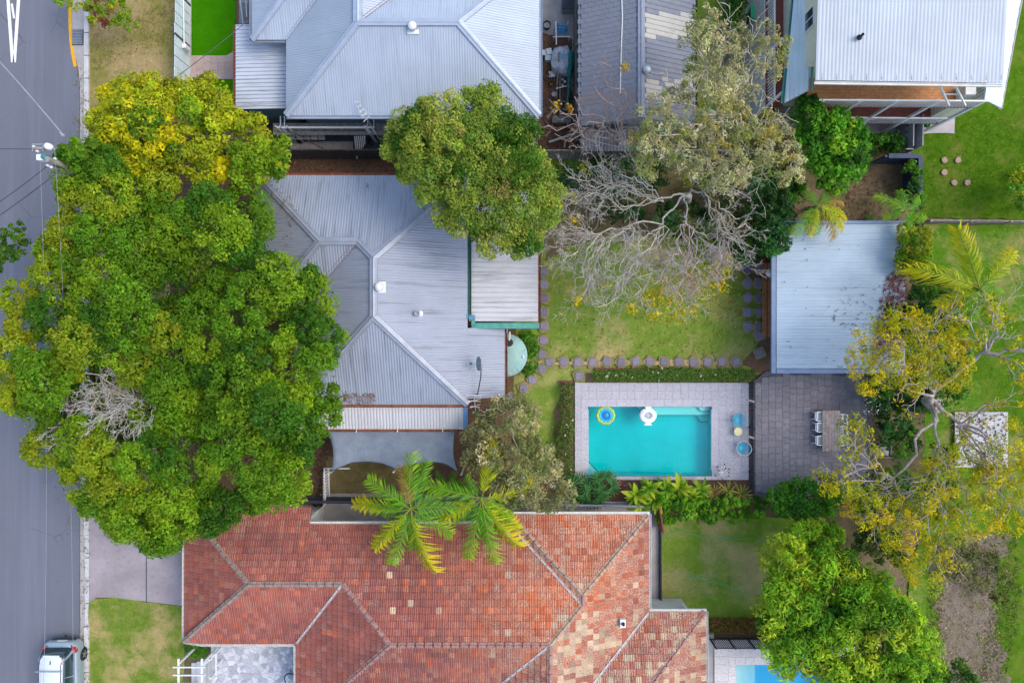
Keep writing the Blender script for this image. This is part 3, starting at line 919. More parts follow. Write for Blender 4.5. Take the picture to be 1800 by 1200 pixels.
# verandah roof on the south side
ribbed('verandah_roof', [(-10.4, -3.17, 3.06), (-2.36, -3.17, 3.06), (-2.36, -4.26, 2.78), (-10.4, -4.26, 2.78)], (0, -1), RIBWHITE_Y, mh, .152, .03, [(0, 0), (.3, 0), (.4, 1), (.8, 1), (.95, 0)])
MB().add([(-2.40, -3.17, 3.0), (-2.14, -3.17, 3.0), (-2.14, -4.26, 2.72), (-2.40, -4.26, 2.72), (-2.40, -3.17, 3.09), (-2.14, -3.17, 3.09), (-2.14, -4.26, 2.81), (-2.40, -4.26, 2.81)],
         [(3, 2, 1, 0), (4, 5, 6, 7), (0, 1, 5, 4), (1, 2, 6, 5), (2, 3, 7, 6), (3, 0, 4, 7)]).build('barge_board', BRIGHTBLUE, mh)
trough('gutter', (-10.4, -4.33, 2.78), (-2.14, -4.33, 2.78), .13, RUST, mh, 0, .09)
for xx in (-9.2, -7.6, -5.6, -3.4): MB().box(xx, -4.42, 2.70, xx + .03, -4.26, 2.80).build('gutter_bracket', OFFWHITE, mh)
for xx in (-9.6, -6.3, -2.4): MB().box(xx - .05, -4.15, 0, xx + .05, -4.05, 2.66).build('post', OFFWHITE, mh)
pv = W(668, 505, 4.82); whirly(mh, pv, .2, WHITE, True)
pf = W(734, 551, 4.2); flue(mh, (pf[0], pf[1], 4.12), .12, .35)
pf = W(646, 325, 3.55); flue(mh, (pf[0], pf[1], 3.4), .05, .4)

# ---------------- neighbour's silver house, top
nh = thing('house', 'house with large clean silver hip roof and teal walls behind the yellow-green tree', 'house', (-4.6, 14, 0))
E = 4.2
SWn, SEn, Wn, En, NEn = (-10.54, 10.54, E), (1.27, 10.54, E), (-6.87, 14.21, 5.67), (-2.40, 14.21, 5.67), (1.27, 17.88, E)
P1, P2, P3 = (-6.87, 17.74, 5.67), (-10.54, 14.07, E), (-8.46, 17.74, 5.67)
ribbed('roof_panel', [SWn, SEn, En, Wn], (0, -1), SILVER, nh, .118, .009)
ribbed('roof_panel', [SEn, NEn, En], (1, 0), SILVER_X, nh, .118, .009)
ribbed('roof_panel', [Wn, En, NEn, (-3.2, 17.88, E)], (0, 1), SILVER, nh, .118, .009)
ribbed('roof_panel', [Wn, (-3.2, 17.88, E), (-3.2, 20, E), (-6.87, 20, 5.67)], (1, 0), SILVER_X, nh, .118, .009)
ribbed('roof_panel', [SWn, Wn, P1, P2], (-1, 0), SILVER_X, nh, .118, .009)
ribbed('roof_panel', [(-12.13, 14.07, E), P2, P1, P3], (0, -1), SILVER, nh, .118, .009)
ribbed('roof_panel', [(-12.13, 14.07, E), P3, (-8.46, 20, 5.67), (-12.13, 20, E)], (-1, 0), SILVER_X, nh, .118, .009)
for a, b, w in ((Wn, En, .34), (SWn, Wn, .34), (En, SEn, .34), (En, NEn, .34), (Wn, (-6.87, 20, 5.67), .42), ((-12.13, 14.07, E), P3, .3), (P1, P3, .3)): cap('ridge_cap', a, b, w, CAPLIGHT, nh)
trough('valley_gutter', Wn, (-3.2, 17.88, E), .14, RUST, nh, .04)
trough('valley_gutter', P2, P1, .14, CAPMET, nh, .04)
trough('gutter', (-10.54, 10.46, E), (1.27, 10.46, E), .15, CAPLIGHT, nh, .01, .09)
trough('gutter', (1.35, 10.5, E), (1.35, 17.9, E), .13, CAPLIGHT, nh, .01, .09)
trough('gutter', (-12.13, 14.0, E), (-10.6, 14.0, E), .12, CAPMET, nh, .01, .09)
trough('gutter', (-12.2, 14.07, E), (-12.2, 20, E), .12, CAPMET, nh, .01, .09)
LR = [(-13.33, 11.2, 3.1), (-10.8, 11.2, 3.25), (-10.8, 15.25, 3.25), (-13.33, 15.25, 3.1)]
ribbed('porch_roof', LR, (-1, 0), metal_roof('silver_porch_sheet', (.50, .54, .60), (.17, .17, .18), 'x', rough=.5, metal=.1), nh, .185, .055, [(0, 0), (.12, 1), (.30, 1), (.42, 0), (.8, .05)])
MB().box(-10.84, 11.2, 3.22, -10.68, 14.0, 3.36).build('flashing', CAPLIGHT, nh)
trough('gutter', (-13.4, 11.2, 3.1), (-13.4, 15.25, 3.1), .12, REDBROWN, nh, .01, .09)
MB().box(-13.2, 11.3, 0, -10.9, 15.1, 3.0).build('wall', TEAL, nh)
wall_block(nh, -10.2, 10.95, .85, 20, 0, E - .05, TEAL, wins=(('s', .18, 1.2, 2.7, 3.7), ('s', .5, 1.4, 2.7, 3.7), ('s', .75, 1.2, 2.7, 3.7)))
MB().box(-11.9, 14.4, 0, -10.2, 20, E - .1).build('wall', TEAL, nh)
# narrow back deck with its railing
dk0, dk1 = W(480, 0, 1.8)[0], W(685, 0, 1.8)[0]
for k in range(5):
    MB().box(dk0, 10.36 + k * .118, 1.7, dk1, 10.36 + k * .118 + .108, 1.8).build('deck_board', TIMBER, nh)
rl0, rl1 = W(487, 0, 2.7)[0], W(658, 0, 2.7)[0]
yr = W(0, 224, 2.7)[1]
MB().box(rl0, yr - .045, 2.66, rl1, yr + .045, 2.72).build('handrail', WHITE, nh)
MB().box(rl0 + .1, yr - .02, 1.75, rl1 - .1, yr + .02, 1.95).build('deck_edge', GREYPAINT, nh)
for px in (493, 500, 512, 646, 649, 657):
    x = W(px, 0, 2.2)[0]; MB().box(x - .03, yr - .03, 0, x + .03, yr + .03, 2.9).build('post', WHITE, nh)
for px in (493, 500, 646, 657):
    x = W(px, 0, 2.7)[0]; MB().bar((x, yr, 2.69), (x, yr + .55, 2.69), .04, .05).build('end_rail', WHITE, nh)
# steps down at the west, board by board, and the east flight with slats
for k in range(6):
    x0 = W(495 + k * 13, 0, 1.0)[0]
    MB().box(x0, W(0, 246, 1.0)[1], 1.0, x0 + .33, W(0, 231, 1.0)[1], 1.05).build('step_board', GREYPAINT, nh)
for k in range(6):
    x0 = W(625 + k * 4.2, 0, 1.4 - k * .1)[0]
    MB().bar((x0, yr - .1, 1.6), (x0 - .12, yr - .95 + k * .12, .5 + k * .1), .04, .06).build('baluster', WHITE, nh)
MB().bar(W(648, 228, 2.5), W(672, 240, 1.0), .05, .05).build('stair_rail', GREYPAINT, nh)
MB().bar(W(502, 225, 2.4), W(572, 264, .6), .04, .05).build('stair_rail', CHAR, nh)
pw = W(726, 50, 5.55); whirly(nh, (pw[0], pw[1], 5.5), .2, WHITE, True)
# west stair with a white rail
for k in range(9):
    p = W(429, 3 + k * 4.5, 2.0 - k * .15)
    MB().box(p[0] - .25, p[1] - .06, p[2] - .04, p[0] + .22, p[1] + .06, p[2]).build('stair_tread', GREYPAINT, nh)
MB().bar(W(421, -10, 2.6), W(428, 44, 1.4), .05, .05).build('stair_rail', WHITE, nh)
MB().bar(W(432, -10, 2.6), W(434, 30, 1.9), .05, .05).build('stair_rail', WHITE, nh)

# ---------------- grey tiled garage
GCAP = mk('blue_grey_ridge_tile', (.24, .26, .31), .8, 0, .15, 6)
GT = obj_tint('grey_cement_tile', .8, nscale=25)
gh = thing('garage', 'long building with blue-grey tiled gable roof beside the cluttered alley', 'garage', (6.03, 14.2, 0))
yg0, yg1 = 10.42, 19.0
xr, zr = 6.03, 4.25
def gcol(px, py, r):
    g = r.uniform(.95, 1.05)
    if px > 1128 and 24 < py < 66: return (.46 * g, .45 * g, .40 * g, 1)
    if px > 1124 and 138 < py < 178 and r.random() < .75: return (.46 * g, .42 * g, .37 * g, 1)
    if py > 160 and r.random() < .45: return (.25 * g, .22 * g, .225 * g, 1)
    return (.215 * g, .23 * g, .265 * g, 1)
def px_of(p):
    k = S * (1 - p[2] / HC); return 900 + p[0] / k, 600 - p[1] / k
tw, tl = .235, .36
def flat_tile(mat):
    w, l = tw * .955, tl * 1.02
    return MB().add([(-w/2, -l/2, .012), (w/2, -l/2, .012), (w/2, l/2, .0), (-w/2, l/2, .0), (-w/2, -l/2, -.01), (w/2, -l/2, -.01), (w/2, l/2, -.02), (-w/2, l/2, -.02),
                     (-w/2 + .03, -l/2, .03), (-w/2 + .03, l/2, .018)],
                    [(8, 1, 2, 9), (0, 8, 9, 3), (4, 5, 1, 8, 0), (0, 3, 7, 4), (1, 5, 6, 2), (2, 6, 7, 3, 9)]).mesh('grey_tile', mat)
gtm = flat_tile(GT)
cands = []
r = random.Random(8)
for side in (-1, 1):
    x_out = 3.36 if side < 0 else 8.72
    run = abs(x_out - xr); sl = math.hypot(run, zr - 3.0); ang = math.atan2(zr - 3.0, run)
    MB().add([(xr, yg0, zr - .03), (x_out, yg0, 2.97), (x_out, yg1, 2.97), (xr, yg1, zr - .03), (xr, yg0, zr - .13), (x_out, yg0, 2.87), (x_out, yg1, 2.87), (xr, yg1, zr - .13)],
             [(0, 1, 2, 3), (7, 6, 5, 4), (0, 4, 5, 1), (1, 5, 6, 2), (2, 6, 7, 3)] if side > 0 else [(3, 2, 1, 0), (4, 5, 6, 7), (1, 5, 4, 0), (2, 6, 5, 1), (3, 7, 6, 2)]).build('roof_deck', GCAP, gh)
    nc = int((yg1 - yg0) / tw); nr = int(sl / tl)
    for c in range(nc):
        yy = yg0 + tw * (c + .5)
        for q in range(nr + 2):
            s = sl - tl * (q + .5) + (.18 if c % 2 else 0)
            if s < tl * .3 or s > sl + .06: continue
            x = xr + side * run * s / sl; z = zr - (zr - 3.0) * s / sl
            cands.append(((x, yy, z + .005), side, ang, gcol(*px_of((x, yy, z)), r)))
cands.sort(key=lambda t: t[0][0] ** 2 + t[0][1] ** 2)
for loc, side, ang, c in cands[:300]:
    M = Matrix.Rotation(math.pi / 2 if side > 0 else -math.pi / 2, 4, 'Z') @ Matrix.Rotation(ang, 4, 'X')
    piece('roof_tile', gtm, gh, loc, M.to_euler(), (1, 1, 1), c)
def tiles_joined(name, cl, me, mat, parent):
    bv = np.array([v.co[:] for v in me.vertices]); fs = [tuple(p.vertices) for p in me.polygons]
    mb = MB(); cols = []
    for loc, side, ang, c in cl:
        M = Matrix.Translation(loc) @ Matrix.Rotation(math.pi / 2 if side > 0 else -math.pi / 2, 4, 'Z') @ Matrix.Rotation(ang, 4, 'X')
        mb.add([M @ Vector(v) for v in bv], fs); cols += [c] * len(bv)
    o = mb.build(name, mat, parent)
    at = o.data.color_attributes.new('Col', 'FLOAT_COLOR', 'POINT'); at.data.foreach_set('color', np.array(cols, dtype=np.float32).ravel())
    return tag(o, kind='stuff')
def attr_tint(name, rough=.8, nscale=25):
    t = NT(name); at = t.n('ShaderNodeAttribute', attribute_name='Col'); a = t.noise(t.pos(), nscale, 4, .7)
    c = t.mix(t.step(a, .35, .75), at.outputs['Color'], t.mix(1.0, at.outputs['Color'], (.62, .6, .6), 'MULTIPLY')); return t.fin(c, rough, 0, .25)
tiles_joined('roof_tiles', cands[300:], gtm, attr_tint('grey_cement_tile_field'), gh)
yy = yg0
while yy < yg1:
    cap('ridge_tile', (xr, yy, zr), (xr, min(yg1, yy + .42), zr), .34, GCAP, gh, .07, .01); yy += .425
trough('gutter', (3.29, yg0, 2.98), (3.29, yg1, 2.98), .12, CAPMET, gh, .0, .09)
trough('gutter', (8.79, yg0, 2.98), (8.79, yg1, 2.98), .12, CAPMET, gh, .0, .09)
wall_block(gh, 3.7, yg0 + .25, 8.4, yg1, 0, 2.85, GREYPAINT, wins=(('s', .5, 1.2, 1.0, 2.1),))
MB().add([(3.7, yg0 + .25, 2.85), (8.4, yg0 + .25, 2.85), (xr, yg0 + .25, 4.0), (3.7, yg0 + .4, 2.85), (8.4, yg0 + .4, 2.85), (xr, yg0 + .4, 4.0)], [(0, 1, 2), (5, 4, 3), (0, 2, 5, 3), (2, 1, 4, 5)]).build('gable', GREYPAINT, gh)
ribbed('lean_to_roof', [(3.36, 10.4, 2.62), (6.5, 10.4, 2.62), (6.5, 9.35, 2.45), (3.36, 9.35, 2.45)], (0, -1), metal_roof('dark_grey_sheet', (.13, .135, .15), (.07, .07, .075), 'y', rough=.6, metal=0), gh, .16, .03)
for xx in (3.5, 6.35): MB().box(xx - .05, 9.45, 0, xx + .05, 9.55, 2.42).build('post', GREYPAINT, gh)
pw = W(1136, 125, 4.2); whirly(gh, (pw[0], pw[1], 4.1), .2, STEEL)
# conduit across the tiles
MB().tube([W(1092, -20, 3.9), W(1094, 30, 3.9), W(1092, 90, 3.88), W(1090, 165, 3.86)], .025, 6).build('conduit', WHITE, gh)

# ---------------- tall house at the top right
th = thing('house', 'two storey cream house with pale sheet roof, orange deck and red and white verandahs', 'house', (17, 13, 0))
ribbed('roof_panel', [(13.02, 11.2, 6.8), (21.05, 11.08, 6.8), (21.0, 19, 7.5), (12.95, 19, 7.5)], (0, -1), SKYWHITE, th, .16, .012)
for i in range(13):
    x = 13.3 + i * .64; MB().box(x, 11.22, 6.80, x + .015, 11.5, 6.845).build('sheet_lap', STEEL, th)
trough('gutter', (13.0, 11.1, 6.8), (21.08, 10.98, 6.8), .12, OFFWHITE, th, .01, .08)
ribbed('verandah_roof', [(12.55, 10.98, 4.6), (13.45, 11.3, 5.2), (13.75, 19, 5.2), (13.35, 19, 4.6)], (.05, 1), metal_roof('blue_green_sheet', (.50, .60, .64), (.36, .42, .45), 'y', rough=.5, metal=0), th, .2, .025)
trough('gutter', (12.47, 10.98, 4.6), (13.28, 19, 4.6), .12, GREENTRIM, th, .02, .09)
MB().bar((13.5, 11.3, 5.3), (13.8, 19, 5.3), .06, .14).build('fascia', GREENTRIM, th)
ribbed('verandah_roof', [(21.5, 11.0, 5.0), (22.6, 10.8, 4.4), (24.15, 19, 4.4), (22.2, 19, 5.2)], (.2, -1), metal_roof('blue_green_sheet_east', (.54, .63, .67), (.40, .46, .50), 'y', rough=.5, metal=0), th, .2, .025)
trough('gutter', (22.67, 10.8, 4.4), (24.22, 19, 4.4), .12, OFFWHITE, th, .02, .09)
wall_block(th, 13.3, 12.35, 21.0, 19, 0, 6.7, CREAM, wins=(('w', .3, .9, 5.2, 6.1), ('s', .3, 1.8, 4.1, 6.0), ('s', .7, 1.8, 4.1, 6.0)))
MB().box(21.1, 11.3, 0, 22.4, 19, 4.3).build('wall', CREAM, th)
# upper and lower south decks
def deck(x0, x1, y0, y1, z, mat, nb, name='deck_board'):
    w = (y1 - y0) / nb
    for k in range(nb): MB().box(x0, y0 + k * w, z - .04, x1, y0 + k * w + w * .93, z).build(name, mat, th)
def railing(a, b, z, h, gap, mat=WHITE, rail=WHITE, posts=5):
    a, b = Vector(a), Vector(b); L = (b - a).length; d = (b - a) / L
    MB().bar((a.x, a.y, z + h), (b.x, b.y, z + h), .07, .05).build('handrail', rail, th)
    MB().bar((a.x, a.y, z + .08), (b.x, b.y, z + .08), .05, .05).build('bottom_rail', REDBROWN, th)
    n = int(L / gap)
    for k in range(n):
        p = a + d * (k + .5) * gap
        MB().box(p.x - .022, p.y - .022, z + .1, p.x + .022, p.y + .022, z + h - .02).build('baluster', mat, th)
deck(13.9, 21.3, 11.15, 12.34, 4.0, DECKORANGE, 9)
MB().box(13.9, 11.05, 3.8, 21.6, 11.13, 3.97).build('deck_edge', REDBROWN, th)
railing((14.0, 11.0), (21.7, 10.95), 4.0, .95, .155)
railing((21.65, 11.05), (21.65, 12.2), 4.0, .95, .155)
deck(14.5, 21.2, 11.15, 12.34, 1.6, REDBROWN, 7)
MB().box(14.4, 11.04, 1.4, 21.5, 11.12, 1.57).build('deck_edge', REDBROWN, th)
railing((14.6, 11.0), (21.4, 10.95), 1.6, .9, .155)
for x in (14.2, 15.9, 17.6, 19.5, 21.6): MB().box(x - .06, 10.94, 0, x + .06, 11.06, 4.9).build('post', WHITE, th)
MB().bar(W(1651, 147, 6.3), W(1668, 186, 4.9), .07, .07).build('brace', OFFWHITE, th)
MB().bar(W(1679, 150, 6.3), W(1697, 186, 4.9), .07, .07).build('brace', OFFWHITE, th)
MB().bar(W(1656, 166, 5.6), W(1686, 166, 5.6), .06, .06).build('brace', OFFWHITE, th)
bx = W(1703, 160, 4.6)
MB().box(bx[0] - .25, bx[1] - .22, 4.0, bx[0] + .25, bx[1] + .3, 4.75).build('air_conditioner', OFFWHITE, th, bevel=.03)
# west balcony, seen down its wall
MB().box(12.45, 11.5, 2.5, 13.29, 19, 2.6).build('balcony_floor', REDBROWN, th)
y = 11.55
railing((12.5, 11.5), (12.5, 19), 2.6, .95, .15)
MB().box(12.4, 11.4, 0, 12.48, 19, 2.45).build('lattice_wall', mk('pale_grey_boarding', (.50, .52, .50), .7, 0, .15, 4), th)
for y in (11.5, 14.0, 16.5): MB().box(12.44, y - .05, 2.6, 12.54, y + .05, 4.5).build('post', WHITE, th)
pv = W(1513, 64, 7.2); flue(th, (pv[0], pv[1], 7.1), .06, .3, BLACK)

# ---------------- tiled house, bottom
TILE = tile_mat('terracotta_tile', True)
TILEF = tile_mat('terracotta_tile_field', False)
tr = thing('house', 'house with red and cream lichen stained terracotta tile roof beside the driveway', 'house', (-4, -13.5, 0))
r = random.Random(21)
def tcol(px, py):
    """fired colour and amount of lichen of a tile, by where it lies on the roof"""
    g = r.uniform(.88, 1.12)
    def s(a, b, x): return max(0, min(1, (x - a) / (b - a)))
    orange = s(700, 980, px) * (1 - s(1100, 1200, py) * .6) * (1 - s(1060, 1150, px) * .6)
    cream = s(900, 1000, px) * s(1030, 1130, py) * .10 + s(955, 985, px) * (1 - s(1035, 1065, px)) * s(1060, 1090, py) * .42
    cl = math.sin(px * .071 + 1.3) * math.sin(py * .093 + px * .021) + .4 * math.sin(px * .19 - py * .13)
    cream += (.42 if cl > .45 else 0) * s(930, 1020, px) * s(1010, 1090, py)
    cream += (.25 if cl > .3 else .02) * s(1130, 1160, px) * s(1060, 1090, py) + .015 * s(620, 900, px)
    x = r.random()
    fld = .5 + .5 * math.sin(px * .013 + 2.1 * math.sin(py * .017)) * math.cos(py * .021 + px * .006)     # slow change over the roof
    def mixc(a, b, f): return tuple(u + (v - u) * f for u, v in zip(a, b))
    al = s(760, 1000, px) * .8 * r.random() ** .8 + (.3 * r.random() if r.random() < .35 else .03)
    if x < cream: return tuple(v * g for v in mixc((.68, .53, .33), (.44, .27, .18), r.random() ** 1.1)) + (r.uniform(.1, .5),)
    red = mixc((.40, .135, .098), (.265, .105, .088), min(1, max(0, fld + r.uniform(-.3, .3))))
    f = min(1, max(0, orange * (.4 + .7 * fld) + r.uniform(-.25, .25)))
    if r.random() < .05: f = min(1, f + .5)
    c = mixc(red, (.60, .16, .06), f)
    return tuple(v * g for v in c) + (al,)
TW, TL = .265, .312
def clay_facets():
    us = [-.5, -.36, -.2, -.05, .05, .2, .36, .5]; hs = [.012, .0, .036, .004, .014, .036, .002, .018]
    return us, hs
def clay_mesh(mat):
    us, hs = clay_facets(); mb = MB(); n = len(us)
    top = [(u * TW * .99, TL * .53, h + .002) for u, h in zip(us, hs)]; bot = [(u * TW * .99, -TL * .5, h + .045) for u, h in zip(us, hs)]
    lip = [(u * TW * .99, -TL * .5, -.01) for u in us]
    mb.add(bot + top + lip, [(i, i + 1, n + i + 1, n + i) for i in range(n - 1)] + [(2 * n + i, 2 * n + i + 1, i + 1, i) for i in range(n - 1)] + [(0, n, 2 * n), (n - 1, 3 * n - 1, 2 * n - 1)])
    return mb.mesh('terracotta_tile', mat)
ctm = clay_mesh(TILE)
whole = []; field_v, field_f, field_c = [], [], []
def tile_plane(poly, down):
    o, d, v, nrm, uv = frame_of(poly, down)     # d runs down the slope
    if v.cross(d).dot(nrm) < 0: pass
    # local x = across, local y = up the slope
    ax = (-d).cross(nrm).normalized()
    loc = [((Vector(p) - o).dot(ax), (Vector(p) - o).dot(-d)) for p in poly]
    ar = sum(loc[i][0] * loc[(i + 1) % len(loc)][1] - loc[(i + 1) % len(loc)][0] * loc[i][1] for i in range(len(loc)))
    if ar < 0: loc = loc[::-1]
    MB().add([o + ax * x - d * y - nrm * .03 for x, y in loc] + [o + ax * x - d * y - nrm * .1 for x, y in loc],
             [tuple(range(len(loc))), tuple(range(len(loc), 2 * len(loc)))[::-1]]).build('roof_deck', CHAR, tr)
    x0, x1 = min(p[0] for p in loc), max(p[0] for p in loc); y0, y1 = min(p[1] for p in loc), max(p[1] for p in loc)
    M3 = Matrix((ax, -d, nrm)).transposed()
    us, hs = clay_facets(); n = len(us)
    for i in range(int((x1 - x0) / TW) + 2):
        for j in range(int((y1 - y0) / TL) + 2):
            cx, cy = x0 + TW * i, y0 + TL * (j + .5)
            cor = [(cx + a * TW, cy + b * TL) for a in (-.5, .5) for b in (-.5, .5)]
            ins = [inside(loc, *q) for q in cor]
            if not any(ins) and not inside(loc, cx, cy): continue
            wp = o + ax * cx - d * cy
            ppx = px_of(wp); c = tcol(*ppx)
            if ppx[1] > 1290: continue
            if all(ins):
                whole.append((wp, M3.to_euler(), c)); continue
            fac = []
            for a in range(n - 1):
                fac.append([(cx + us[a] * TW * .99, cy - TL * .5, hs[a] + .045), (cx + us[a+1] * TW * .99, cy - TL * .5, hs[a+1] + .045), (cx + us[a+1] * TW * .99, cy + TL * .53, hs[a+1] + .002), (cx + us[a] * TW * .99, cy + TL * .53, hs[a] + .002)])
            for q in fac:
                q = clip_convex(q, loc)
                if len(q) < 3: continue
                b = len(field_v); field_v.extend([o + ax * p[0] - d * p[1] + nrm * p[2] for p in q]); field_f.append(tuple(range(b, b + len(q)))); field_c.extend([c] * len(q))
yb = -18.1
pA, pE = (-5.54, -13.74, 5.156), (1.71, -13.74, 5.156)
pJ, pQ = (-7.93, -11.35, 4.105), (-12.33, -11.35, 4.105)
pV = (-10.43, -14.6, 3.0)
pB, pB2 = (3.26, -11.72, 4.475), (3.26, -12.19, 4.475)
t_ = 4.35
tile_plane([(-15.97, -8.1, 2.674), (-9.8, -8.1, 2.674), (-9.8, -11.35, 4.105), pQ], (0, 1))
tile_plane([(-9.8, -8.84, 3.0), (-7.93, -8.84, 3.0), pJ, (-9.8, -11.35, 4.105)], (0, 1))
tile_plane([(-7.93, -8.84, 3.0), (-.08, -8.84, 3.0), pB2, pE, pA, pJ], (0, 1))
tile_plane([(-15.97, -8.1, 2.674), pQ, (-15.97, -14.5, 2.72)], (-1, 0))
tile_plane([pQ, pJ, pV, (-15.0, -14.6, 3.0), (-15.9, -14.5, 3.03)], (0, -1))
tile_plane([pA, pJ, pV, (-10.43, yb, 3.0), (-9.89, yb, 3.24)], (-1, 0))
tile_plane([pA, pE, (pE[0] - 4.36, yb, 3.24), (pA[0] - 4.36, yb, 3.24)], (0, -1))
tile_plane([pE, (1.71, yb, 5.156), (1.71 - 4.36, yb, 3.24)], (-1, 0))
tile_plane([(-.08, -8.84, 3.0), (-.08, -8.38, 3.0), pB, pB2], (-1, 0))
tile_plane([(-.08, -8.38, 3.0), (6.61, -8.38, 3.0), pB], (0, 1))
tile_plane([pB2, pB, (6.61, -8.38, 3.0), (6.61, -12.19, 3.0)], (1, 0))
tile_plane([pE, pB2, (6.61, -12.19, 3.0), (6.61, -13.08, 3.0), (1.71, yb + .12, 5.156)], (1, 0))
tile_plane([(6.61, -13.08, 3.0), (9.36, -13.08, 3.0), (4.46, yb + .12, 5.156), (1.71, yb + .12, 5.156)], (0, 1))
tile_plane([(9.36, -13.08, 3.0), (9.36, yb, 3.0), (4.46, yb, 5.156)], (1, 0))
whole.sort(key=lambda t: t[0][0] ** 2 + t[0][1] ** 2)
for wp, eu, c in whole[:300]: piece('roof_tile', ctm, tr, wp, eu, (1, 1, 1), c)
bv = [v.co.copy() for v in ctm.vertices]; bf = [tuple(p.vertices) for p in ctm.polygons]
for wp, eu, c in whole[300:]:
    M = eu.to_matrix(); b = len(field_v)
    field_v.extend([M @ q + wp for q in bv]); field_f.extend([tuple(b + i for i in f) for f in bf]); field_c.extend([c] * len(bv))
fm = MB().add(field_v, field_f).build('roof_tiles', TILEF, tr); tag(fm, kind='stuff')
at = fm.data.color_attributes.new('Col', 'FLOAT_COLOR', 'POINT'); at.data.foreach_set('color', np.array(field_c, dtype=np.float32).ravel())
VALLEY = mk('dull_valley_metal', (.50, .47, .45), .6, 0, .3, 4)
RCAP = mk('mauve_ridge_tile', (.33, .19, .16), .85, 0, .35, 6)
RCAPP = mk('pale_mortared_ridge_tile', (.40, .28, .20), .85, 0, .45, 5)
RCAPG = mk('greyish_ridge_tile', (.27, .21, .18), .85, 0, .35, 5)
def caps(a, b, m, w=.27):
    a, b = Vector(a), Vector(b); n = max(1, int((b - a).length / .40))
    for i in range(n):
        p, q = a.lerp(b, i / n), a.lerp(b, (i + 1) / n - .012)
        up = Vector((0, 0, r.uniform(0, .012)))
        cap('ridge_tile', p + up, q + up * .4, w * r.uniform(.95, 1.05), m, tr, .085, .02)
caps((-15.97, -8.1, 2.674), pQ, RCAPG); caps(pQ, (-15.9, -14.5, 3.05), RCAPG); caps(pQ, pJ, RCAPG); caps(pJ, pA, RCAP); caps(pA, pE, RCAP)
caps(pA, (-9.89, yb, 3.24), RCAP); caps(pE, pB2, RCAPP); caps(pB2, pB, RCAP); caps(pB, (-.08, -8.38, 3.0), RCAPP); caps(pB, (6.61, -8.38, 3.0), RCAPP)
caps(pE, (1.71, yb, 5.156), RCAP); caps((9.36, -13.08, 3.0), (4.46, yb + .12, 5.156), RCAP)
for a, b in ((pJ, pV), ((-.08, -8.84, 3.0), pB2), (pE, (pE[0] - 4.36, yb, 3.24)), ((6.61, -13.08, 3.0), (1.71, yb + .12, 5.156))):
    trough('valley_gutter', a, b, .11, VALLEY, tr, .10, .03)
for a, b in (((-9.8, -8.77, 3), (-.1, -8.77, 3)), ((6.68, -8.35, 3), (6.68, -13.0, 3)), ((6.61, -13.01, 3), (9.43, -13.01, 3)), ((9.43, -13.05, 3), (9.43, yb, 3)),
             ((-16.04, -8.1, 2.68), (-16.04, -14.5, 2.73)), ((-15.95, -14.58, 2.9), (-15.0, -14.68, 3.0)), ((-15.0, -14.68, 3), (-10.5, -14.68, 3)), ((-10.5, -14.7, 3), (-10.5, yb, 3)), ((-.05, -8.3, 3), (6.68, -8.3, 3))):
    trough('gutter', a, b, .13, OFFWHITE, tr, .01, .09)
wall_block(tr, -15.5, -14.1, -9.9, -8.6, 0, 2.66, OFFWHITE, wins=(('w', .5, 1.6, .9, 2.1),))
wall_block(tr, -9.9, -17.7, 6.1, -9.3, 0, 2.95, OFFWHITE, wins=(('n', .25, 1.4, .9, 2.1), ('n', .6, 1.4, .9, 2.1), ('e', .8, 1.2, .9, 2.1)))
wall_block(tr, 6.1, -17.7, 8.9, -13.5, 0, 2.95, OFFWHITE, wins=(('e', .5, 1.2, .9, 2.1),))
gp_ = [(-10.35, 0), (-10.35, 2.9), (-9.89, 3.1), (-2.65, 3.1), (1.71, 4.98), (4.46, 4.98), (9.2, 2.88), (9.2, 0)]
MB().add([(x, yb + .12, z) for x, z in gp_] + [(x, yb + .27, z) for x, z in gp_], [tuple(range(8)), tuple(range(8, 16))[::-1]] + [(i, (i + 1) % 8, 8 + (i + 1) % 8, 8 + i) for i in range(8)]).build('gable_wall', OFFWHITE, tr)
pv = W(1095, 1095, 3.9)
MB().box(pv[0] - .13, pv[1] - .19, 3.72, pv[0] + .13, pv[1] + .19, 3.95).build('vent_base', WHITE, tr)
flue(tr, (pv[0], pv[1], 3.93), .05, .2, BLACK)
pd_ = W(1200, 1062, 1.5)
MB().tube([W(1213, 1074, 2.9), W(1207, 1070, 2.6), W(1200, 1062, 2.3), W(1200, 1064, 0.3)], .045, 8).build('downpipe', OFFWHITE, tr)
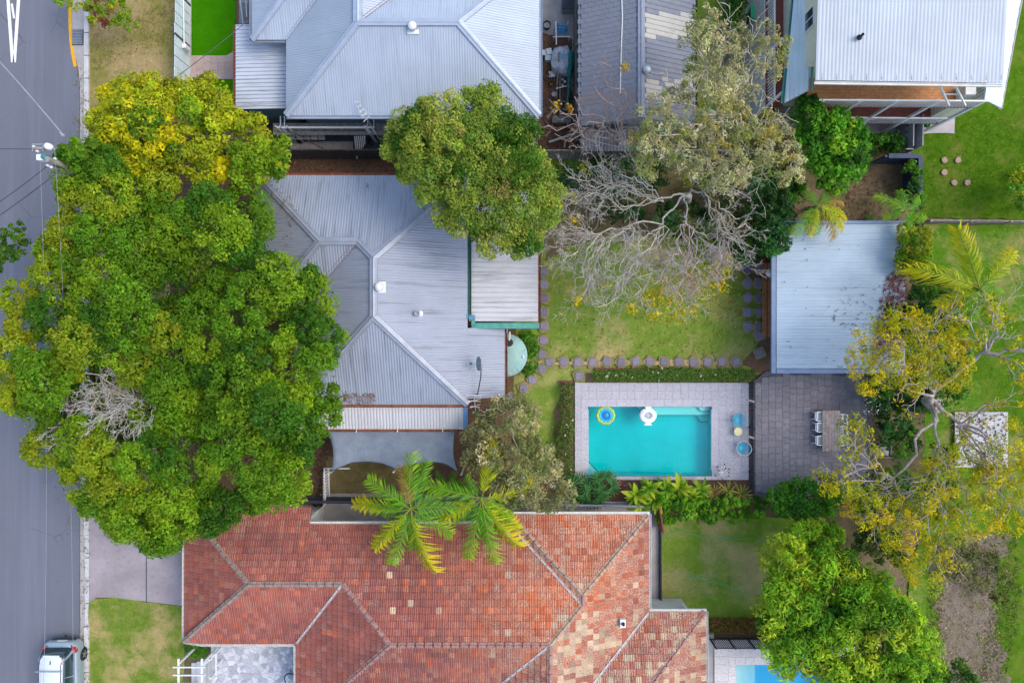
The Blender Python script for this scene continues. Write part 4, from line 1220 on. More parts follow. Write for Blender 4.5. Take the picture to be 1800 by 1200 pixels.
# crazy-paved porch in front
porch = sheet('porch', [(378, 1120), (526, 1120), (526, 1300), (378, 1300)], CONCPALE, z=.5)
MB().prism([W(378, 1120)[:2], W(526, 1120)[:2], W(526, 1300)[:2], W(378, 1300)[:2]], 0, .49).build('porch_base', CONCPALE, porch)
def crazy(parent, x0, y0, x1, y1, z, n, mat, cols, seed, gap=.02):
    """crazy paving: the cells of a scatter of points, each stone cut back from its neighbours"""
    rr = random.Random(seed); pts = []
    tries = 0
    md = math.sqrt((x1 - x0) * (y1 - y0) / n) * .62
    while len(pts) < n and tries < 20000:
        tries += 1
        p = (rr.uniform(x0, x1), rr.uniform(y0, y1))
        if all((p[0] - q[0]) ** 2 + (p[1] - q[1]) ** 2 > md * md for q in pts): pts.append(p)
    for i, p in enumerate(pts):
        cell = [(x0, y0, 0), (x1, y0, 0), (x1, y1, 0), (x0, y1, 0)]
        for j, q in enumerate(pts):
            if i == j: continue
            dx, dy = q[0] - p[0], q[1] - p[1]; L = math.hypot(dx, dy)
            if L > md * 5: continue
            nx, ny = dx / L, dy / L; lim = L / 2 - gap / 2
            out = []
            for k in range(len(cell)):
                a, b = cell[k], cell[(k + 1) % len(cell)]
                da = lim - ((a[0] - p[0]) * nx + (a[1] - p[1]) * ny); db = lim - ((b[0] - p[0]) * nx + (b[1] - p[1]) * ny)
                if da >= 0: out.append(a)
                if (da >= 0) != (db >= 0):
                    t = da / (da - db); out.append((a[0] + (b[0] - a[0]) * t, a[1] + (b[1] - a[1]) * t, 0))
            cell = out
            if len(cell) < 3: break
        if len(cell) < 3: continue
        c = rr.choice(cols); g = rr.uniform(.92, 1.08)
        me = MB().prism([(a[0] - p[0], a[1] - p[1]) for a in cell], 0, .03).mesh('paving_stone', mat)
        piece('paving_stone', me, parent, (p[0], p[1], z - .012 + rr.uniform(0, .004)), (0, 0, 0), (1, 1, 1), (c[0] * g, c[1] * g, c[2] * g, 1))
a, b = W(380, 1128, .5), W(523, 1230, .5)
crazy(porch, a[0], b[1], b[0], a[1], .5, 190, PALESTONE, [(.60, .61, .64), (.48, .49, .53), (.66, .66, .68), (.40, .41, .45)], 4)

# ---------------- garden studio with pale blue roof
sh = thing('garden_studio', 'garden studio with pale blue corrugated roof and slate blue gutters beside the dark patio', 'studio', (16, 2, 0))
sx0, sx1, sy0, sy1 = W(1365, 0, 2.8)[0], W(1590, 0, 2.95)[0], W(0, 647, 2.8)[1], W(0, 395, 2.8)[1]
ribbed('roof_panel', [(sx0, sy0, 2.8), (sx1, sy0, 3.0), (sx1, sy1, 3.0), (sx0, sy1, 2.8)], (-1, 0), PALEBLUE, sh, .155, .014)
MB().box(sx0 - .25, sy0 - .25, 2.66, sx0 - .02, sy1 + .2, 2.80).build('gutter', SLATEBLUE, sh, bevel=.02)
MB().box(sx0 - .02, sy0 - .25, 2.66, sx1 + .1, sy0 - .02, 2.84).build('gutter', SLATEBLUE, sh, bevel=.02)
MB().box(sx0 - .02, sy1 + .02, 2.68, sx1 + .1, sy1 + .2, 2.86).build('gutter', SLATEBLUE, sh, bevel=.02)
wall_block(sh, sx0 + 1.12, sy0 + .15, sx1 - .2, sy1 - .15, 0, 2.76, GREYPAINT, wins=(('s', .35, 2.2, .1, 2.1), ('w', .6, 2.0, .1, 2.1)))
MB().box(W(1400, 655)[0], sy0 - .35, 0, W(1422, 655)[0], sy0 + .14, .12).build('door_step', GREYPAINT, sh)
dx0, dx1, dy0, dy1 = W(1340, 0, .3)[0], W(1359, 0, .3)[0], W(0, 592, .3)[1], W(0, 462, .3)[1]
step = thing('deck', 'narrow oiled red timber deck along the west side of the garden studio', 'deck', (dx0, (dy0 + dy1) / 2, 0))
wb = (dx1 - dx0) / 4
for k in range(4):
    gap_ = .05 if k == 1 else .012
    MB().box(dx0 + k * wb, dy0, .26, dx0 + (k + 1) * wb - gap_, dy1, .3).build('board', DECKRED, step)
MB().box(dx0 + .02, dy0 + .02, .02, dx1 - .02, dy1 - .02, .25).build('frame', DARK, step)
# ================================================================== POOL AND YARD
PLASTER = mk('aqua_pool_plaster', (.48, .82, .80), .8, 0, .08, .8)
LEDGE = mk('pale_pool_step', (.62, .76, .72), .8, 0, .08, 1)
def water_mat(name, absorb, dens, tint=(.93, 1, 1)):
    t = NT(name)
    tr_ = t.n('ShaderNodeBsdfTransparent'); tr_.inputs['Color'].default_value = (*tint, 1)
    gl = t.n('ShaderNodeBsdfGlossy'); gl.inputs['Roughness'].default_value = .06
    fr = t.n('ShaderNodeFresnel'); fr.inputs['IOR'].default_value = 1.33
    nb = t.n('ShaderNodeBump'); nb.inputs['Distance'].default_value = .004
    t.l(t.noise(t.pos(), 3.5, 3, .5), nb.inputs['Height']); t.l(nb.outputs['Normal'], gl.inputs['Normal']); t.l(nb.outputs['Normal'], fr.inputs['Normal'])
    mx = t.n('ShaderNodeMixShader'); t.l(fr.outputs[0], mx.inputs[0]); t.l(tr_.outputs[0], mx.inputs[1]); t.l(gl.outputs[0], mx.inputs[2])
    t.l(mx.outputs[0], t.out.inputs['Surface'])
    va = t.n('ShaderNodeVolumeAbsorption'); va.inputs['Color'].default_value = (*absorb, 1); va.inputs['Density'].default_value = dens
    t.l(va.outputs[0], t.out.inputs['Volume'])
    return t.mat
POOLW = water_mat('pool_water', (.0, .935, .943), 2.3)
POOLB = water_mat('blue_pool_water', (.02, .72, .95), .75)

def pool(px0, py0, px1, py1, label, watermat, deep, shallow, name='swimming_pool'):
    (x0, y1), (x1, y0) = W(px0, py0)[:2], W(px1, py1)[:2]
    t = thing(name, label, 'swimming pool', ((x0 + x1) / 2, (y0 + y1) / 2, 0))
    mb = MB(); w = .2
    mb.box(x0 - w, y0 - w, -2.2, x0, y1 + w, -.002).box(x1, y0 - w, -2.2, x1 + w, y1 + w, -.002)
    mb.box(x0, y0 - w, -2.2, x1, y0, -.002).box(x0, y1, -2.2, x1, y1 + w, -.002)
    mb.add([(x0, y0, deep), (x1, y0, shallow), (x1, y1, shallow), (x0, y1, deep)], [(0, 1, 2, 3)])
    mb.build('basin', PLASTER, t)
    MB().box(x0 - .02, y0 - .02, -2.1, x1 + .02, y1 + .02, -.11).build('water', watermat, t)
    return t, x0, y0, x1, y1
HOLES = []
pl, X0, Y0, X1, Y1 = pool(1033, 713, 1249.5, 836.5, 'rectangular turquoise swimming pool with pale tiled surround and shallow bench', POOLW, -1.6, -.72)
k_ = lambda px, py, z: W(px, py, z)[:2]
MB().prism([(k_(1118, 714, -.35)[0], Y1), (X1, Y1), (X1, k_(0, 730, -.35)[1]), (k_(1136, 730, -.35)[0], k_(0, 730, -.35)[1])], -1.8, -.34).build('bench', LEDGE, pl)
MB().prism([(k_(1226, 0, -.3)[0], Y1), (X1, Y1), (X1, k_(0, 722, -.3)[1]), (k_(1231, 0, -.3)[0], k_(0, 722, -.3)[1])], -.4, -.22).build('step', LEDGE, pl)
MB().prism([(k_(1226, 0, -.5)[0], k_(0, 731, -.5)[1]), (X1, k_(0, 731, -.5)[1]), (X1, k_(0, 741, -.5)[1]), (k_(1231, 0, -.5)[0], k_(0, 741, -.5)[1])], -1.8, -.6).build('step', LEDGE, pl)
MB().prism([(X0, Y0), (k_(1058, 0, -.3)[0], Y0), (X0, k_(0, 809, -.3)[1])], -1.9, -.3).build('corner_seat', LEDGE, pl)
for a, b, z in (((1130, 729.5), (1249, 729.5), -.33), ((1226, 714), (1231, 722), -.21), ((1231, 722), (1249, 722), -.21), ((1226, 732), (1231, 741), -.59), ((1231, 741), (1249, 741), -.59), ((1034, 810), (1057, 836), -.29)):
    MB().bar(W(*a, z), W(*b, z), .05, .02).build('edge_tile', mk('teal_edge_tile', (.06, .30, .30), .4), pl)
p2, XB0, YB0, XB1, YB1 = pool(1291, 1164, 1478, 1290, 'bright blue swimming pool partly under the bushy tree at the bottom of the picture', POOLB, -1.6, -1.5)
for i, (a, b) in enumerate(((1291, 1301), (1301, 1314), (1314, 1327))):
    z = -.28 - .16 * i
    MB().box(k_(a, 0, z)[0], YB0, -1.8, k_(b, 0, z)[0], YB1, z).build('step', LEDGE, p2)
# the earth is open where the two pools lie
def holed(o, rects, ext):
    xs = sorted({-ext, ext} | {r[0] for r in rects} | {r[2] for r in rects}); ys = sorted({-ext, ext} | {r[1] for r in rects} | {r[3] for r in rects})
    mb = MB()
    for a, b in zip(xs, xs[1:]):
        for c, d in zip(ys, ys[1:]):
            if any(r[0] - 1e-6 <= a and b <= r[2] + 1e-6 and r[1] - 1e-6 <= c and d <= r[3] + 1e-6 for r in rects): continue
            mb.add([(a, c, 0), (b, c, 0), (b, d, 0), (a, d, 0)], [(0, 1, 2, 3)])
    me = mb.mesh('ground', EARTH); o.data = me; o.location = (0, 0, 0)
holed(ground, [(X0 - .01, Y0 - .01, X1 + .01, Y1 + .01), (XB0 - .01, YB0 - .01, XB1 + .01, YB1 + .01)], 400)

def tiled_deck(name, px0, py0, px1, py1, hole, tw, th_, mat, col, seed, jit=.03, gap=.005):
    (x0, y1), (x1, y0) = W(px0, py0)[:2], W(px1, py1)[:2]
    hx0, hy0, hx1, hy1 = hole
    LAYER[0] += 1; z = LAYER[0] * .004
    mb = MB()
    mb.box(x0, y0, -.1, hx0, y1, z).box(hx1, y0, -.1, x1, y1, z)
    if y0 < hy0: mb.box(hx0, y0, -.1, hx1, hy0, z)
    mb.box(hx0, hy1, -.1, hx1, y1, z)
    o = mb.build(name, CONC); tag(o, kind='structure')
    rr = random.Random(seed); cache = {}
    def put(a, b, c, d, tone=1):
        w, h = round(c - a, 3), round(d - b, 3)
        if w < .05 or h < .05: return
        if (w, h) not in cache: cache[(w, h)] = tile_mesh('deck_tile', w - gap, h - gap, .03, mat, .005)
        g = rr.uniform(1 - jit, 1 + jit) * tone
        piece('tile', cache[(w, h)], o, ((a + c) / 2, (b + d) / 2, z - .008 + rr.uniform(0, .003)), (0, 0, 0), (1, 1, 1), (col[0] * g, col[1] * g, col[2] * g, 1))
    cw = .36
    def fill(a, b, c, d):
        nx, ny = max(1, round((c - a) / tw)), max(1, round((d - b) / th_))
        for i in range(nx):
            for j in range(ny): put(a + (c - a) * i / nx, b + (d - b) * j / ny, a + (c - a) * (i + 1) / nx, b + (d - b) * (j + 1) / ny)
    # coping stones round the water, then the field
    n = round((hx1 - hx0) / .5)
    for i in range(n):
        a, c = hx0 + (hx1 - hx0) * i / n, hx0 + (hx1 - hx0) * (i + 1) / n
        put(a, hy1 - .03, c, hy1 + cw, 1.06)
        if y0 < hy0: put(a, max(y0, hy0 - cw), c, hy0 + .03, 1.06)
    fill(x0, y0, hx0 - cw, y1)
    fill(hx1 + cw, y0, x1, y1)
    n = round((hy1 - hy0 + 2 * cw) / .5)
    ya, yb_ = max(y0, hy0 - cw), hy1 + cw
    n = max(1, round((yb_ - ya) / .5))
    for i in range(n):
        a, b = ya + (yb_ - ya) * i / n, ya + (yb_ - ya) * (i + 1) / n
        put(hx0 - cw, a, hx0 + (.03 if a >= hy0 and b <= hy1 else 0), b, 1.06); put(hx1 - (.03 if a >= hy0 and b <= hy1 else 0), a, hx1 + cw, b, 1.06)
    fill(hx0 - cw, hy1 + cw, hx1 + cw, y1)
    if y0 < hy0 - cw: fill(hx0 - cw, y0, hx1 + cw, hy0 - cw)
    return o
tiled_deck('pool_deck', 1010, 672, 1314, 842, (X0, Y0, X1, Y1), .40, .40, PALESTONE, (.49, .475, .51), 3)
tiled_deck('pool_deck', 1254, 1121, 1500, 1296, (XB0, YB0, XB1, YB1), .62, .42, PALESTONE, (.66, .62, .60), 4)

# ---------------- floats in the pool
zw = -.11
def torus(mb, c, R, r, n=28, k=8, m=0, flat=.8, wob=0, nw=8):
    vs = []; fs = []
    for i in range(n):
        a = 2 * math.pi * i / n; rr = R + wob * math.cos(nw * a)
        for j in range(k):
            b = 2 * math.pi * j / k
            vs.append((c[0] + (rr + r * math.cos(b)) * math.cos(a), c[1] + (rr + r * math.cos(b)) * math.sin(a), c[2] + r * flat * math.sin(b)))
    for i in range(n):
        for j in range(k): fs.append((i * k + j, ((i + 1) % n) * k + j, ((i + 1) % n) * k + (j + 1) % k, i * k + (j + 1) % k))
    mb.add(vs, fs, m); return mb
p = W(1065, 730, 0)
fl = thing('pool_float', 'round blue pool float with yellow scalloped rim near the west end of the pool', 'pool float', (p[0], p[1], zw), 'floats on the pool')
V_Y = mk('yellow_green_vinyl', (.42, .55, .09), .35, 0, .1, 5); V_B = mk('blue_vinyl', (.03, .30, .62), .3, 0, .1, 5); V_C = mk('cyan_vinyl', (.04, .50, .66), .3, 0, .1, 5)
torus(MB(), (p[0], p[1], zw + .05), .43, .075, 40, 8, wob=.02, nw=10).build('rim', V_Y, fl, smooth=True)
torus(MB(), (p[0], p[1], zw + .06), .325, .055).build('ring', V_C, fl, smooth=True)
torus(MB(), (p[0], p[1], zw + .055), .235, .05).build('ring', V_B, fl, smooth=True)
MB().lathe([(.19, -.02), (.2, .03), (.15, .07), (.05, .085), (.01, .086)], (p[0], p[1], zw), 24).build('seat', mk('deep_blue_vinyl', (.02, .22, .48), .3, 0, .1, 5), fl, smooth=True)
p = W(1139, 730, 0)
wf = thing('pool_float', 'white oval pool float with head and tail fins by the pool bench', 'pool float', (p[0], p[1], zw), 'floats on the pool')
V_W = mk('white_vinyl', (.80, .80, .80), .35, 0, .04, 5); V_G = mk('grey_vinyl', (.42, .50, .47), .4, 0, .1, 5)
mb = torus(MB(), (0, 0, 0), .30, .15, 32, 10); mb.xform(Matrix.Translation((p[0], p[1], zw + .07)) @ Matrix.Diagonal((1.05, .95, 1, 1))); mb.build('ring', V_W, wf, smooth=True)
mb = MB().lathe([(.16, -.02), (.17, .04), (.1, .06)], (p[0] + .02, p[1], zw), 20); mb.build('seat', V_G, wf, smooth=True)
def fin(nm, y0, w0, y1, w1, z):
    pts = [(-w0, y0), (w0, y0), (w1 * .8, y1 * .9 + y0 * .1), (w1, y1), (w1 * .45, y1 - (y1 - y0) * .15), (0, y1 - (y1 - y0) * .05), (-w1 * .45, y1 - (y1 - y0) * .15), (-w1, y1), (-w1 * .8, y1 * .9 + y0 * .1)]
    return MB().prism([(p[0] + a, p[1] + b) for a, b in pts], zw + z, zw + z + .1).build(nm, V_W, wf, bevel=.03)
fin('head', .36, .12, .56, .27, .12); fin('tail', -.38, .12, -.53, .27, .03)
for dx, dy in ((-.28, .08), (-.2, -.02), (-.24, .17)): MB().lathe([(.035, 0), (.03, .02)], (p[0] + dx, p[1] + dy, zw + .18), 8).build('handle', V_G, wf)

# ---------------- chairs, side table and ornament on the pool deck
STRING = mk('turquoise_cord', (.07, .47, .62), .5, 0, .15, 8)
def string_chair(px, py, rot, label, rimmat):
    x, y, _ = W(px, py, .5)
    t = thing('lounge_chair', label, 'chair', (x, y, .06), 'round string chairs by the pool')
    R = .36
    shell = MB(); rings = 9; sp = 34
    def pt(a, f):
        r_ = R * f; px_, py_ = r_ * math.cos(a) * .95, r_ * math.sin(a)
        return Vector((x + px_, y + py_, .06 + .30 + .20 * f ** 2 + .22 * max(0, math.cos(a - rot)) * f ** 2))
    for i in range(sp):
        a = 2 * math.pi * i / sp
        shell.tube([pt(a, f) for f in (.06, .4, .7, 1.0)], .012, 4, cap=False)
    for f in (.15, .35, .55, .75): shell.tube([pt(2 * math.pi * i / 24, f) for i in range(25)], .010, 4, cap=False)
    shell.build('seat', STRING, t)
    MB().tube([pt(2 * math.pi * i / 28, 1.02) for i in range(29)], .016, 6, cap=False).build('rim', rimmat, t)
    for k in range(3):
        a = rot + math.pi + (k - 1) * 2.1
        q = pt(a, .55); MB().tube([q, (x + .44 * math.cos(a), y + .44 * math.sin(a), .06)], .011, 5).build('leg', BLACK, t)
    return t
string_chair(1299, 738, .1, 'round turquoise string chair standing north of the small yellow table', STRING)
string_chair(1306, 787, -.35, 'round turquoise string chair with white rim south of the small yellow table', WHITE)
x, y, _ = W(1296.5, 758, .4)
t = thing('side_table', 'small round pale yellow side table between the two string chairs', 'table', (x, y, .06))
MB().lathe([(.20, 0), (.215, .01), (.215, .03), (.19, .035), (.185, .022), (.01, .022)], (x, y, .47), 24).build('tabletop', mk('pale_yellow_enamel', (.72, .66, .33), .4, 0, .1, 6), t)
for k in range(3):
    a = k * 2.094 + .6; MB().tube([(x + .1 * math.cos(a), y + .1 * math.sin(a), .47), (x + .26 * math.cos(a), y + .26 * math.sin(a), .06)], .01, 5).build('leg', BLACK, t)
x, y, _ = W(1268, 829, .3)
t = thing('garden_ornament', 'white spiky star ornament with black tipped arms at the pool deck corner', 'ornament', (x, y, .06))
rr = random.Random(4)
MB().lathe([(.05, 0), (.04, .3), (.06, .34), (.02, .38)], (x, y, .06), 10).build('stem', WHITE, t)
for k in range(11):
    a = k * .571 + rr.uniform(-.15, .15); L = rr.uniform(.3, .42); z = .38 + rr.uniform(-.05, .15)
    q = (x + L * math.cos(a), y + L * math.sin(a), z)
    b = MB().tube([(x, y, .36), (x + L * .6 * math.cos(a), y + L * .6 * math.sin(a), z + .03), q], [.02, .016, .012], 5).build('arm', WHITE, t)
    if k % 2 == 0: MB().bar(q, (x + (L + .09) * math.cos(a + .1), y + (L + .09) * math.sin(a + .1), z), .045, .03).build('tip', BLACK, b)
for dx, dy in ((-.27, .28), (.36, .16), (.2, .2)):
    MB().lathe([(.01, -.03), (.04, 0), (.01, .03)], (x + dx, y + dy, .42), 8).build('bead', BLACK, t)
    MB().tube([(x, y, .38), (x + dx, y + dy, .42)], .008, 4).build('arm', BLACK, t)

# ---------------- fences
def slat_fence(name, label, a, b, h, mat, gap, wd, railmat=None, posts=3, cat='fence', z0=.03, lean=0):
    (xa, ya), (xb, yb2) = W(*a)[:2], W(*b)[:2]
    t = thing(name, label, cat, ((xa + xb) / 2, (ya + yb2) / 2, 0))
    A, B = Vector((xa, ya, 0)), Vector((xb, yb2, 0)); L = (B - A).length; d = (B - A) / L
    n = int(L / gap)
    ang = math.atan2(d.y, d.x)
    me = MB().box(-wd / 2, -.012, z0, wd / 2, .012, h - .06).mesh('slat', mat)
    for i in range(n): piece('slat', me, t, A + d * (i + .5) * gap, (0, 0, ang))
    for z in (h - .05, .15): MB().bar(A + Vector((0, 0, z)), B + Vector((0, 0, z)), .05, .04).build('rail', railmat or mat, t)
    for i in range(posts):
        p = A + d * L * i / (posts - 1); MB().box(p.x - .035, p.y - .035, 0, p.x + .035, p.y + .035, h + .03).build('post', railmat or mat, t)
    return t
slat_fence('pool_fence', 'charcoal slatted pool fence between the pool deck and dark patio', (1317, 673), (1317, 866), .9, CHAR, .11, .05, CHAR, 6)
MB()
pg = bpy.data.objects['pool_fence']
for yy in (704, 768):
    a, b = W(1313, yy - 2, 1.0), W(1326, yy + 2, 1.0)
    MB().bar(a, b, .10, .04).build('timber_clamp', TIMBER, pg)
slat_fence('pool_fence', 'black slatted pool fence beside the corner of the terracotta roof', (1247, 1121), (1345, 1121), 1.25, BLACK, .095, .05, CHAR, 4)
def panel_fence(name, label, a, b, h, mat, bay=2.4, postmat=None, cap_=True, thick=.05, pale=.14):
    (xa, ya), (xb, yb2) = W(*a)[:2], W(*b)[:2]
    t = thing(name, label, 'fence', ((xa + xb) / 2, (ya + yb2) / 2, 0))
    A, B = Vector((xa, ya, 0)), Vector((xb, yb2, 0)); L = (B - A).length; d = (B - A) / L; nn = Vector((-d.y, d.x, 0))
    nb = max(1, round(L / bay)); rr = random.Random(int(L * 100))
    for i in range(nb):
        p, q = A + d * L * i / nb, A + d * L * (i + 1) / nb
        mb = MB(); m = max(1, round((q - p).length / pale))
        for j in range(m):
            u, v = p + (q - p) * j / m, p + (q - p) * (j + .93) / m; hh = h + rr.uniform(-.03, .03); o_ = nn * rr.uniform(-.008, .008)
            mb.bar(u + o_ + Vector((0, 0, hh / 2)), v + o_ + Vector((0, 0, hh / 2)), thick * .5, hh)
        mb.build('fence_panel', mat, t)
        MB().box(p.x - .05, p.y - .05, 0, p.x + .05, p.y + .05, h + .02).build('post', postmat or mat, t)
        if cap_:
            off = nn * .05
            MB().bar(p + off + Vector((0, 0, h - .15)), q + off + Vector((0, 0, h - .15)), .05, .09).build('rail', postmat or mat, t)
            MB().bar(p + off + Vector((0, 0, .4)), q + off + Vector((0, 0, .4)), .05, .09).build('rail', postmat or mat, t)
    return t
panel_fence('boundary_fence', 'dark timber boundary fence running along the north side of the grey roofed house', (395, 278), (700, 280), 1.7, mk('dark_stained_timber', (.07, .065, .065), .8, 0, .4, 5))
panel_fence('boundary_fence', 'grey timber boundary fence behind the bare branched tree', (705, 280), (1320, 280), 1.7, TIMBER)
f1 = panel_fence('boundary_fence', 'dark blue boundary fence corner north of the garden studio', (1530, 288), (1592, 288), 1.5, DKBLUE, 1.9, DKBLUE, True, .10)
(xa, ya), (xb, yb2) = W(1589, 288)[:2], W(1589, 350)[:2]
MB().box(xa - .11, yb2, .02, xa + .11, ya, 1.5).build('fence_panel', DKBLUE, f1)
MB().box(W(1535, 0)[0], ya - .1, 1.40, xa - .12, ya + .14, 1.52).build('coping', DKBLUE, f1)
panel_fence('boundary_fence', 'steel grey boundary fence between the dry grass and the tiled house', (540, 872), (720, 874), 1.5, CHAR, 2.4, CHAR)
panel_fence('boundary_fence', 'grey timber fence behind the palms along the concrete side path', (722, 874), (1146, 882), 1.3, GREYPAINT)
panel_fence('boundary_fence', 'rusty brown fence end beside the big leaved plants', (1148, 880), (1156, 925), 1.5, REDBROWN, 1.2)
panel_fence('boundary_fence', 'black edged fence along the side lawn of the tiled house', (1158, 908), (1158, 1068), .35, CHAR, 2.4)
panel_fence('boundary_fence', 'leaning old grey paling fence between the two bright green lawns', (1622, 392), (1830, 394), .75, TIMBER, 2.0, TIMBER)
panel_fence('alley_fence', 'grey timber fence between the alley and the tiled garage', (1008, -60), (1008, 262), 1.6, TIMBER)
panel_fence('side_fence', 'pale grey fence beside the olive coloured tree and green lidded bin', (1268, -60), (1268, 120), 1.5, TIMBER)
ff = panel_fence('garden_fence', 'pale blue garden fence with dark posts at the edge of the dry verge', (337, -60), (335, 158), 1.75, mk('pale_blue_sheet_fence', (.60, .70, .74), .6, 0, .12, 4), 2.2, CHAR, False, .05, .55)
MB().bar(W(322, -40, 1.0), W(324, 80, 1.0), .06, .05).build('rail', WHITE, ff)
MB().box(*W(323, 87, .9)[:2], .6, W(330, 80, .9)[0], W(330, 80, .9)[1], 1.1).build('letter_box', WHITE, ff)
tag(sheet('fence_footing', [(333, -60), (339, -60), (339, 150), (333, 150)], CONC), kind='structure')
# dark gate with rungs at the top right
t = thing('garden_gate', 'dark grey slatted garden gate between shrubs and the bright green lawn', 'gate', (*W(1600, 240)[:2], 0))
for px in (1591, 1607):
    MB().bar(W(px, 210, .9), W(px - 1, 264, .9), .05, 1.6).build('frame', GREYPAINT, t)
for k in range(9):
    MB().bar(W(1592, 214 + k * 6, 1.2), W(1606, 214 + k * 6, 1.2), .05, .05).build('bar', CHAR if k % 2 else GREYPAINT, t)
# white gate beside the shade sail
t = thing('garden_gate', 'white picket gate at the west end of the shade sail', 'gate', (*W(575, 852)[:2], 0))
MB().bar(W(570, 822, .95), W(572, 886, .95), .05, .06).build('rail', WHITE, t); MB().bar(W(578, 822, .15), W(579, 884, .15), .05, .06).build('rail', WHITE, t)
for k in range(12):
    p = W(578, 826 + k * 5, 0); MB().box(p[0] - .03, p[1] - .055, .03, p[0] - .01, p[1] + .055, 1.0).build('picket', WHITE, t)
MB().bar(W(572, 823, 1.0), W(615, 823, 1.0), .06, .07).build('top_rail', OFFWHITE, t)
# white pergola over the front steps
t = thing('garden_arch', 'white timber garden arch with cross slats beside the front lawn', 'garden arch', (*W(334, 1185)[:2], 0))
for px in (314, 355): 
    MB().bar(W(px, 1157, 2.3), W(px, 1250, 2.3), .08, .09).build('beam', WHITE, t)
    for py in (1166, 1235): 
        q = W(px, py, 2.3); MB().box(q[0] - .045, q[1] - .045, 0, q[0] + .045, q[1] + .045, 2.25).build('post', WHITE, t)
for py in (1172, 1186, 1201, 1216, 1231): MB().bar(W(304, py, 2.39), W(361, py, 2.39), .055, .06).build('slat', WHITE, t)
for k in range(4): MB().box(W(338 + k * 11, 0)[0], W(0, 1230)[1], 0, W(349 + k * 11, 0)[0], W(0, 1163 - k * 4)[1], .10 + k * .11).build('step', CONCPALE, porch)
t = thing('porch_railing', 'white timber railing down the steps of the crazy paved porch', 'railing', (*W(372, 1180)[:2], 0))
MB().bar(W(380, 1147, 1.3), W(357, 1170, .9), .06, .07).build('handrail', WHITE, t)
for a in ((380, 1147), (370, 1158), (380, 1170), (371, 1190)): 
    q = W(*a, 1.2); MB().box(q[0] - .04, q[1] - .04, .1, q[0] + .04, q[1] + .04, 1.3).build('post', WHITE, t)
MB().bar(W(380, 1148, 1.35), W(380, 1186, 1.35), .06, .06).build('handrail', WHITE, t)
MB().bar(W(370, 1206, 1.2), W(382, 1188, 1.3), .08, .06).build('handrail', OFFWHITE, t)
p = W(512, 1188, 1.0)
t = thing('garden_chair', 'grey curved chair on the porch half under the tiled eave', 'chair', (p[0], p[1], .52))
MB().lathe([(.2, 0), (.22, .02), (.2, .05)], (p[0], p[1], .9), 16).build('seat', GREYPAINT, t)
MB().tube([(p[0] + .27 * math.cos(a), p[1] + .27 * math.sin(a), 1.25) for a in np.linspace(.6, 3.9, 10)], .035, 6).build('backrest', CHAR, t)
for a in (.7, 2.3, 3.9, 5.4): MB().tube([(p[0] + .17 * math.cos(a), p[1] + .17 * math.sin(a), .9), (p[0] + .22 * math.cos(a), p[1] + .22 * math.sin(a), .52)], .015, 5).build('leg', CHAR, t)

# ---------------- dining table and six chairs
x, y, _ = W(1461, 757, .75)
t = thing('dining_table', 'weathered grey plank dining table on the dark patio', 'table', (x, y, .05))
for k in range(6): MB().box(x - .46 + k * .1545, y - 1.05, .74 + (k % 3) * .002, x - .46 + k * .1545 + .147, y + 1.05, .78 + (k % 3) * .002).build('plank', mk('table_plank', (.30 + .02 * (k % 3), .255 + .016 * (k % 2), .235), .8, 0, .4, 7), t)
for sx in (-1, 1):
    for sy in (-1, 1): MB().box(x + sx * .38 - .045, y + sy * .92 - .045, .05, x + sx * .38 + .045, y + sy * .92 + .045, .73).build('leg', TIMBER, t)
MB().box(x - .4, y - .95, .66, x + .4, y + .95, .735).build('apron', TIMBER, t)
CHW = mk('white_moulded_plastic', (.80, .82, .81), .4, 0, .05, 5)
def chair0(label):
    t = thing('dining_chair', label, 'chair', (0, 0, .05), 'white chairs round the plank table')
    ORG[t.name] = Vector((0, 0, 0)); t.location = (0, 0, 0)
    MB().box(-.2, -.2, .43, .22, .2, .46).build('seat', CHW, t, bevel=.012)
    b = MB()
    pts = [(-.25 + .05 * math.cos(a) - .05, .22 * math.sin(a)) for a in np.linspace(-1.3, 1.3, 9)]
    for (a0, b0), (a1, b1) in zip(pts, pts[1:]): b.bar((a0 + .02, b0, .72), (a1 + .02, b1, .72), .035, .15)
    b.build('backrest', CHW, t)
    for s in (-1, 1):
        MB().tube([(-.27, s * .2, .70), (-.1, s * .235, .66), (.1, s * .23, .645), (.15, s * .22, .44)], .024, 6).build('armrest', CHW, t)
        for q in (-.2, .18): MB().tube([(q, s * .17, .44), (q * 1.25, s * .21, 0)], .024, 6).build('leg', CHW, t)
    return t
spots = [(1439, 731, 0, 'white chair at the north end of the west side of the plank table'), (1440, 750, 0, 'white chair in the middle of the west side of the plank table'),
         (1440, 773, 0, 'white chair at the south end of the west side of the plank table'), (1476, 735, math.pi, 'white chair at the north end of the east side of the plank table'),
         (1476, 756, math.pi, 'white chair in the middle of the east side of the plank table'), (1475, 774, math.pi, 'white chair at the south end of the east side of the plank table')]
c0 = chair0(spots[0][3])
for i, (px, py, rz, lb) in enumerate(spots):
    c = c0 if i == 0 else copy_tree(c0)
    q = W(px, py, .5); c.location = (q[0], q[1], .055); c.rotation_euler = (0, 0, rz + (i - 2) * .04); c['label'] = lb
